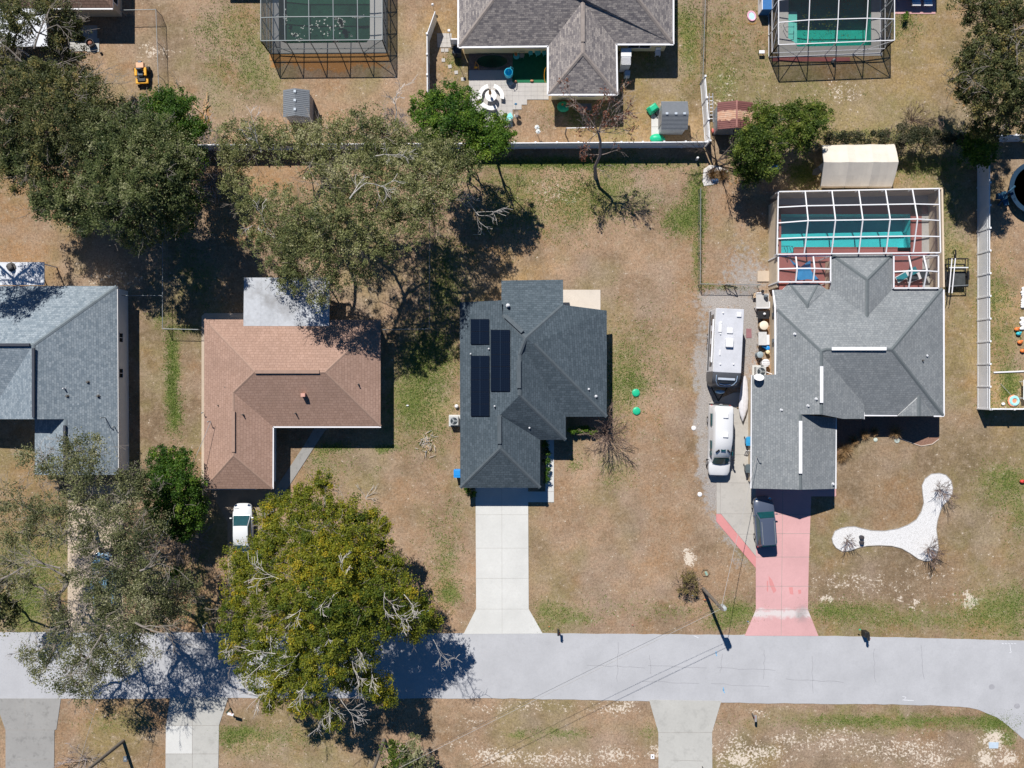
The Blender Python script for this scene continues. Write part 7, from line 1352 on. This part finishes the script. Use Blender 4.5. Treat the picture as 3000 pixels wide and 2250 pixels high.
t=thing('garden_lamp','small white globe lamp on a stake near the top edge','lamp',W(1270,26)); b=MB(); b.tube([(0,0,0),(0,0,.75)],.02,6); b.build('stem',black,t); b=MB(); b.ball((0,0,.85),.13,10); b.build('globe',whiteaccent,t)
t=thing('grill','dark covered box in the shade beside the side gate','grill',W(1341,158)); b=MB(); b.box((0,0,.5),(.75,.7,1.0)); b.build('cover',mat('blue_black_cover',(.03,.045,.06),.6),t,False,.06); b=MB(); b.lathe((-.2,-.2,.5),[(.28,0),(.3,.25),(.2,.45)],14); b.build('drum',black,t)
# white louvred cabinet, bins at the top house
t=thing('resin_cabinet','white louvred resin cabinet against the top house','cabinet',W(1826,190)); b=MB(); b.box((0,0,.95),(.85,1.35,1.9)); b.build('body',mat('white_resin',(.55,.57,.60),.5),t,False,.03); b=MB(); b.box((0,.35,1.93),(.92,.75,.06)); b.build('lid',whiteaccent,t,False,.02); b=MB()
for k in range(8): b.box((0,-.72+.085*k,1.93),(.82,.035,.05))
b.build('louvre',whiteaccent,t); b=MB(); b.box((.28,-1.0,.35),(.5,.5,.7)); b.build('side_box',mat('pale_blue_box',(.35,.45,.55),.5),t,False,.03)
t=thing('white_chair','white plastic chair near the right end of the top house','chair',W(1925,160)); b=MB(); b.box((0,0,.42),(.5,.5,.05)); b.build('seat',white,t,False,.02); b=MB(); b.box((0,.26,.7),(.5,.06,.55)); b.build('backrest',white,t,False,.02)
for x in (-.2,.2):
    for y in (-.2,.2): b=MB(); b.beam((x,y,0),(x,y,.42),.05); b.build('leg',white,t)
t=thing('wheelbarrow','green wheelbarrow tipped beside the grey resin shed','wheelbarrow',W(1911,322),R(35)); b=MB(); b.loft([[(-a,-c,z),(a,-c,z),(a,c,z),(-a,c,z)] for a,c,z in ((.55,.36,.15),(.5,.36,.35),(.3,.25,.72))],0,False); b.build('tub',greenpl,t,False,.08); w=MB(); w.wheel((0,-.55,.2),.2,.1); w.build('wheel',rubber,t)
t=thing('sandbox','green turtle shaped sandbox lid by the white fence','sandbox',W(1924,406)); b=MB(); b.lathe((0,0,0),[(.62,0),(.66,.12),(.5,.28),(.25,.36),(.03,.38)],16,0,1,.62); b.build('shell',greenpl,t); b=MB(); b.ball((.55,-.1,.14),.2,10,1.1,.7,.7); b.build('head',greenpl,t)
t=thing('green_bag','green rounded tarp bundle in the shade of the top house','bundle',W(1650,316)); b=MB(); b.ball((0,0,.3),.55,14,1.1,.9,.6); b.build('tarp',mat('deep_green_tarp',(.012,.30,.16),.5,.2),t); b=MB(); b.ball((-.1,.1,.62),.1,8); b.build('flower',mat('rusty_flower',(.40,.16,.05)),t)
t=thing('clothes_line','post with white crossbar under the dead tree','clothes line',W(1656,392)); b=MB(); b.tube([(0,0,0),(0,0,1.7)],.06,7); b.build('post',polem,t); b=MB(); b.beam((0,0,1.68),(2.5,.05,1.68),.06); b.build('crossbar',white,t)
t=thing('bench_board','grey bench board in the shade below the top house wall','bench',W(1712,318)); b=MB(); b.box((0,0,.45),(1.2,.6,.05)); b.build('seat',greypl,t)
for x in (-.5,.5): b=MB(); b.box((x,0,.22),(.06,.5,.42)); b.build('leg',greypl,t)
t=thing('ladder','white ladder leaning on the side fence by the rusty shed','ladder',W(2082,352)); b=MB(); A,Bq=Vector((-.35,1.9,1.55)),Vector((.05,-.2,.05))
for s in (-.16,.16): b.beam(A+Vector((s,0,.0)),Bq+Vector((s+.0,0,0)),.06)
b.build('rail',white,t); 
for k in range(1,8): b=MB(); q=A.lerp(Bq,k/8); b.beam(q+Vector((-.16,0,0)),q+Vector((.16,0,0)),.05); b.build('rung',white,t)
b=MB(); p=W(2086,386); b.ball((p.x,p.y,.2),.2,10,.6,1.3,.8); tag(b.build('red_bundle',mat('coral_bundle',(.62,.16,.13),.6)),'coral red bundle between the side fence and the rusty shed','bundle')
b=MB(); pp=[W(*q) for q in ((2061,496),(2078,484),(2105,487),(2134,497),(2128,512),(2108,520),(2104,535),(2088,541),(2062,545),(2058,532))]; b.prism([(p.x,p.y) for p in pp],0,.05); tag(b.build('white_sheet',mat('crumpled_white_sheet',(.58,.56,.54),.8,.2,5.,dirt=.4,bump=.6)),'crumpled white sheet lying by the bare tree','sheet')
b=MB(); p=W(2092,529); b.ball((p.x,p.y,.15),.22,10,1.6,.9,.7); tag(b.build('blue_tub',mat('dark_blue_tub',(.02,.12,.28),.4)),'dark blue tub on the crumpled white sheet','tub')
b=MB(); p=W(2040,468); b.tube([p,p+Vector((0,0,.55))],.12,10); b.ball((p.x,p.y,.6),.13,9); tag(b.build('white_bucket',whiteaccent),'small white post in the grass right of the green strip','post')
b=MB(); p=W(2263,492); b.box((p.x,p.y,.22),(.9,.4,.44)); tag(b.build('blue_cooler',mat('blue_cooler',(.03,.14,.34),.5)),'blue box under the bushy green tree','box')
# chaise longues, pool float, bench at the top right
for x,lab in ((2677,'left white lounger on the pink bricks at the top edge'),(2711,'right white lounger on the pink bricks at the top edge')):
    t=thing('sun_lounger',lab,'lounger',W(x,4),0,'white loungers at the top edge'); b=MB(); b.box((0,.4,.45),(.75,1.9,.08)); b.build('seat',mat('pale_blue_sling',(.30,.42,.58),.6),t,False,.03); b=MB(); b.box((0,-.5,.50),(.78,.32,.14)); b.build('footrest',whiteaccent,t,False,.04)
    for sx in (-.3,.3):
        for sy in (-.45,1.2): b=MB(); b.beam((sx,sy,0),(sx,sy,.42),.05); b.build('leg',white,t)
t=thing('pool_float','pink rimmed round pool float lying on the top right lawn','pool float',W(2201.6,48),R(20)); b=MB(); b.lathe((0,0,.07),[(.30,0),(.36,.05),(.44,.05),(.48,0),(.44,-.05),(.36,-.05)],24,0,.85,1.05); b.build('rim',mat('pink_vinyl',(.68,.38,.48),.4),t); b=MB(); b.lathe((0,0,.05),[(.36,0),(.34,.03),(.18,.035),(.02,.03)],24,0,.85,1.05); b.build('mat',mat('pale_aqua_vinyl',(.42,.62,.70),.4,.15),t)
b=MB(); p=W(2203,66); b.tube([p+Vector((.38*math.cos(a),.16*math.sin(a),.02)) for a in [3.4+k*.2 for k in range(15)]],.015,5); tag(b.build('cord',yellow),'thin yellow cord below the round pool float','cord')
t=thing('garden_bench','small white bench seat on the top right lawn','bench',W(2228,160)); b=MB(); b.box((0,.08,.42),(.5,.3,.06)); b.build('seat',white,t,False,.02)
for x in (-.2,.2): b=MB(); b.beam((x,.05,0),(x,.1,.4),.05); b.build('leg',greypl,t)
t=thing('storage_box','blue box with white side left of the top right cage','box',W(2236,10)); b=MB(); b.box((0,0,.6),(.85,2.2,1.2)); b.build('body',mat('deep_blue_box',(.03,.14,.36),.5),t,False,.03); b=MB(); b.box((-.45,0,.6),(.06,2.2,1.22)); b.build('side',white,t)
# fire pit top left
t=thing('fire_pit','round wire fire pit with rusty contents on the small slab','fire pit',W(271,132)); b=MB(); b.lathe((0,0,.05),[(.25,0),(.34,.2),(.36,.5),(.33,.5),(.3,.2),(.02,.1)],18); b.build('bowl',mat('dark_iron',(.06,.06,.065),.5,.2),t); b=MB(); b.ball((0,0,.45),.2,10,1,1,.5); b.build('embers',mat('rusty_leaves',(.28,.13,.09),.9,.4),t)
b=MB(); p=W(298,157); b.ball((p.x,p.y,.1),.12,9); tag(b.build('dark_ball',black),'small dark ball on the grass beside the fire pit slab','ball')
# right side yard
t=thing('trampoline','round trampoline with dark blue pad in the shade at the right edge','trampoline',W(3018,556)); b=MB(); n=40; I=[(2.15*math.cos(k*6.283/n),2.15*math.sin(k*6.283/n)) for k in range(n)]
vs_=[];
for r_,z in ((2.02,.82),(2.02,.88),(2.42,.88),(2.42,.80)): vs_.append([(r_*math.cos(k*6.283/n),r_*math.sin(k*6.283/n),z) for k in range(n)])
b.loft([[vs_[j][k%n] for j in range(4)] for k in range(n+1)],0,True,False); b.build('pad',mat('navy_pad',(.015,.04,.075),.5,.2),t); b=MB(); b.lathe((0,0,.83),[(2.02,0),(1.0,.0),(.02,-.01)],36); b.build('mat',mat('black_trampoline_mat',(.015,.015,.018),.7),t)
for k in range(6): a=k*1.047+.3; b=MB(); b.tube([(2.3*math.cos(a),2.3*math.sin(a),0),(2.3*math.cos(a),2.3*math.sin(a),.8)],.035,6); b.build('leg',steel,t)
t=thing('swing_slide','dark blue play frame beside the trampoline','play frame',W(2925,585)); b=MB(); b.tube([(0,-.5,0),(.1,.3,1.2),(.6,.9,1.5)],.1,6); b.box((.3,0,.5),(.45,1.3,.1),.2); b.box((-.3,.15,.7),(.5,.5,.4)); b.build('frame',mat('navy_frame',(.03,.09,.15),.5,.3),t)
b=MB(); b.beam(W(2911,1091,.06),W(3010,1087,.06),.13,.1); tag(b.build('white_pipe',whiteaccent),'long white pipe lying in the right side yard','pipe')
b=MB(); b.beam(W(2931,1124,.05),W(2962,1157,.3),.03); tag(b.build('thin_rod',steel),'thin grey rod pointing at the round float','rod')
t=thing('swim_ring','round aqua and orange swim ring beside the right white fence','swim ring',W(2969,1174)); b=MB(); b.lathe((0,0,.14),[(.20,0),(.26,.12),(.40,.13),(.50,0),(.40,-.12),(.26,-.12)],12); b.build('ring',mat('aqua_vinyl',(.30,.60,.62),.35,.2),t); b=MB(); b.lathe((-.05,0,.10),[(.48,-.08),(.55,0),(.48,.06)],12); b.build('trim',mat('coral_vinyl',(.70,.25,.15),.4),t)
b=MB(); p=W(2937,1183); b.ball((p.x,p.y,.12),.14,8,1.3,1,.8); tag(b.build('white_rock',whiteaccent),'white lump beside the swim ring','rock')
t=thing('white_table','white plastic table cut by the right edge','table',W(3000,1142)); b=MB(); b.box((0,0,.7),(1.0,1.8,.05)); b.build('tabletop',whiteaccent,t,False,.02)
for x in (-.4,.4):
    for y in (-.75,.75): b=MB(); b.beam((x,y,0),(x,y,.68),.06); b.build('leg',white,t)
pr=random.Random(12)
for k in range(16):
    y=845+k*6.0+(16 if k>9 else 0)+(k>9)*8; x=2998+pr.uniform(-3,3)-(4 if k>9 else 0); b=MB(); p=W(x,y+ (0 if k<=9 else 4)); b.ball((p.x,p.y,.10),.2,9,1.2,.8,.7,0,pr.uniform(-.3,.3)); 
    rk=tag(b.build('border_rock',mat('whitewashed_rock',(.72,.72,.72),.8,.12)),'white painted rock in the row along the right edge','rock','white rocks along the right edge')
for x,y,m,lab in ((2976,965,orange,'orange toy beside the white rocks'),(2981,978,mat('teal_toy',(.04,.45,.52),.4),'teal toy between the two orange toys'),(2985,1003,orange,'second orange toy lower beside the white rocks'),(2993,1028,orange,'small orange toy nearest the long white pipe'),(2992,1410,redm,'red toy at the right edge of the lawn')):
    t=thing('plastic_toy',lab,'toy',W(x,y)); b=MB(); b.ball((0,0,.16),.2,10,1.2,.9,.8); b.build('body',m,t); b=MB(); b.box((.08,.1,.3),(.22,.12,.12),.5); b.build('handle',m,t,False,.03)
# ---------------------------------------------------------------- light, sky, camera
sd=Vector((-.331,.812,1.0)).normalized(); elev=math.asin(sd.z)
sun=bpy.data.lights.new('sun','SUN'); sun.energy=SUN; sun.angle=R(.53); sun.color=(1.,.955,.89); so=bpy.data.objects.new('sun',sun); COL.objects.link(so); so.rotation_euler=sd.to_track_quat('Z','Y').to_euler(); so.location=(0,0,90)
w=bpy.data.worlds.new('World'); scene.world=w; w.use_nodes=True; nt=w.node_tree; bg=nt.nodes['Background']; sk=nt.nodes.new('ShaderNodeTexSky'); sk.sky_type='NISHITA'; sk.sun_disc=False; sk.sun_elevation=elev; sk.sun_rotation=math.atan2(sd.x,sd.y)%(2*math.pi); sk.air_density=1.; sk.dust_density=.3; sk.ozone_density=7.
hs=nt.nodes.new('ShaderNodeHueSaturation'); hs.inputs['Saturation'].default_value=1.25; nt.links.new(sk.outputs[0],hs.inputs['Color']); nt.links.new(hs.outputs[0],bg.inputs[0]); bg.inputs[1].default_value=SKY
cam=bpy.data.cameras.new('camera'); cam.sensor_fit='HORIZONTAL'; cam.angle=2*math.atan(1500*K/H); cam.clip_start=.5; cam.clip_end=4000; co=bpy.data.objects.new('camera',cam); COL.objects.link(co); co.location=(0,0,H); scene.camera=co
scene.view_settings.view_transform='Standard'; scene.view_settings.look='None'; scene.view_settings.exposure=EXPO; scene.view_settings.gamma=1
try: scene.cycles.max_bounces=6; scene.cycles.transparent_max_bounces=16; scene.cycles.caustics_refractive=False; scene.cycles.caustics_reflective=False
except Exception: pass
for o in list(bpy.data.objects):
    if '_o' in o: del o['_o']
